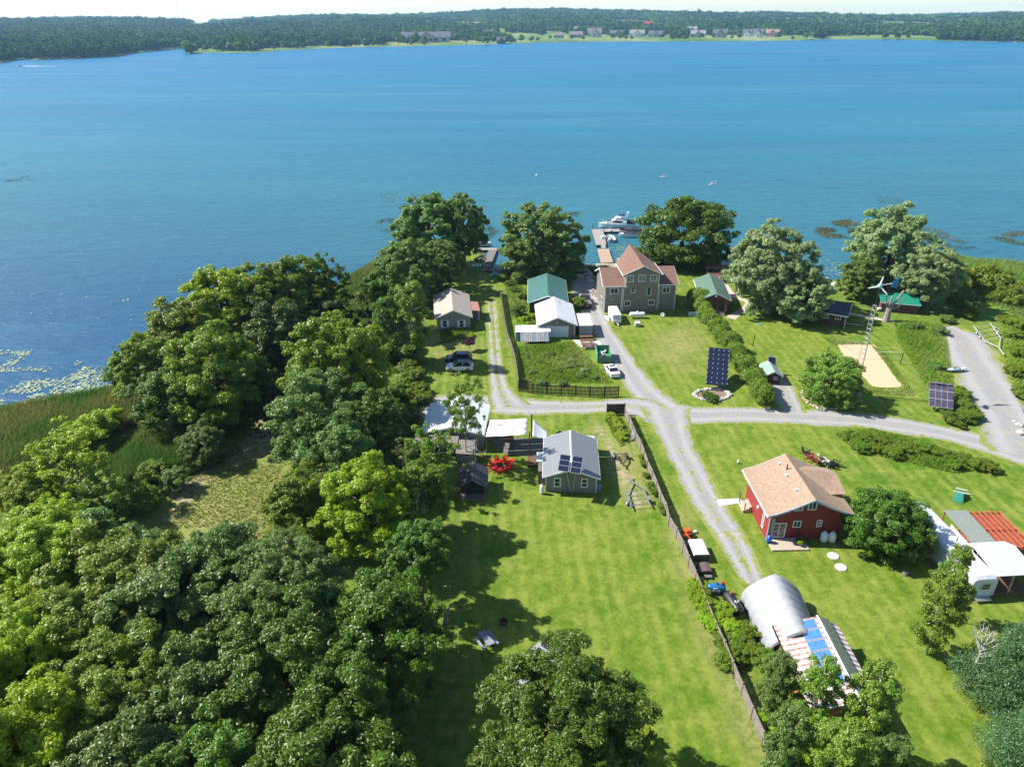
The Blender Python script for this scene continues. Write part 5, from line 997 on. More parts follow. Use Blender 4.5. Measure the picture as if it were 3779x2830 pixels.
patch('weeds climbing the foot of the long grey fence', 'I', ((1590,760),(1610,850),(1640,1000),(1700,1140),(1760,1230),(1850,1420),(1870,1500)), .35, .6, 'cedar', 'weeds at the fence foot', 'shrub', 'shrub')
patch('yellow undergrowth bush beneath the lower right aspens', 'W', ((1690,1560),(1720,1580),(1760,1570),(1790,1600),(1740,1640),(1850,1640)), .8, 1.4, 'bright', 'undergrowth under the aspens')
patch('thicket bush at the wood edge near the side road', 'W', ((850,850),(870,830),(895,810),(905,840),(885,790),(910,860),(860,930),(880,960),(855,900)), .9, 1.9, 'cedar', 'thicket at the wood edge')
patch('pale-leaved shrub in the thicket left of the white car', 'W', ((872,795),(880,775),(868,815)), .9, 1.1, 'silver', 'pale-leaved shrubs', 'shrub', 'shrub')
patch('marsh bush in the reeds beyond the silver willows', 'W', ((2130,628),(2190,618),(2090,675)), .9, 1.8, 'maple', 'marsh bushes')
patch('planted shrub on the lake bank by the tall house', 'W', ((1100,582),(1195,597),(1250,592),(1290,590),(1440,585),(1345,582)), .5, 1.2, 'oak', 'lake bank shrubs')
patch('low round shrub before the tan cottage', 'D', ((820,590),(900,570),(960,560),(1150,530),(1200,520),(1260,500)), .3, .55, 'lime', 'flower bed clumps', 'shrub', 'shrub')
T('bush','oak',1120,672,16,1,'dark round bush against the green-roofed boathouse wall',cat='bush'); T('bush','maple',1250,655,16,1.2,'bush between the white garage and the pickup truck',cat='bush')
T('bush','lime',1395,1590,20,.8,'low bush at the bottom edge right of the foreground ash',cat='bush')
T('bush','oak',1780,1115,0.1,.8,'x',cat='bush') if 0 else None
# pollarded tree trunk
r_ = thing('tree', 'pollarded grey tree trunk with cut-back limbs near the wind turbine', 'tree', (71.3, 125.6, 0)); m_ = MB(); m_.tube([(0, 0, -.2), (.05, 0, 1), (.1, 0, 2.4), (.1, 0, 3.0)], [.75, .55, .5, .4], 10)
m_.build('trunk', mat('grey_bark', (.27, .24, .215), .9, var=.25, scale=4), r_)
for pts_, r0 in (([(.0, 0, 2.6), (-.9, 0, 3.6), (-1.0, .1, 5.3)], .26), ([(.1, 0, 2.9), (.1, .2, 4.2), (.3, .2, 5.0)], .22), ([(.2, 0, 2.7), (1.2, .1, 4.2), (1.8, .1, 5.6), (2.1, .1, 6.0)], .26), ([(.2, 0, 2.4), (1.6, -.2, 3.0), (2.1, -.2, 3.9), (2.3, -.2, 4.7)], .2), ([(-.3, 0, 3.2), (-.5, -.2, 4.0), (-.3, -.2, 4.5)], .14)):
    MB().tube(pts_, [r0, r0*.8, r0*.75, r0*.85][:len(pts_)], 8).build('limb', mat('grey_bark', (.2,)*3), r_)
# ------------------------------------------------------------------ wind turbine
r_ = thing('wind_turbine', 'small wind turbine with three white blades and a blue tail on a lattice tower', 'wind turbine', (52.6, 96.3, 0)); zt = 14.6; tri = lambda z, k: Vector((cos(.4+k*2.0944), sin(.4+k*2.0944), 0))*(.62-.32*z/zt)+Vector((0, 0, z))
for k in range(3): MB().tube([tri(-.1, k), tri(zt, k)], .04, 6).build('leg', galv, r_)
m_ = MB(); n = 20
for i in range(n):
    for k in range(3): a, b = tri(zt*i/n, k), tri(zt*(i+1)/n, (k+1) % 3); m_.tube([a, b], .016, 4); m_.tube([tri(zt*(i+1)/n, k), tri(zt*(i+1)/n, (k+1) % 3)], .012, 4)
m_.build('lattice', galv, r_); MB().tube([(0, 0, zt-1), (0, 0, 17.4)], .09, 8).build('mast', dkmetal, r_)
hub = Vector((0, 0, 17.6)); ax = Vector((-.55, -.8, .05)).normalized(); MB().tube([hub+ax*.75, hub+ax*.55, hub, hub-ax*.5, hub-ax*.75], [.05, .28, .33, .26, .1], 12).build('nacelle', mat('turbine_cyan', (.25, .55, .60), .4), r_, smooth=True)
sd2 = ax.cross(Vector((0, 0, 1))).normalized(); up2 = sd2.cross(ax)
for ang in (R(8), R(128), R(248)):
    d = up2*cos(ang)+sd2*sin(ang)*-1; e = ax.cross(d).normalized(); c0 = hub+ax*.5; secs = []
    for s_, w_, th in ((.12, .07, .05), (.3, .13, .04), (.7, .11, .03), (1.15, .08, .02), (1.5, .05, .012)):
        c = c0+d*s_; secs.append([c+e*w_+ax*.0, c+ax*th, c-e*w_, c-ax*th])
    MB().loft(secs).build('blade', WHITE(), r_)
tl = hub+sd2*-1*.0; tdir = -ax; tdir = Vector((.97, .25, 0.05)).normalized()
MB().tube([hub, hub+tdir*2.0], .05, 6).build('tail_boom', WHITE(), r_); q0 = hub+tdir*1.9; MB().loft([[q0+Vector((0, o_, -.55)), q0+tdir*1.1+Vector((0, o_, -.75)), q0+tdir*1.3+Vector((0, o_, .9)), q0+tdir*.1+Vector((0, o_, .25))] for o_ in (-.02, .02)]).build('tail_fin', mat('turbine_blue', (.01, .16, .42), .4), r_)
# ------------------------------------------------------------------ vehicles
def wheel(par, x, y, r, w, rim=None):
    t_ = MB().tube([(x, y-w/2, r), (x, y+w/2, r)], r, 16).build('wheel', rubber, par); MB().tube([(x, y-w/2-.01, r), (x, y+w/2+.01, r)], r*.58, 10).build('rim', rim or galv, t_)
def car(name, label, x, y, rz, L, W_, Hh, paint, kind='suv', roofm=None):
    r_ = thing(name, label, 'car' if kind != 'pickup' else 'pickup truck', (x, y, 0), rz, None); gl_ = mat('car_glass', (.012, .016, .02), .08, spec=.8)
    zb = .28; belt = Hh*.60; P_ = {'suv': [(-.5, .42, .80), (-.485, .60, .9), (-.44, .615, .97), (-.2, .61, 1), (.1, .60, 1), (.24, .585, .99), (.42, .50, .95), (.485, .44, .86), (.5, .36, .74)], 'coupe': [(-.5, .45, .78), (-.48, .66, .88), (-.42, .68, .95), (-.2, .66, 1), (.1, .62, 1), (.22, .60, .99), (.4, .50, .93), (.485, .42, .80), (.5, .34, .66)],
        'pickup': [(-.5, .40, .95), (-.495, .56, .98), (-.3, .56, 1), (-.02, .57, 1), (.1, .57, 1), (.2, .57, 1), (.42, .53, .97), (.49, .48, .92), (.5, .36, .86)]}[kind]
    secs = []
    for xf, zf, wf in P_:
        hw = W_/2*wf; zt_ = Hh*zf; secs.append([(xf*L, -hw*.96, zb), (xf*L, -hw, zb+.18), (xf*L, -hw*.99, zt_-.10), (xf*L, -hw*.88, zt_), (xf*L, hw*.88, zt_), (xf*L, hw*.99, zt_-.10), (xf*L, hw, zb+.18), (xf*L, hw*.96, zb)])
    MB().loft(secs).build('body', paint, r_, smooth=False)
    cab = {'suv': (-.46, -.36, .09, .25), 'coupe': (-.36, -.16, .06, .24), 'pickup': (-.09, -.06, .12, .22)}[kind]
    b0, t0, t1, b1 = [c*L for c in cab]; hb, ht = W_/2*.90, W_/2*.72; zt = Hh-.05; zc = belt-.04
    MB().loft([[(b0, -hb, zc), (b1, -hb, zc), (b1, hb, zc), (b0, hb, zc)], [(t0, -ht, zt), (t1, -ht, zt), (t1, ht, zt), (t0, ht, zt)]]).build('windows', gl_, r_)
    rm_ = MB().loft([[(t0-.05, -ht-.02, zt-.01), (t1+.05, -ht-.02, zt-.01), (t1+.05, ht+.02, zt-.01), (t0-.05, ht+.02, zt-.01)], [(t0+.05, -ht*.9, zt+.05), (t1-.08, -ht*.9, zt+.05), (t1-.08, ht*.9, zt+.05), (t0+.05, ht*.9, zt+.05)]]).build('roof', roofm or paint, r_)
    m_ = MB()
    for s_ in (-1, 1):
        for a, b in ((b0, t0), (b1, t1), ((b0+b1)/2, (t0+t1)/2)): m_.bar((a, s_*hb*1.003, zc), (b, s_*ht*1.01, zt), .07 if a != (b0+b1)/2 else .06, .05)
    m_.build('pillars', paint, r_)
    for s_ in (-1, 1): MB().box(L*.455, L*.49, s_*W_*.27-.17, s_*W_*.27+.17, Hh*.36, Hh*.42).build('headlight', mat('lamp_glass', (.7, .7, .68), .1), r_); MB().box(-L*.503, -L*.488, s_*W_*.33-.14, s_*W_*.33+.14, Hh*.46, Hh*.53).build('tail_light', mat('red_lamp', (.4, .01, .01), .2), r_); MB().box(b1-.25, b1-.05, s_*(hb+.05)-.07, s_*(hb+.05)+.07, belt, belt+.13).build('mirror', paint, r_)
    MB().box(-L*.506, -L*.499, -.24, .24, Hh*.36, Hh*.43).build('number_plate', WHITE(), r_)
    for xx in (-.31, .32):
        for s_ in (-1, 1): wheel(r_, xx*L, s_*(W_/2-.12), .34, .24)
    if kind == 'coupe': MB().box(-.35, .25, -.45, .45, zt+.052, zt+.06).build('sunroof', gl_, r_)
    if kind == 'pickup': MB().box(-L*.48, -L*.11, -W_*.43, W_*.43, Hh*.565, Hh*.60).build('bed_cover', mat('grey_tonneau', (.14, .14, .145), .6), r_)
    return r_
mw = mat('white_car_paint', (.72, .73, .74), .2, var=.02); mn = mat('dark_blue_car_paint', (.008, .012, .03), .15, var=.02, spec=.8); mk = mat('dark_truck_paint', (.025, .026, .03), .25, var=.03)
car('parked_car', 'white suv with dark roof parked on the grass by the cottage track', -8.65, 105.9, R(180), 4.5, 1.85, 1.6, mw, roofm=mn)
car('parked_car', 'dark blue suv parked close behind the white one', -9.0, 109.2, R(180), 4.6, 1.9, 1.62, mn)
car('parked_car', 'white two-door coupe parked at the gravel drive edge by the fenced garden', 16.35, 104.3, R(99), 4.5, 1.85, 1.35, mw, 'coupe')
car('pickup_truck', 'dark pickup truck parked with its tailgate out beside the tall house', 15.1, 135.7, R(90), 5.9, 2.0, 1.85, mk, 'pickup')
def trailer(name, label, tongue, rl, rr, m, wy=.3, fork=.3, z=.5, cross=4, wheels=1, tm_=None, rise=0.):
    T_, A, B = [Vector((p[0], p[1], z)) for p in (tongue, rl, rr)]; o = Vector((T_.x, T_.y, 0)); A, B, T_ = A-o, B-o, T_-o; r_ = thing(name, label, 'trailer', o); Fk = T_.lerp((A+B)/2, fork*.45); fa, fb = T_.lerp(A, .55), T_.lerp(B, .55); ia, ib = A+(fa-A)*0+(T_-Fk)*0, B
    mid_ = (A+B)/2; ca, cb = T_.lerp(mid_, .48)+(A-mid_)*.92, T_.lerp(mid_, .48)+(B-mid_)*.92
    m_ = MB(); m_.bar(T_, Fk, .14, .12); m_.bar(Fk, ca, .12, .12); m_.bar(Fk, cb, .12, .12); m_.bar(ca, A, .12, .12); m_.bar(cb, B, .12, .12); m_.build('frame', m, r_)
    m_ = MB()
    for i in range(cross): u = (i+.2)/(cross-.3); m_.bar(ca.lerp(A, min(u, .98)), cb.lerp(B, min(u, .98)), .08, .07)
    m_.build('cross_member', m, r_); MB().tube([T_+Vector((0, 0, -.05)), T_+Vector((0, 0, .25))], .07, 8).build('jack', m, r_)
    d = (A-T_).normalized(); pr2 = Vector((-d.y, d.x, 0)); n_ = 0
    for sd_, p0, p1 in ((1, ca, A), (-1, cb, B)):
        for wi in range(wheels):
            c = p0.lerp(p1, .62-wi*.28); off = (p0-( (ca+cb)/2)).normalized()*.18; t_ = MB().tube([c+off*.4-Vector((0, 0, z-.32)), c+off*1.6-Vector((0, 0, z-.32))], .32, 14).build('wheel', rubber, r_); MB().tube([c+off*.3-Vector((0, 0, z-.32)), c+off*1.7-Vector((0, 0, z-.32))], .17, 8).build('rim', WHITE(), t_)
            MB().bar(c+off+d*.4+Vector((0, 0, .18)), c+off-d*.4+Vector((0, 0, .18)), .26, .04).build('mudguard', m, r_)
    return r_
trailer('boat_trailer', 'empty galvanised boat trailer on the lawn by the grey fence', P('I',1405,1055), P('I',1430,1500), P('I',1690,1465), galv, fork=.35)
trailer('utility_trailer', 'small dark bare trailer frame on the worn strip by the grey house', P('I',1330,925), P('I',1215,745), P('I',1345,742), mat('rusty_frame', (.07, .05, .045), .8), fork=.5, cross=4)
trailer('boat_trailer', 'long white galvanised boat trailer lying at the gravel spur edge', P('X',3702,1318), P('X',3590,1212), P('X',3650,1200), mat('pale_trailer_steel', (.55, .56, .57), .5, metal=.3), fork=.5, wheels=2)
# enclosed trailer
r_ = thing('cargo_trailer', 'white enclosed cargo trailer parked on the grass in front of the tall house', 'trailer', (19.9, 124.9, 0), R(3)); MB().box(-.85, .85, 0, 4.6, .45, 1.95).build('body', mw, r_, bevel=.06); MB().box(-.5, .5, -.05, -.003, 1.0, 1.75).build('front_panel', mat('pale_blue_panel', (.45, .55, .6), .3), r_); MB().box(-.75, .75, -.5, -.06, .45, .95).build('tool_box', mat('aluminium', (.55, .57, .6), .35, metal=.5), r_)
MB().bar((0, -.5, .42), (.1, -1.5, .42), .12).build('tongue', WHITE(), r_); MB().tube([(-.2, 2, 1.95), (-.2, 2, 2.9)], .03, 6).build('mast', dkmetal, r_)
for s_ in (-1, 1): wheel(r_, s_*.86, 2.2, .33, .2) if 0 else MB().tube([(s_*.86-.1, 2.2, .33), (s_*.86+.1, 2.2, .33)], .33, 14).build('wheel', rubber, r_)
pad('white_pad', 'E', [(1385,425),(1500,415),(1500,490),(1450,495)], .04, conc)
# ------------------------------------------------------------------ tanks and yard things
def capsule(mb, a, b, r, n=14):
    a, b = Vector(a), Vector(b); d = (b-a).normalized(); k = [(0, .05), (.12, .45), (.35, .78), (.7, .96), (1, 1)]; pts = [a-d*r*.8+d*r*.8*u for u, _ in k]+[b+d*r*.8-d*r*.8*u for u, _ in k[::-1]]; return mb.tube(pts, [r*w_ for _, w_ in k]+[r*w_ for _, w_ in k[::-1]], n)
r_ = thing('propane_tank', 'long white propane tank lying on the grass in front of the tall house', 'gas tank', (24.3, 128.0, 0), R(1)); capsule(MB(), (-1.2, 0, .75), (1.2, 0, .75), .47).build('tank', mw, r_, smooth=True); MB().tube([(0, 0, 1.2), (0, 0, 1.4)], .16, 10).build('valve_cover', WHITE(), r_)
for x_ in (-.8, .8): MB().box(x_-.08, x_+.08, -.3, .3, 0, .35).build('foot', conc, r_)
def tank_v(label, p, r=.42, h_=1.15):
    r_ = thing('gas_cylinder', label, 'gas tank', p); MB().lathe([(.01, .05), (r*.9, .06), (r, .2), (r, h_-.2), (r*.82, h_-.05), (r*.4, h_), (.01, h_+.01)], 16).build('tank', mw, r_, smooth=True); MB().lathe([(r*.45, h_-.06), (r*.45, h_+.16), (r*.38, h_+.16)], 12).build('collar', WHITE(), r_)
tank_v('left one of the two white gas tanks behind the red house', P('J', 1382, 1248)); tank_v('right one of the two white gas tanks, next to the round dark tree', P('J', 1475, 1252)); tank_v('white gas tank standing at the shed wall behind the hedge', P('F', 1060, 165), .5, 1.5)
tank_v('slim white gas bottle at the left corner of the grey house', P('H', 1912, 1440), .24, 1.25)
tank_v('white canister near the lawn centre, beside the red house', P('J', 388, 345), .14, .45)
r_ = thing('generator_box', 'small white generator box on the grass right of the cargo trailer', 'generator', P('E', 1855, 580)); MB().box(-.5, .5, 0, 1.1, .1, .8).build('body', mat('cream_metal', (.55, .55, .5), .5), r_, bevel=.04); MB().box(-.42, .42, -.02, .0, .2, .7).build('vent_panel', mat('grey_green_panel', (.25, .3, .27), .5), r_)
def dish(label, p, h_, r=.4, cat='satellite dish'):
    r_ = thing('satellite_dish', label, cat, p); MB().tube([(0, 0, 0), (0, 0, h_)], .05, 8).build('pole', galv, r_); M = Matrix.Translation((0, -.08, h_+.2))@Matrix.Rotation(R(55), 4, 'X'); MB().lathe([(.01, 0), (r*.5, .04), (r, .14), (r, .16), (r*.5, .06), (.01, .02)], 16, M).build('reflector', WHITE(), r_, smooth=True); MB().tube([(0, -.1, h_+.1), (0, -.55, h_+.45)], .02, 5).build('arm', galv, r_)
dish('white satellite dish on a post in the lawn before the tall house', P('B', 945, 1355), 1.4)
dish('black dish on a stand behind the cargo trailer', P('E', 1610, 360), 1.7, .5)
r_ = thing('sign', 'blue sign with white lettering on a thin leaning pole beside the hedge', 'sign', P('F', 340, 640)); MB().tube([(0, 0, 0), (.35, .2, 3.4)], .035, 6).build('pole', mat('green_pole', (.08, .16, .1), .6), r_); MB().box(-.25, 1.0, .16, .20, 3.1, 3.7).build('sign_board', mat('sign_blue', (.01, .13, .38), .4), r_); MB().box(-.29, 1.04, .165, .195, 3.06, 3.74).build('sign_frame', WHITE(), r_)
tc = bpy.data.curves.new('lettering', 'FONT'); tc.body = '2710'; tc.size = .5; tc.extrude = .006; to = bpy.data.objects.new('lettering', text_mesh(tc)); COL.objects.link(to); to.data.materials.append(WHITE()); to.parent = r_; to.location = (-.18, .15, 3.22); to.rotation_euler = (pi/2, 0, 0)
# blue fuel tank, black tank, truck cap etc. along the fence
r_ = thing('fuel_tank', 'blue fuel tank with white lettered plate and red pump beside the long fence', 'tank', P('L', 700, 1045), R(-2)); capsule(MB(), (-.65, 0, .62), (.65, 0, .62), .42).build('tank', mat('blue_tank', (.015, .14, .32), .4), r_, smooth=True)
MB().box(-.65, .3, -.47, -.43, .3, .62).build('name_plate', mat('plate_grey', (.5, .52, .53), .5), r_); MB().box(-.4, .0, -.46, -.42, .72, .92).build('notice', WHITE(), r_); MB().tube([(-.1, 0, 1.0), (-.02, 0, 1.75)], .03, 6).build('vent_pipe', galv, r_); MB().box(.5, .75, -.1, .15, 1.0, 1.35).build('pump', mat('pump_red', (.5, .02, .02), .4), r_); MB().tube([(.1, 0, 1.0), (.1, 0, 1.25)], .07, 8).build('filler_cap', dkmetal, r_)
for x_ in (-.6, .6): MB().box(x_-.06, x_+.06, -.35, .35, 0, .3).build('foot', dkmetal, r_)
tc = bpy.data.curves.new('lettering', 'FONT'); tc.body = 'Energy'; tc.size = .3; tc.extrude = .005; to = bpy.data.objects.new('lettering', text_mesh(tc)); COL.objects.link(to); to.data.materials.append(mat('navy_letter', (.01, .06, .16), .4)); to.parent = r_; to.location = (-.62, -.48, .36); to.rotation_euler = (pi/2, 0, 0)
r_ = thing('oil_tank', 'black horizontal oil tank in the bushes beside the hoop shelter', 'tank', P('L', 960, 1350)); capsule(MB(), (-.25, 1.6, .8), (.15, -.2, .8), .6).build('tank', blackp, r_, smooth=True); MB().tube([(-.2, 1.3, 1.35), (-.2, 1.3, 1.7)], .14, 8).build('filler_cap', mat('rusty_cap', (.3, .12, .05), .7), r_); MB().box(-.5, .5, .0, .2, 0, .4).build('foot', dkmetal, r_); MB().lathe([(.16, 0), (.2, .05), (.16, .1)], 10, Matrix.Translation((.1, .3, 1.38))).build('hatch_ring', WHITE(), r_)
r_ = thing('truck_cap', 'white ribbed truck cap standing beside the fence, topmost of the row', 'truck cap', P('L', 390, 640), R(2)); MB().loft([[(0, y, 0), (1.75, y, 0), (1.65, y, .95), (.1, y, .95)] for y in (0, 2.4)]).build('body', mat('cap_dark_side', (.05, .055, .06), .4), r_); MB().loft([[(.02, y, .953), (1.72, y, .953), (1.5, y, 1.08), (.2, y, 1.08)] for y in (-.03, 2.43)]).build('roof', mat('cap_white', (.8, .8, .8), .35, var=.02), r_)
m_ = MB(); [m_.box(.0, .2, .15+i*.25, .25+i*.25, .9, 1.0) for i in range(9)]; m_.build('ribs', mat('rib_blue', (.10, .25, .32), .5), r_)
r_ = thing('storage_box', 'brown lidded storage box beside the fence below the white truck cap', 'box', P('L', 510, 830), R(0)); MB().box(-.3, 1.0, 0, 1.35, 0, .55).build('body', blackp, r_); MB().loft([[(u, y, z) for u, z in ((.05, .56), (1.05, .56), (1.0, .68), (.55, .75), (.1, .68))] for y in (-.02, 1.37)]).build('lid', mat('brown_lid', (.11, .075, .07), .6), r_); MB().box(.2, 1.0, -.5, -.1, 0, .3).build('plank', woodg, r_)
r_ = thing('lawn_mower', 'orange ride-on mower parked at the fence in the shade', 'lawn mower', P('L', 330, 290), R(100)); om = mat('mower_orange', (.62, .10, .008), .35)
MB().loft([[(-.1, y, .35), (.75, y, .35), (.72, y, .72), (-.05, y, .82)] for y in (-.28, .28)]).build('hood', om, r_, bevel=.05); MB().box(-.9, -.08, -.35, .35, .3, .5).build('body', om, r_); MB().box(-.75, -.35, -.22, .22, .5, .62).build('seat', blackp, r_); MB().box(-.8, -.72, -.22, .22, .6, .95).build('backrest', blackp, r_); MB().tube([(-.15, 0, .75), (-.3, 0, .98)], .03, 6).build('steering_column', dkmetal, r_); MB().box(-.35, .3, -.6, .6, .1, .26).build('deck', om, r_)
for xx, rr in ((.55, .2), (-.6, .28)):
    for s_ in (-1, 1): wheel(r_, xx, s_*.42, rr, .2)
r_ = thing('sprayer', 'crumpled grey tool lying on the grass beside the orange mower', 'garden tool', P('L', 425, 240)); MB().rock((0, 0, .15), .25, .5, 4).build('body', mat('grey_cloth', (.45, .46, .42), .8), r_); MB().tube([(-.3, -.2, .1), (.4, .3, .15)], .03, 5).build('handle', galv, r_)
# dumpster
r_ = thing('dumpster', 'open green steel dumpster with scrap inside beside the gravel drive', 'dumpster', (14.35, 108.0, 0), R(-1)); gd = mat('dumpster_green', (.10, .30, .17), .6, var=.15, scale=2, c2=(.35, .2, .15), t0=.66, t1=.72, kind='line', axis=1, per=.6, gap=.1, dk=.7); m_ = MB()
m_.box(0, .08, 0, 3.7, .1, 1.7); m_.box(2.32, 2.4, 0, 3.7, .1, 1.7); m_.box(.08, 2.32, 3.62, 3.7, .1, 1.7); m_.box(.08, 2.32, 0, .08, .1, 1.35); m_.box(.08, 2.32, .08, 3.62, .1, .2); m_.build('body', gd, r_); MB().box(.85, 1.5, -.06, -.005, .1, 1.6).build('gate', mat('grey_gate', (.12, .16, .18), .5), r_)
for k_, (x, y, z, l, a) in enumerate(((1.0, 2.2, .9, 1.2, .5), (1.3, 1.6, .8, 1.3, 2.4), (1.6, 2.6, .9, .9, 1.2), (.8, 1.4, .7, 1.0, .1))): tag(MB().bar((14.35+x-cos(a)*l/2, 108+y-sin(a)*l/2, z-.1), (14.35+x+cos(a)*l/2, 108+y+sin(a)*l/2, z+.15), .22, .12).build('scrap_board', mat('scrap_white', (.6, .58, .58), .6), None), 'pale scrap board thrown in the open green dumpster', 'board', 'scrap boards in the dumpster')
tag(MB().rock((15.2, 110.6, .6), .6, .8, 5).build('scrap_tarp', mat('teal_tarp', (.02, .30, .28), .6)), 'crumpled teal tarp in the back of the green dumpster', 'tarp')
# picnic tables
def picnic(label, p, rz, m, group=None):
    r_ = thing('picnic_table', label, 'picnic table', p, rz, group); MB().box(-.95, .95, -.38, .38, .70, .75).build('table_top', m, r_)
    for s_ in (-1, 1):
        MB().box(-.95, .95, s_*.72-.13, s_*.72+.13, .42, .46).build('bench', m, r_); m_ = MB(); x = s_*.65
        m_.bar((x, -.62, 0), (x, -.22, .70), .08); m_.bar((x, .62, 0), (x, .22, .70), .08); m_.bar((x, -.75, .39), (x, .75, .39), .07); m_.build('leg', m, r_)
    return r_
picnic('grey picnic table in the shade of the wood on the big lawn', P('N', 590, 745), R(-58), mat('grey_blue_boards', (.24, .27, .30), .8, kind='line', axis=1, per=.13, gap=.15, dk=.4))
wbr = mat('red_brown_boards', (.20, .09, .06), .8, kind='line', axis=1, per=.13, gap=.15, dk=.4)
for i, (x, y) in enumerate(((1150, 752), (1160, 812), (1180, 862))): picnic(('brown picnic table nearest the shipping container', 'brown picnic table in the middle of the three on the concrete pad', 'brown picnic table nearest the green dumpster')[i], P('E', x, y), R(2), wbr, 'picnic tables on the concrete pad').scale = (1.25, .9, 1)
# chairs
def chair(label, p, rz, m, group):
    r_ = thing('adirondack_chair', label, 'chair', p, rz, group)   # faces +y
    MB().slab([(-.3, .35, .38), (.3, .35, .38), (.26, -.25, .25), (-.26, -.25, .25)], .03).build('seat', m, r_); m_ = MB()
    for i in range(5): x = -.24+i*.12; m_.slab([(x-.05, -.22, .22), (x+.05, -.22, .22), (x*1.25+.05, -.62, 1.0-.1*abs(i-2)*.6), (x*1.25-.05, -.62, 1.0-.1*abs(i-2)*.6)], .025)
    m_.build('backrest', m, r_)
    for s_ in (-1, 1): MB().box(s_*.38-.07, s_*.38+.07, -.4, .45, .56, .59).build('armrest', m, r_); MB().box(s_*.33-.03, s_*.33+.03, .3, .42, 0, .56).build('leg', m, r_); MB().bar((s_*.33, .3, .36), (s_*.33, -.7, .02), .04, .1).build('leg', m, r_)
redc = mat('red_plastic', (.62, .012, .018), .35, var=.05); c0 = P('H', 1358, 1085)
for i in range(8): a = pi/8+i*pi/4; chair('bright red garden chair in the ring of eight on the lawn', (c0.x+1.15*cos(a), c0.y+1.05*sin(a), 0), a+pi/2, redc, 'ring of red chairs')
tag(MB().lathe([(.3, 0), (.36, .25), (.3, .25), (.26, .05), (.01, .05)], 12).build('fire_ring', dkmetal, loc=c0), 'small black fire bowl in the middle of the red chairs', 'fire pit')
f0 = P('J', 1368, 300)
bch = mat('black_chair', (.02, .02, .022), .4)
for lab, x, y, m in (('black garden chair farthest from the red house, by the stone fire pit', 1175, 235, bch), ('dull red garden chair next to the far black chair', 1215, 280, None), ('dull red garden chair in the middle of the fire pit row', 1250, 310, None), ('dull red garden chair nearest the red house roof', 1295, 340, None), ('black garden chair at the near end of the row by the fire pit', 1350, 375, bch), ('black garden chair right of the fire pit, its shadow on the lawn', 1460, 385, bch), ('black garden chair farthest right of the fire pit', 1510, 365, bch)):
    p = P('J', x, y); a = math.atan2(f0.y-p.y, f0.x-p.x); chair(lab, p, a-pi/2, m or mat('dull_red_plastic', (.33, .06, .045), .5), 'chairs at the stone fire pit')
stone = mat('pale_stone', (.46, .43, .39), .9, var=.25, scale=2.5); q = random.Random(9)
def rocks(label, pts, r, group, m=None, name='rock', z=0):
    for i, (p, rr) in enumerate(pts): MB().rock((0, 0, 0), r*rr, .65, i+len(label)).build(name, m or stone, None, label=label, cat='rock', group=group, loc=(p[0], p[1], z+r*rr*.25))
rocks('pale stone in the fire pit heap behind the red house', [((f0.x+q.uniform(-.9, .9), f0.y+q.uniform(-.6, 1.2)), q.uniform(.6, 1.2)) for _ in range(14)], .24, 'fire pit stones')
r_ = thing('burnt_logs', 'heap of charred logs in the stone fire pit', 'log pile', f0); [MB().tube([(cos(a)*.5, sin(a)*.4, .12), (-cos(a)*.5, -sin(a)*.4, .22)], .07, 6).build('log', blackp, r_) for a in (.3, 1.2, 2.2)]
def ring(k, cx, cy, rx, ry, n, a0=0, a1=2*pi): return [(P(k, cx+rx*cos(a0+(a1-a0)*i/n), cy+ry*sin(a0+(a1-a0)*i/n)), q.uniform(.7, 1.35)) for i in range(n)]
rocks('pale stone edging the oval flower bed by the large solar tracker', ring('F', 655, 1500, 235, 75, 26), .36, 'stones of the oval bed')
so_ = [P('F', 655+215*cos(i*pi/8), 1500+65*sin(i*pi/8), .03) for i in range(16)]; MB().add([(p.x, p.y, .03) for p in so_], [tuple(range(16))]).build('flower_bed', mat('bed_soil', (.22, .16, .11), .95, var=.25), kind='structure')
T('bush', 'cedar', 0, 0, 1, 1, 'x') if 0 else None
patch('small green shrub planted in the oval stone bed', 'F', ((590,1500),(700,1540),(655,1560)), .3, .75, 'oak', 'shrubs of the oval bed', 'shrub', 'shrub')
rocks('pale stone in the ring around the apple tree', ring('W', 1795, 850, 62, 34, 40), .32, 'stones round the apple tree', mat('tan_stone', (.42, .32, .24), .9, var=.25))
rocks('boulder at the foot of the apple tree by the road', [(P('W', 1768, 872), 1), (P('W', 1775, 884), 1.2), (P('W', 1755, 862), .8)], .55, 'boulders under the apple tree')
sr = [(P('W', x+q.uniform(-5, 5), y+q.uniform(-3, 3), -.3), q.uniform(.6, 1.5)) for x, y in ((1265,592),(1272,585),(1255,600),(1268,606),(1278,612),(1245,588),(1262,598),(1285,600),(1275,596),(1230,587),(1238,592),(1100,575),(1090,580),(1110,572),(1084,588),(1075,596),(1340,590),(1425,592),(1440,590),(1455,593),(1550,597),(1590,600),(1600,606),(1775,612),(1790,618),(1782,608),(1800,622),(1770,622),(1650,604))]
rocks('grey boulder of the stone shore along the lake bank', sr, .8, 'shore boulders', z=-.15)
rocks('pinkish stone in the flower strip at the corner of the tall house', [(P('E', x, y), q.uniform(.7, 1.2)) for x, y in ((1230,90),(1245,110),(1260,130),(1225,115),(1270,150),(1250,75),(1240,140))], .4, 'stones by the tall house', mat('pink_stone', (.42, .33, .29), .9, var=.2))
rocks('white boulder on the right bank of the gravel spur', [(P('G', 2100, 1435), 1), (P('G', 2115, 1520), 1.2), (P('G', 2050, 1400), .6)], .5, 'spur boulders')
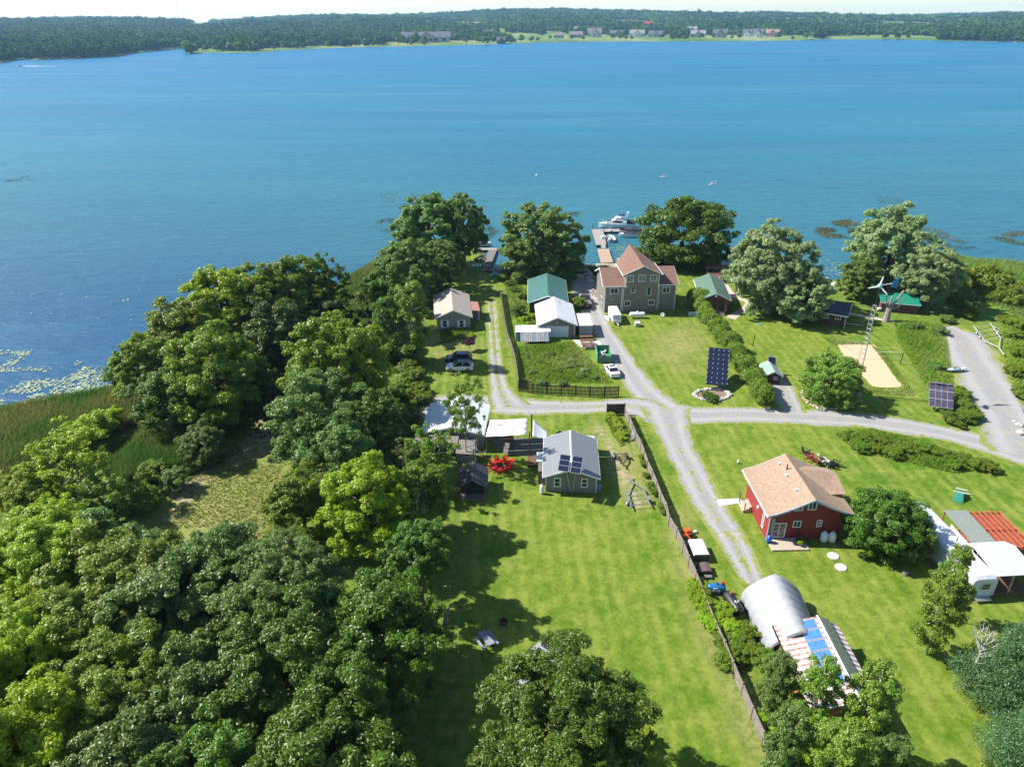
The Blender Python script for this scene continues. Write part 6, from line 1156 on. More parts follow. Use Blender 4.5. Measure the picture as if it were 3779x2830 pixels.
# lids, discs
for lab, k, x, y, r, m in (('concrete well lid in the lawn nearest the red house', 'J', 1500, 1425, .62, conc), ('concrete well lid in the lawn farther from the red house', 'J', 1588, 1558, .62, conc), ('blue-green septic lid nearest the cottage path', 'F', 1250, 412, .5, mat('teal_lid', (.12, .30, .27), .6)), ('pale grey septic lid between two green ones', 'F', 1265, 465, .4, conc), ('green septic lid farthest from the path', 'F', 1295, 540, .55, mat('green_lid', (.08, .26, .15), .6))):
    MB().lathe([(.01, .12), (r*.9, .12), (r, .06), (r, -.05)], 18).build('lid', m, label=lab, cat='lid', loc=P(k, x, y)).name = 'septic_lid'
r_ = thing('tree_stump', 'cut grey tree stump on the lawn below the rounded thicket', 'stump', P('K', 248, 1155)); MB().tube([(0, 0, -.1), (0, 0, .35)], [.36, .3], 12).build('stump_wood', woodg, r_)
# sails and posts
sail = mat('sail_cloth', (.66, .62, .58), .8, var=.04); r_ = thing('shade_sail', 'cream shade canopy in three strips slung beside the pale-roofed shed', 'shade sail', (-3.4, 80, 0))
def cloth(name, a, b, c, d, sag, m, par, n=8):
    a, b, c, d = map(Vector, (a, b, c, d)); vs = []
    for i in range(n+1):
        for j in range(n+1): u, v_ = i/n, j/n; p = a.lerp(b, u).lerp(d.lerp(c, u), v_); p.z -= sag*4*u*(1-u)*(.6+.4*4*v_*(1-v_))+.03*sin(i*2.3+j); vs.append(p)
    o = MB().add(vs, [(i*(n+1)+j, i*(n+1)+j+1, (i+1)*(n+1)+j+1, (i+1)*(n+1)+j) for i in range(n) for j in range(n)]).build(name, m, par, smooth=True); s_ = o.modifiers.new('t', 'SOLIDIFY'); s_.thickness = .02
o_ = Vector((-3.4, 80, 0)); qa, qb, qc, qd = [P('H', x, y, 2.8)-o_ for x, y in ((1148,668), (1705,638), (1727,412), (1212,437))]
for i in range(3): u0, u1 = i/3+.012, (i+1)/3-.012; cloth('sail_strip', qa.lerp(qd, u0), qb.lerp(qc, u0), qb.lerp(qc, u1), qa.lerp(qd, u1), .1, sail, r_)
for p_ in ((0, 0), (.3, 4.6)): MB().tube([(p_[0], p_[1], 0), (p_[0], p_[1], 2.8)], .05, 6).build('post', woodb, r_)
r_ = thing('shade_sail', 'grey triangular shade sail between the tall posts and the grey house', 'shade sail', (2.5, 84, 0)); o_ = Vector((2.5, 84, 0)); sa, sb_, sc_ = P('H', 1795, 430, 3.3)-o_, P('H', 1995, 610, 2.4)-o_, P('H', 1785, 660, 2.7)-o_; cloth('cloth', sc_, P('H', 1985, 690, 2.3)-o_, sb_, sa, .15, mat('grey_sail', (.42, .44, .48), .8, var=.05), r_)
for lab, x, y, h_ in (('brown post at the front corner of the cream canopy', 2.25, 79.7, 3.8), ('brown post at the back corner of the cream canopy', 2.65, 84.3, 3.8)): MB().box(-.08, .08, -.08, .08, 0, h_).build('wooden_post', woodb, label=lab, cat='post', loc=(x, y, 0))
r_ = thing('table', 'brown wooden table in the shade under the cream canopy', 'table', P('H', 1465, 790)); MB().box(-.7, .7, -.5, .9, .8, .9).build('table_top', mat('dark_red_top', (.10, .045, .035), .7), r_); MB().box(-.65, .6, .92, 1.0, .8, 1.1).build('shelf', woodn, r_)
for x_ in (-.6, .55): [MB().box(x_, x_+.09, y_, y_+.09, 0, .8).build('leg', woodb, r_) for y_ in (-.45, .8)]
pad('patio', 'H', [(1215,690),(1400,670),(1780,690),(1940,690),(1935,925),(1720,935),(1400,900),(1290,800)], .02, mat('dark_patio', (.13, .12, .11), .9, kind='line', axis=1, per=.9, gap=.06, dk=2.5))
for i, x in enumerate((450, 560, 670)): tree('small', 'purple', *P('I', x, 445, .5)[:2], .5, .42, ('dark red plant on the left of the porch shelf behind the grey house', 'dark red plant in the middle of the porch shelf', 'dark red plant on the right of the porch shelf')[i], 'plant', name='potted_plant', zb=0)
tag(MB().slab([P('I', 1425, 540, .1), P('I', 1480, 480, .6), P('I', 1440, 370, 1.4), P('I', 1420, 450, .9)], .03).build('plastic_sheet', mat('pale_sheet', (.5, .52, .55), .4)), 'pale plastic sheet leaning on the long grey fence', 'sheet')
# things at the red house
r_ = thing('barrel', 'blue plastic barrel on the deck corner of the red house', 'barrel', P('J', 745, 1262, .18)); MB().lathe([(.01, 0), (.26, 0), (.3, .15), (.3, .6), (.22, .8), (.08, .85), (.07, .95), (.01, .95)], 14).build('body', mat('barrel_blue', (.01, .10, .48), .35), r_, smooth=True)
r_ = thing('barbecue', 'black barbecue on the deck of the red house', 'barbecue', P('J', 1105, 1265, .18)); MB().box(-.35, .35, -.25, .25, .45, .75).build('body', blackp, r_); MB().tube([(-.36, 0, .78), (.36, 0, .78)], .24, 12).build('lid', blackp, r_); [MB().box(x_, x_+.05, -.2, .2, 0, .45).build('leg', dkmetal, r_) for x_ in (-.33, .28)]
tree('small', 'lime', *P('J', 1100, 1320)[:2], .55, .3, 'potted plant in a cream pot on the deck corner', 'plant', name='potted_plant', zb=.18)
r_ = thing('net_tent', 'green net frame over a garden bed on the lawn behind the red house', 'net frame', P('K', 830, 430)); a, b, c_, d_ = [Vector(v) for v in ((-.95, .3, .05), (.05, -.1, .05), (.55, .9, .75), (-.3, 1.3, .75))]
MB().slab([a, b, b.lerp(c_, .8)+Vector((-.1, 0, .3)), a.lerp(d_, .8)+Vector((0, 0, .3))], .02).build('net', mat('teal_net', (.02, .23, .17), .7), r_); MB().slab([(-.4, 1.0, .85), (.6, .6, .85), (1.3, 1.7, .5), (.2, 2.2, .5)], .02).build('net', mat('dark_net', (.09, .14, .05), .9, var=.2), r_); MB().bar((-.7, 1.15, .92), (.95, .45, .92), .07).build('pole', WHITE(), r_); MB().bar((.3, 2.2, .6), (1.4, 1.65, .6), .07).build('pole', WHITE(), r_)
# court net, posts
for lab, k, x, y, h_ in (('black post at the right end of the volleyball net', 'C', 1115, 1525, 2.1), ('black post left of the sand court', 'C', 485, 1420, 1.0), ('dark post standing alone in the lawn beside the hedge', 'F', 1205, 832, 2.0)): MB().tube([(0, 0, 0), (.12, .05, h_)], .07, 8).build('post', dkmetal, label=lab, cat='post', loc=P(k, x, y))
r_ = thing('volleyball_net', 'thin white volleyball net strung across the sand court', 'net', P('C', 575, 1480)); o_ = P('C', 575, 1480); e_ = P('C', 1095, 1480)-o_; MB().bar((0, 0, 1.3), e_+Vector((0, 0, 1.3)), .05).build('tape', WHITE(), r_); MB().bar((0, 0, .6), e_+Vector((0, 0, .6)), .02).build('cord', WHITE(), r_)
for p_ in (Vector(), e_): MB().tube([p_, p_+Vector((0, 0, 1.35))], .03, 6).build('pole', galv, r_)
r_ = thing('clothes_line', 'white rail frame at the corner of the dark cabin', 'rail', P('C', 640, 1185)); o_ = P('C', 640, 1185); MB().bar((0, 0, .4), P('C', 780, 1200)-o_+Vector((0, 0, .4)), .06).build('rail', WHITE(), r_); MB().tube([P('C', 785, 1215)-o_, P('C', 785, 1215)-o_+Vector((0, 0, 2.2))], .03, 6).build('pole', galv, r_)
r_ = thing('outdoor_heater', 'white box on legs beside the green-roofed shed', 'cooler', P('V', 605, 715)); MB().box(-.3, .3, -.2, .2, .35, .75).build('body', WHITE(), r_); MB().box(-.3, .3, -.2, .2, 0, .34).build('stand', dkmetal, r_)
r_ = thing('fire_ring', 'rusty fire ring in the shade of the big lawn', 'fire pit', P('N', 717, 595)); MB().lathe([(.38, 0), (.4, .3), (.36, .3), (.34, .02), (.01, .02)], 14).build('rim', mat('rusty_iron', (.08, .04, .03), .8), r_)
r_ = thing('swing_board', 'dusky pink board leaning in the shade at the wood edge', 'board', P('N', 290, 600)); MB().slab([(-.4, -.3, 0), (.1, .3, 0), (.5, .9, 1.7), (.1, .2, 1.5)], .05).build('panel', mat('dusky_pink_board', (.20, .15, .18), .7), r_)
# dead branches on the wood
def snag(label, p, z, s, pale, name='dead_tree', up=1., sp_=.6, n=14, seed=3, trunk=True, cat='dead tree'):
    q_ = random.Random(seed); r_ = thing(name, label, cat, (p[0], p[1], z)); m = mat('dead_wood', (.40, .37, .34), .9, var=.2) if pale else bark()
    m_ = MB(); m_.tube([(0, 0, 0), (s*.04, 0, s*.5), (s*.08, .02*s, s*.95)], [s*.03, s*.022, s*.008], 7); m_.build('trunk', m, r_); b_ = MB()
    for i in range(n):
        h0 = q_.uniform(.3, .9)*s; a = q_.uniform(0, 6.28); L = s*q_.uniform(.25, .5); e = Vector((s*.05+cos(a)*L*sp_, sin(a)*L*sp_, h0+L*up*.7)); st = Vector((s*.05*h0/s, 0, h0)); k_ = st.lerp(e, .5)+Vector((cos(a), sin(a), 0))*L*.08; b_.tube([st, k_, e], [s*.010, s*.006, s*.002], 4)
        for _ in range(3): a2 = q_.uniform(0, 6.28); b_.tube([k_, k_+Vector((cos(a2)*L*.25, sin(a2)*L*.25, L*.3))], [s*.004, s*.0015], 4)
    b_.build('branches', m, r_)
snag('leafless young tree with pale trunk before the large spruce', P('O', 935, 885), 0, 6.2, True, sp_=.45, name='bare_tree', cat='tree')
snag('bleached dead branches showing among the crowns beside the bright maple', P('S', 1400, 470, 5), 3.5, 4, True, seed=8, up=.7, sp_=1)
snag('bare pale twigs among the scrub by the weathered lean-to', P('H', 1000, 960, 1), .2, 5, True, seed=12, up=.5, sp_=1.1)
snag('fallen bare branches at the edge of the sandy clearing', P('R', 1150, 810), 0, 2.5, True, seed=5, up=.3, sp_=1.2, name='fallen_branch', cat='branch')
snag('dead grey limbs in the mid shore belt maples', P('Q', 590, 600, 5), 0, 8.5, True, seed=6, up=.6, sp_=.8)
snag('bare white limbs in the crown of the crooked marsh tree', P('R', 650, 700, 3), 0, 6.5, False, seed=16, up=.4, sp_=1.2)
# ------------------------------------------------------------------ docks and boats
def deck(name, label, cs, z, m, par=None, posts=True, th=.12):
    c0_ = Vector((*cs[0][:2], 0)); r_ = thing(name, label, 'dock', c0_); MB().slab([(p[0]-c0_.x, p[1]-c0_.y, z) for p in cs], th).build('deck_boards', m, r_)
    if posts:
        for p in cs: MB().tube([(p[0]-c0_.x, p[1]-c0_.y, -2), (p[0]-c0_.x, p[1]-c0_.y, z-.13)], .1, 6).build('pile', woodb, r_)
    MB().loft([[(p[0]-c0_.x, p[1]-c0_.y, z_) for p in cs] for z_ in (z-.45, z-.125)]).build('beam', mat('dark_wet_wood', (.05, .04, .035), .8), r_); return r_
dgrey = mat('grey_dock_boards', (.34, .31, .29), .9, var=.2, scale=2, kind='line', axis=1, per=.3, gap=.1, dk=.5, bands=.3); dnew = mat('light_dock_boards', (.42, .31, .22), .85, var=.15, kind='line', axis=1, per=.35, gap=.08, dk=.55, bands=.3)
U4 = lambda *px: [P('U', x, y, 0) for x, y in px]
deck('dock', 'wide grey plank dock pointing out into the lake, boats moored round it', U4((300,570),(455,557),(408,330),(225,322)), .0, dgrey)
deck('dock', 'cross arm of the grey dock behind the moored motorboats', [P('U', x, y, 0) for x, y in ((412,362),(1040,352),(1040,318),(228,318),(226,321),(408,328))], .004, dgrey)
deck('gangway', 'short plank step joining the grey dock to the light dock', U4((385,625),(452,622),(440,560),(368,565)), .06, dgrey, posts=False)
deck('dock', 'light plank dock leading from the shore deck to the grey dock', U4((372,852),(566,838),(490,627),(312,632)), .02, dnew)
for lab, x, y, h_ in (('black post at the outer corner of the grey dock', 246, 320, 1.6), ('black post where the dock arm meets the grey dock', 415, 385, 1.9), ('black mooring post beside the small outboard boat', 465, 550, 1.6)): MB().tube([(0, 0, -.3), (0, 0, h_)], .09, 8).build('mooring_post', dkmetal, label=lab, cat='post', loc=P('U', x, y))
r_ = thing('dock_box', 'white box on the grey dock beside the small outboard boat', 'box', P('U', 410, 465)); MB().box(-.6, .5, -.4, .4, .03, .6).build('body', WHITE(), r_, bevel=.05); MB().box(-.55, .55, -.43, .35, .605, .66).build('lid', WHITE(), r_)
r_ = thing('dock_chair', 'white chair with a red cushion on the dock arm', 'chair', P('U', 520, 352)); MB().box(-.35, .35, -.3, .3, .05, .4).build('seat', WHITE(), r_); MB().box(-.35, .35, .25, .35, .4, 1.0).build('backrest', mat('pale_pink', (.6, .4, .38), .6), r_)
def hull(L, B, D, fine=.5, n=12, flare=.8, sheer=.25):
    secs = []
    for i in range(n+1):
        u = i/n; b = B/2*(1-max(0, (u-fine)/(1-fine))**2.1)*(.88+.12*min(1, u*4)) if u < 1 else .02; zt = D*(1+sheer*max(0, u-.35)**1.6); kz = -.35*D*(1-max(0, (u-.75)/.25)**2); x = (u-.5)*L
        secs.append([(x, -b, zt), (x, -b*flare, .05*D), (x, 0, kz), (x, b*flare, .05*D), (x, b, zt)])
    return secs
def boat(label, p, rz, L, B, D, m, kind='runabout', name='motor_boat', cat='boat', cover=None, cin=None):
    r_ = thing(name, label, cat, (p[0], p[1], WL+.12), rz); s = hull(L, B, D); MB().loft(s, closed=False, cap=False).add([], []).build('hull', m, r_)
    h_ = MB(); h_.add([Vector(v) for v in s[0]], [(0, 1, 2, 3, 4)]); h_.build('transom', m, r_); dk = MB()
    V = []; 
    for sec in s: V += [(sec[0][0], sec[0][1]*.97, sec[0][2]-.02), (sec[4][0], sec[4][1]*.97, sec[4][2]-.02)]
    k0 = {'runabout': int(len(s)*.62), 'open': len(s)-2, 'row': len(s)-2, 'yacht': 1}[kind]; dk.add(V, [(2*i, 2*i+1, 2*i+3, 2*i+2) for i in range(k0, len(s)-1)]); dk.build('foredeck', m, r_)
    if kind != 'yacht':
        fl = MB(); V2 = []; 
        for sec in s: V2 += [(sec[1][0], sec[1][1]*.85, D*.25), (sec[3][0], sec[3][1]*.85, D*.25)]
        fl.add(V2, [(2*i, 2*i+1, 2*i+3, 2*i+2) for i in range(0, k0+1 if k0+1 < len(s) else k0)]); fl.build('cockpit_floor', cin or mat('cockpit_grey', (.3, .32, .33), .7), r_)
        for xx in ((-.25, .05) if kind == 'row' else (-.3, -.05)): MB().box(xx*L-.15, xx*L+.15, -B*.38, B*.38, D*.5, D*.6).build('seat', WHITE() if kind != 'row' else woodg, r_)
    if kind == 'runabout':
        MB().slab([(L*.08, -B*.36, D), (L*.08, B*.36, D), (L*.0, B*.32, D+.42), (L*.0, -B*.32, D+.42)], .03).build('windscreen', glassmat(), r_); MB().slab([(-L*.1, -B*.3, D+.5), (L*.05, -B*.3, D+.5), (L*.05, B*.3, D+.5), (-L*.1, B*.3, D+.5)], .05).build('canopy', WHITE(), r_) if cover is None else None
    if kind in ('open', 'runabout'): MB().box(-L*.5-.35, -L*.5-.02, -.16, .16, D*.5, D+.45).build('outboard_motor', blackp, r_)
    if kind == 'open': MB().box(-.1, .45, -.3, .3, D*.3, D+.25).build('console', WHITE(), r_)
    if cover:
        cv = MB(); cs_ = []
        for i, sec in enumerate(s[:int(len(s)*.85)]): x, b, z = sec[4]; cs_.append([(x, -b*1.01, z+.01), (x, -b*.5, z+.25+.12*sin(i)), (x, 0, z+.38), (x, b*.5, z+.25+.1*cos(i)), (x, b*1.01, z+.01)])
        cv.loft(cs_, closed=False, cap=False); cv.build('cover', cover, r_)
    return r_
yp = P('U', 625, 318, WL); y_ = boat('white cabin cruiser with flybridge and dark canvas moored along the outer dock', (yp.x, yp.y+1.6, 0), R(180), 10.2, 3.1, 1.15, mat('gelcoat_white', (.75, .76, .77), .25, var=.03), 'yacht', 'cabin_cruiser')
MB().loft([[(-1.6, -1.25, 1.15), (3.2, -.7, 1.35), (3.2, .7, 1.35), (-1.6, 1.25, 1.15)], [(-1.6, -1.1, 2.1), (1.2, -.7, 2.1), (1.2, .7, 2.1), (-1.6, 1.1, 2.1)]]).build('cabin', WHITE(), y_); 
for s_ in (-1, 1): MB().slab([(-1.3, s_*1.22, 1.45), (1.4, s_*.98, 1.5), (.9, s_*.86, 1.98), (-1.2, s_*1.16, 1.98)], .04, up=(0, s_, 0)).build('cabin_window', glassmat(), y_)
MB().slab([(2.9, -.6, 1.52), (2.9, .6, 1.52), (1.45, .62, 2.08), (1.45, -.62, 2.08)], .03).build('windscreen', glassmat(), y_)
MB().loft([[(-2.2, -1.1, 2.12), (.7, -.8, 2.12), (.7, .8, 2.12), (-2.2, 1.1, 2.12)], [(-2.0, -1.0, 2.6), (.2, -.7, 2.9), (.2, .7, 2.9), (-2.0, 1.0, 2.6)]]).build('flybridge', WHITE(), y_); MB().loft([[(-2.1, -1.0, 3.35), (-.4, -.9, 3.35), (-.4, .9, 3.35), (-2.1, 1.0, 3.35)], [(-1.9, -.8, 3.5), (-.5, -.7, 3.5), (-.5, .7, 3.5), (-1.9, .8, 3.5)]]).build('canopy', blackp, y_)
MB().loft([[(-5.0, -1.3, 1.1), (-2.9, -1.35, 1.1), (-2.9, 1.35, 1.1), (-5.0, 1.3, 1.1)], [(-4.9, -1.15, 1.55), (-2.9, -1.2, 1.9), (-2.9, 1.2, 1.9), (-4.9, 1.15, 1.55)]]).build('canvas_cover', mat('dark_canvas', (.03, .03, .035), .8), y_)
m_ = MB(); [m_.tube([(-2.3, s_*.9, 2.3), (-3.0, s_*.8, 3.9)], .05, 6) for s_ in (-1, 1)]; m_.tube([(-3.0, -.8, 3.9), (-3.0, .8, 3.9)], .06, 6); m_.build('radar_arch', WHITE(), y_); MB().tube([(-3, 0, 3.9), (-3, 0, 4.15)], .3, 10).build('radar_dome', WHITE(), y_); MB().tube([(-1.0, .6, 2.9), (-1.1, .6, 5.2)], .02, 4).build('antenna', WHITE(), y_)
m_ = MB(); pr3 = [(1.5, -1.2, 1.9), (3.6, -.8, 2.05), (4.9, 0, 2.15), (3.6, .8, 2.05), (1.5, 1.2, 1.9)]; m_.tube(pr3, .03, 5); [m_.tube([p_, (p_[0], p_[1], 1.25)], .025, 5) for p_ in pr3]; m_.build('bow_rail', galv, y_)
rp_ = P('U', 860, 440, WL); boat('white runabout with a black cover moored inside the dock arm', (rp_.x, rp_.y, 0), R(184), 7.6, 2.3, .85, WHITE(), 'runabout', cover=mat('dark_canvas', (.03,)*3))
rp_ = P('U', 960, 372, WL); boat('black covered boat tied behind the white runabout', (rp_.x-2, rp_.y, 0), R(184), 6.5, 2.2, .8, blackp, 'runabout', cover=mat('dark_canvas', (.03,)*3))
op_ = P('U', 520, 500, WL); boat('small white outboard boat moored against the grey dock', (op_.x, op_.y+.4, 0), R(90), 5.0, 2.2, .7, WHITE(), 'open', cin=mat('cockpit_white', (.55, .57, .57), .6))
# left dock
Z7 = lambda x, y: (1720+x/6.8, 880+y/6.8); ld_ = [P('X', *Z7(*p), 0) for p in ((430,735),(610,720),(775,285),(560,290))]
deck('dock', 'narrow weathered jetty beside the lawn at the point', ld_, .05, mat('shaded_jetty_boards', (.17, .16, .15), .9, var=.2, kind='line', axis=1, per=.3, gap=.1, dk=.5)); deck('dock', 'sunlit end arm of the narrow weathered jetty', [P('X', *Z7(*p), 0) for p in ((180,300),(775,290),(780,250),(200,232))], .054, dgrey)  # jetty takes a darker copy of the dock boards, shade painted into the colour
bp_ = P('X', *Z7(340, 212), WL); boat('white boat moored behind the narrow jetty under the willow', (bp_.x, bp_.y+.6, 0), R(0), 6.2, 2.1, .8, WHITE(), 'runabout', cover=mat('dark_canvas', (.03,)*3))
dp_ = P('X', *Z7(345, 545)); b_ = boat('dark rowing dinghy pulled up on the lawn by the jetty', (dp_.x, dp_.y, 0), R(62), 3.6, 1.4, .5, mat('dinghy_dark', (.07, .09, .09), .5), 'row', 'dinghy'); b_.location.z = .2
r_ = thing('pedal_boat', 'blue and white pedal boat resting on the lawn beside the jetty', 'boat', P('X', *Z7(275, 700)), R(4)); MB().box(-1.0, 1.0, -.6, .7, .05, .4).build('hull', WHITE(), r_, bevel=.12)
for s_ in (-1, 1): MB().box(s_*.45-.36, s_*.45+.36, -.42, .5, .404, .46).build('seat', mat('pedal_blue', (.01, .10, .5), .4), r_, bevel=.02)
def kayak(label, p, rz, L, W_, m, z=0., name='kayak'):
    r_ = thing(name, label, 'kayak' if name == 'kayak' else 'paddle board', (p[0], p[1], z), rz); h_ = .3 if name == 'kayak' else .1; secs = []
    for i in range(13): u = i/12; b = W_/2*max(.03, sin(pi*u)**.6); secs.append([(L*(u-.5), -b, h_*.6), (L*(u-.5), 0, h_), (L*(u-.5), b, h_*.6), (L*(u-.5), 0, 0)])
    MB().loft(secs).build('hull', m, r_, smooth=True)
    if name == 'kayak': MB().lathe([(W_*.3, h_*.86), (W_*.33, h_+.04), (W_*.26, h_+.04), (W_*.26, h_*.9), (.01, h_*.9)], 12, Matrix.Diagonal((1.7, 1, 1, 1))).build('cockpit', blackp, r_)
    return r_
kayak('bright blue kayak lying on the grass by the waterside garden', P('X', *Z7(665, 930)), R(80), 3.0, 1.0, mat('kayak_blue', (.01, .30, .55), .35), .05)
kayak('dark kayak lying on the ramp above the bright blue one', P('X', *Z7(720, 810)), R(72), 3.2, .8, blackp, .05)
kayak('blue and white kayak in the weeds at the gravel spur edge', P('G', 1460, 885), R(8), 3.8, 1.1, mat('kayak_blue_white', (.25, .42, .65), .35, c2=(.75, .78, .8), t0=.45, t1=.5), .25)
for lab, x, m in (('orange rowing boat nearest the round willow on the stone shore', 2062, mat('orange_boat', (.5, .13, .04), .5)), ('orange rowing boat in the middle of the three on the stone shore', 2110, mat('orange_boat', (.5,)*3)), ('grey-white rowing boat nearest the tall house on the stone shore', 2165, mat('grey_boat', (.45, .44, .42), .6))): b_ = boat(lab, P('A', x, 968), R(90), 3.2, 1.4, .5, m, 'row', 'rowing_boat', cin=mat('boat_inside', (.5, .42, .3), .7)); b_.location.z = .05
deck('ramp', 'grey plank boat ramp at the head of the small inlet', [P('X', *Z7(*p), .1) for p in ((380,800),(650,810),(660,745),(430,740))], .1, woodg, posts=False)
# people on paddle boards
def person(label, p, z, rz, shirt, pose='kneel'):
    """one continuous skinned body"""
    J = dict(pel=(0, 0, .42), che=(.08, 0, .80), nek=(.10, 0, .98), hed=(.12, 0, 1.12), top=(.12, 0, 1.24), ls=(.08, .2, .90), le=(.28, .28, .72), lh=(.48, .2, .62), rs=(.08, -.2, .90), re=(.28, -.26, .74), rh=(.48, -.14, .78), lk=(.42, .15, .30), lf=(.0, .18, .12), rk=(.42, -.15, .30), rf=(.0, -.18, .12), lt=(-.25, .18, .10), rt=(-.25, -.18, .10))
    E_ = [('pel', 'che'), ('che', 'nek'), ('nek', 'hed'), ('hed', 'top'), ('che', 'ls'), ('ls', 'le'), ('le', 'lh'), ('che', 'rs'), ('rs', 're'), ('re', 'rh'), ('pel', 'lk'), ('lk', 'lf'), ('lf', 'lt'), ('pel', 'rk'), ('rk', 'rf'), ('rf', 'rt')]
    RR = dict(pel=.15, che=.16, nek=.06, hed=.10, top=.08, ls=.07, le=.05, lh=.04, rs=.07, re=.05, rh=.04, lk=.085, lf=.055, rk=.085, rf=.055, lt=.05, rt=.05); ks = list(J); me = bpy.data.meshes.new('person'); me.from_pydata([J[k] for k in ks], [(ks.index(a), ks.index(b)) for a, b in E_], []); r_ = link('person', me, mat('skin', (.45, .27, .18), .6), label=label, cat='person', loc=(p[0], p[1], z)); r_.rotation_euler.z = rz
    md = r_.modifiers.new('skin', 'SKIN'); 
    for i, k in enumerate(ks): me.skin_vertices[0].data[i].radius = (RR[k], RR[k]); me.skin_vertices[0].data[i].use_root = k == 'pel'
    s_ = r_.modifiers.new('sub', 'SUBSURF'); s_.levels = s_.render_levels = 1
    MB().lathe([(.155, .45), (.17, .6), (.19, .78), (.13, .94), (.07, .97)], 10, Matrix.Translation((.04, 0, 0))@Matrix.Rotation(.08, 4, 'Y')).build('shirt', shirt, r_, smooth=True); MB().lathe([(.115, 1.12), (.12, 1.2), (.07, 1.27), (.01, 1.28)], 10, Matrix.Translation((.11, 0, 0))).build('hair', mat('hair', (.05, .03, .02), .7), r_, smooth=True); return r_
for lab, l2, x, y, rz, sh in (('kneeling paddler in dark clothes on the left paddle board', 'white paddle board farther out and left of the other', 2450, 653, R(5), mat('dark_shirt', (.05, .05, .07), .8)), ('kneeling paddler in a pale shirt on the right paddle board', 'white paddle board nearer the willows, right of the other', 2628, 681, R(22), mat('pale_shirt', (.5, .48, .46), .8))):
    p = P('X', x, y, WL); kayak(l2, p, rz, 3.4, .9, WHITE(), WL+.03, 'paddle_board'); person(lab, p, WL+.1, rz, sh); o_ = MB().tube([(.1, .9, .5), (.45, 0, .7), (.8, -.9, .9)], .03, 5).build('paddle', WHITE(), label=('dark-clothed' if x < 2500 else 'pale-shirted')+' paddler\'s white paddle held low over the water', cat='paddle', loc=(p.x, p.y, WL+.1)); o_.rotation_euler.z = rz
tag(MB().lathe([(.01, -.2), (.35, 0), (.35, .25), (.01, .5)], 12).build('buoy', WHITE(), loc=P('X', 1980, 648, WL)), 'small white buoy floating off the point', 'buoy')
# ------------------------------------------------------------------ the far shore: houses, docks, shore trees
def far_at(px, py): a, d, z = far_pt(px, py); return Vector((sin(a)*d, cos(a)*d, z)), a, d
def fhouse(label, px, py, wpx, hpx, rc, wc, cross=False, name='house', cat='house', dep=.75, wins=3):
    p, a, d = far_at(px, py); mp_ = d*1.03/F_; W_ = wpx*mp_; H_ = hpx*mp_*1.25; D_ = min(W_*dep, 14); he = H_*.52; r_ = thing(name, label, cat, p, -a)
    wm = mat('far_wall_%d%d%d' % tuple(int(c*20) for c in wc), wc, .8); rm_ = mat('far_roof_%d%d%d' % tuple(int(c*30) for c in rc), rc, .8); mb = MB(); mb.loft([[(x, 0, -1), (x, D_, -1), (x, D_, he), (x, D_/2, H_*.97), (x, 0, he)] for x in (-W_/2, W_/2)])
    if cross: mb.loft([[(-W_*.16, y, 0), (W_*.16, y, 0), (W_*.16, y, he*1.05), (0, y, H_*.93), (-W_*.16, y, he*1.05)] for y in (-W_*.1, D_*.6)])
    mb.build('wall', wm, r_); rb = MB(); e = W_*.03
    rb.slab([(-W_/2-e, -.8, he-.4), (W_/2+e, -.8, he-.4), (W_/2+e, D_/2, H_), (-W_/2-e, D_/2, H_)], .4); rb.slab([(-W_/2-e, D_/2+.01, H_), (W_/2+e, D_/2+.01, H_), (W_/2+e, D_+.8, he-.4), (-W_/2-e, D_+.8, he-.4)], .4)
    if cross: rb.slab([(-W_*.19, -W_*.11, he*.98), (0, -W_*.11, H_), (0, D_*.6, H_), (-W_*.19, D_*.6, he*.98)], .35); rb.slab([(0, -W_*.11, H_), (W_*.19, -W_*.11, he*.98), (W_*.19, D_*.6, he*.98), (0, D_*.6, H_)], .35)
    rb.build('roof', rm_, r_)
    for i in range(wins): x = -W_*.38+W_*.76*i/max(1, wins-1); yy = -W_*.1 if cross and abs(x) < W_*.16 else 0; MB().box(x-W_*.04, x+W_*.04, yy-.15, yy-.01, he*.3, he*.75).build('window', glassmat(), r_)
    return r_
DG, LG, WW, TN, RD, OR = (.12, .12, .14), (.28, .27, .28), (.7, .7, .68), (.42, .36, .31), (.55, .06, .06), (.6, .22, .12)
m_ = fhouse('huge stone mansion with grey roofs and gables on the far lawn', 1574, 158, 150, 25, (.24, .21, .24), TN, True, 'mansion', wins=9)
for i, x in enumerate((-38, -20, 12, 30)): MB().loft([[(u, y, z) for u, z in ((x-5, 0), (x+5, 0), (x+5, 6), (x, 10), (x-5, 6))] for y in (-4, 8)]).build('gable_wing', mat('far_wall_655', TN), m_)
for x in (-25, 5, 34): MB().box(x-1, x+1, 5, 7, 10, 17).build('chimney', mat('far_wall_655', TN), m_)
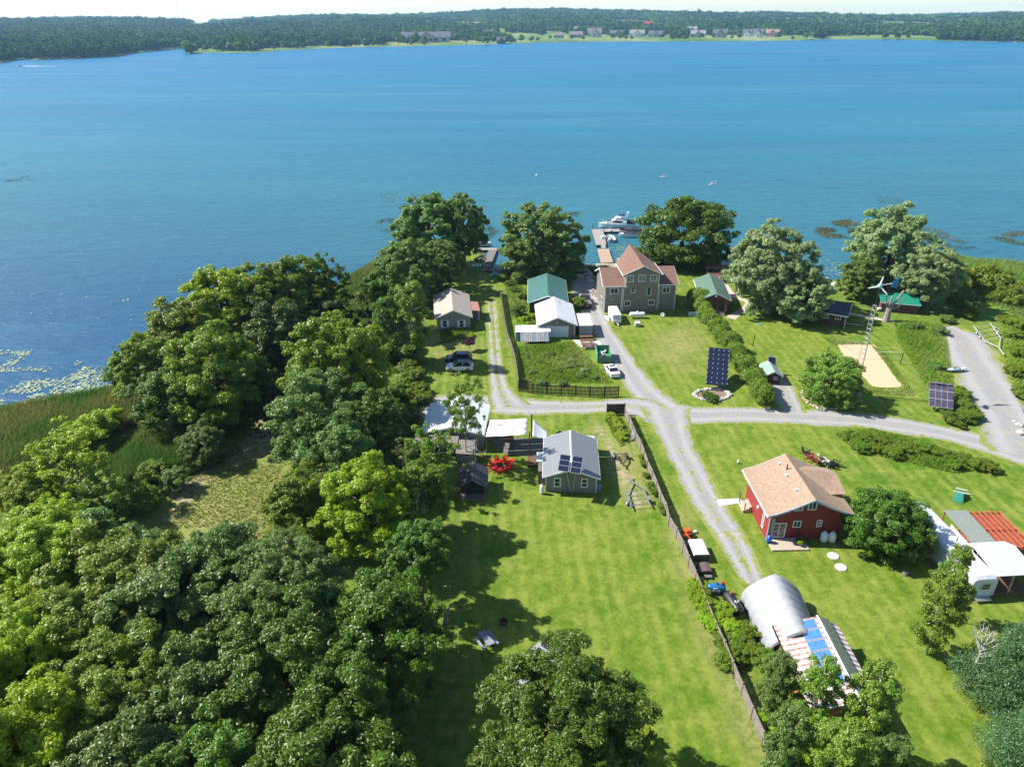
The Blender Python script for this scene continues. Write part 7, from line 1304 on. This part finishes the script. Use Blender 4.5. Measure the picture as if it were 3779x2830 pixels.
for row in (('small turreted grey house right of the mansion', 1805, 141, 40, 18, LG, TN, True), ('dark steep-roofed boathouse at the waterline right of the mansion', 1849, 164, 28, 17, (.12, .10, .12), (.14, .12, .12), True), ('white house in the trees left of the first lawn', 930, 177, 22, 15, LG, WW), ('low brown-roofed house, first from the left of the village', 2062, 142, 32, 13, (.22, .17, .16), TN), ('long brown-roofed house left of the white lake house', 2125, 141, 42, 15, (.24, .17, .17), (.3, .24, .22)), ('tall white-fronted house with a mauve roof', 2194, 139, 44, 22, (.24, .18, .20), (.55, .53, .52), True), ('brown house standing higher behind the mauve-roofed one', 2237, 124, 34, 13, (.22, .16, .15), (.25, .2, .2)), ('dark blue-grey bungalow between shrubs', 2275, 135, 40, 14, DG, (.2, .22, .25)),
    ('white house under the orange-roofed one', 2350, 138, 46, 17, LG, WW, True), ('orange-roofed house on the slope', 2353, 122, 34, 11, OR, (.5, .45, .42)), ('bright red-roofed house, highest in the village', 2393, 110, 27, 18, RD, (.4, .25, .24)), ('grey-roofed house hidden behind the pale cottage', 2402, 124, 30, 11, DG, LG), ('pale bungalow with dark roof by the bare beach', 2418, 139, 42, 15, DG, (.42, .42, .44), True), ('grey house standing back among the village trees', 2552, 119, 34, 12, LG, (.35, .38, .4)), ('wide house with grey roof right of the round dark trees', 2575, 140, 44, 17, LG, (.4, .36, .33), True), ('tan and grey gabled house in mid village', 2655, 141, 42, 20, DG, (.36, .32, .3), True), ('white house with black gables, left of its twin', 2755, 139, 26, 19, DG, WW, True), ('white house with black gables, right of its twin', 2795, 140, 32, 20, DG, WW, True), ('salmon house with a tan roof at the village end', 2848, 137, 38, 17, (.35, .2, .16), (.5, .34, .3), True),
    ('white boathouse at the water on the far right shore', 3700, 153, 26, 13, LG, WW), ('white barn on the distant ridge, left of the other', 2294, 56, 17, 7, (.55, .56, .58), WW), ('white barn on the distant ridge, right of the other', 2752, 60, 17, 6, (.55, .56, .58), WW), ('brown barn half hidden near the tan field', 2460, 104, 14, 6, RD, RD)): fhouse(*row[:8] if len(row) > 7 else row)
def fdock(label, px, py, wpx, name='dock', cat='dock'):
    p = P('X', px, py, WL); mp_ = p.y/F_; r_ = thing(name, label, cat, (p.x, p.y, WL)); W_ = wpx*mp_; MB().box(-W_/2, W_/2, -1.5, 1.5, .3, .7).build('deck_boards', WHITE() if wpx < 36 else mat('pale_dock', (.5, .48, .44), .8), r_)
    for i in range(4): MB().tube([(-W_/2+W_*i/3, 0, -1), (-W_/2+W_*i/3, 0, .3)], .2, 5).build('pile', woodb, r_)
for row in (('white dock left of the mid village houses', 2567, 156, 34), ('white dock right of the mid village houses', 2624, 155, 36), ('white dock below the black-gabled twin houses', 2803, 153, 26), ('dark dock at the left end of the village', 2060, 161, 30)): fdock(*row)
def fboat(label, px, py, L, m=None, rz=0, name='motor_boat'):
    p = P('X', px, py, WL); b_ = boat(label, p, rz, L, L*.3, L*.13, m or WHITE(), 'runabout', name)
for row in (('white boat moored at the dark dock of the village', 2043, 159, 11), ('white boat in front of the bare beach', 2375, 155, 9), ('white boat right of the bare beach', 2461, 155, 9), ('small white boat on the shore left of the mauve-roofed house', 2152, 157, 7), ('white boat on the far right shore', 3752, 156, 9), ('white boat beside the last village lawn', 2982, 148, 8)): fboat(*row)
wk = P('X', 70, 245, WL); b_ = boat('white speedboat racing left across the lake near the wooded shore', wk, R(178), 7, 2.3, .9, WHITE(), 'runabout', 'speedboat')
e = P('X', 198, 246, WL)-wk; n = 40; q = random.Random(2); vs = []
for i in range(n+1):
    u = i/n; c_ = e*u; w_ = (1.2+3.2*min(1, u*4))*(1-.75*u)*q.uniform(.5, 1.2); vs += [(c_.x+4, c_.y-w_, .06), (c_.x+4, c_.y+w_, .06), ]
MB().add(vs, [(2*i, 2*i+1, 2*i+3, 2*i+2) for i in range(n) if not (i > 22 and i % 5 == 0)]).build('wake', mat('foam', (.8, .82, .82), .9, var=.1), kind='structure', loc=wk)
# tree-lined far shore
q = random.Random(31)
row_ = [(x, y, q.uniform(8, 15)) for x, y in ((1010,188),(1046,186),(1085,182),(1150,177),(1210,176),(1262,176),(1300,172),(1345,173),(1380,172),(1405,170),(1470,170),(1520,169),(1563,168),(1720,163),(1760,162),(1790,166),(1870,160),(1900,160),(1925,158),(1960,158),(1985,157),(2110,152),(2150,152),(2290,152),(2310,152),(2330,152),(2480,152),(2500,150),(2530,152),(2585,150),(2630,145),(2700,150),(2725,150),(2870,147),(2925,150),(2975,148),(3010,146),(3130,141),(3200,142),(3265,148),(3310,149),(3350,146),(3480,150),(3520,150),(3560,152),(3610,152),(3650,153),(760,192),(800,194),(850,195),(880,194),(940,192),(1330,160),(1600,146),(1700,150),(2030,150),(2260,150),(2440,146),(2680,142))]
for x, y, h_ in row_:
    p, a, d = far_at(x, y-2); hh = h_*.5; tree('small', 'dark' if q.random() < .6 else 'grey', p.x, p.y, p.z+hh*1.15, hh*1.05, 'round tree standing on the lawns and banks of the far shore', 'tree', zb=p.z, sq=q.uniform(.8, 1.05), group='trees along the far shore')
p, a, d = far_at(702, 196); tree('small', 'grey', p.x, p.y, p.z+10, 11, 'big rounded tree at the tip of the far spit', 'tree', zb=p.z, sq=.9)
# faint mast on the skyline
a, d = math.atan2(ray('X', 656, 40)[0], ray('X', 656, 40)[1]), 5200; r = ray('X', 656, 18); zt2 = HC+r[2]*d/math.hypot(r[0], r[1]); r_ = thing('radio_mast', 'faint tall radio mast on the far left skyline', 'mast', (sin(a)*d, cos(a)*d, 30)); MB().tube([(0, 0, 0), (0, 0, zt2-30)], 1.0, 5).build('mast', galv, r_); MB().box(-2, 2, -2, 2, zt2-42, zt2-34).build('antenna', galv, r_)
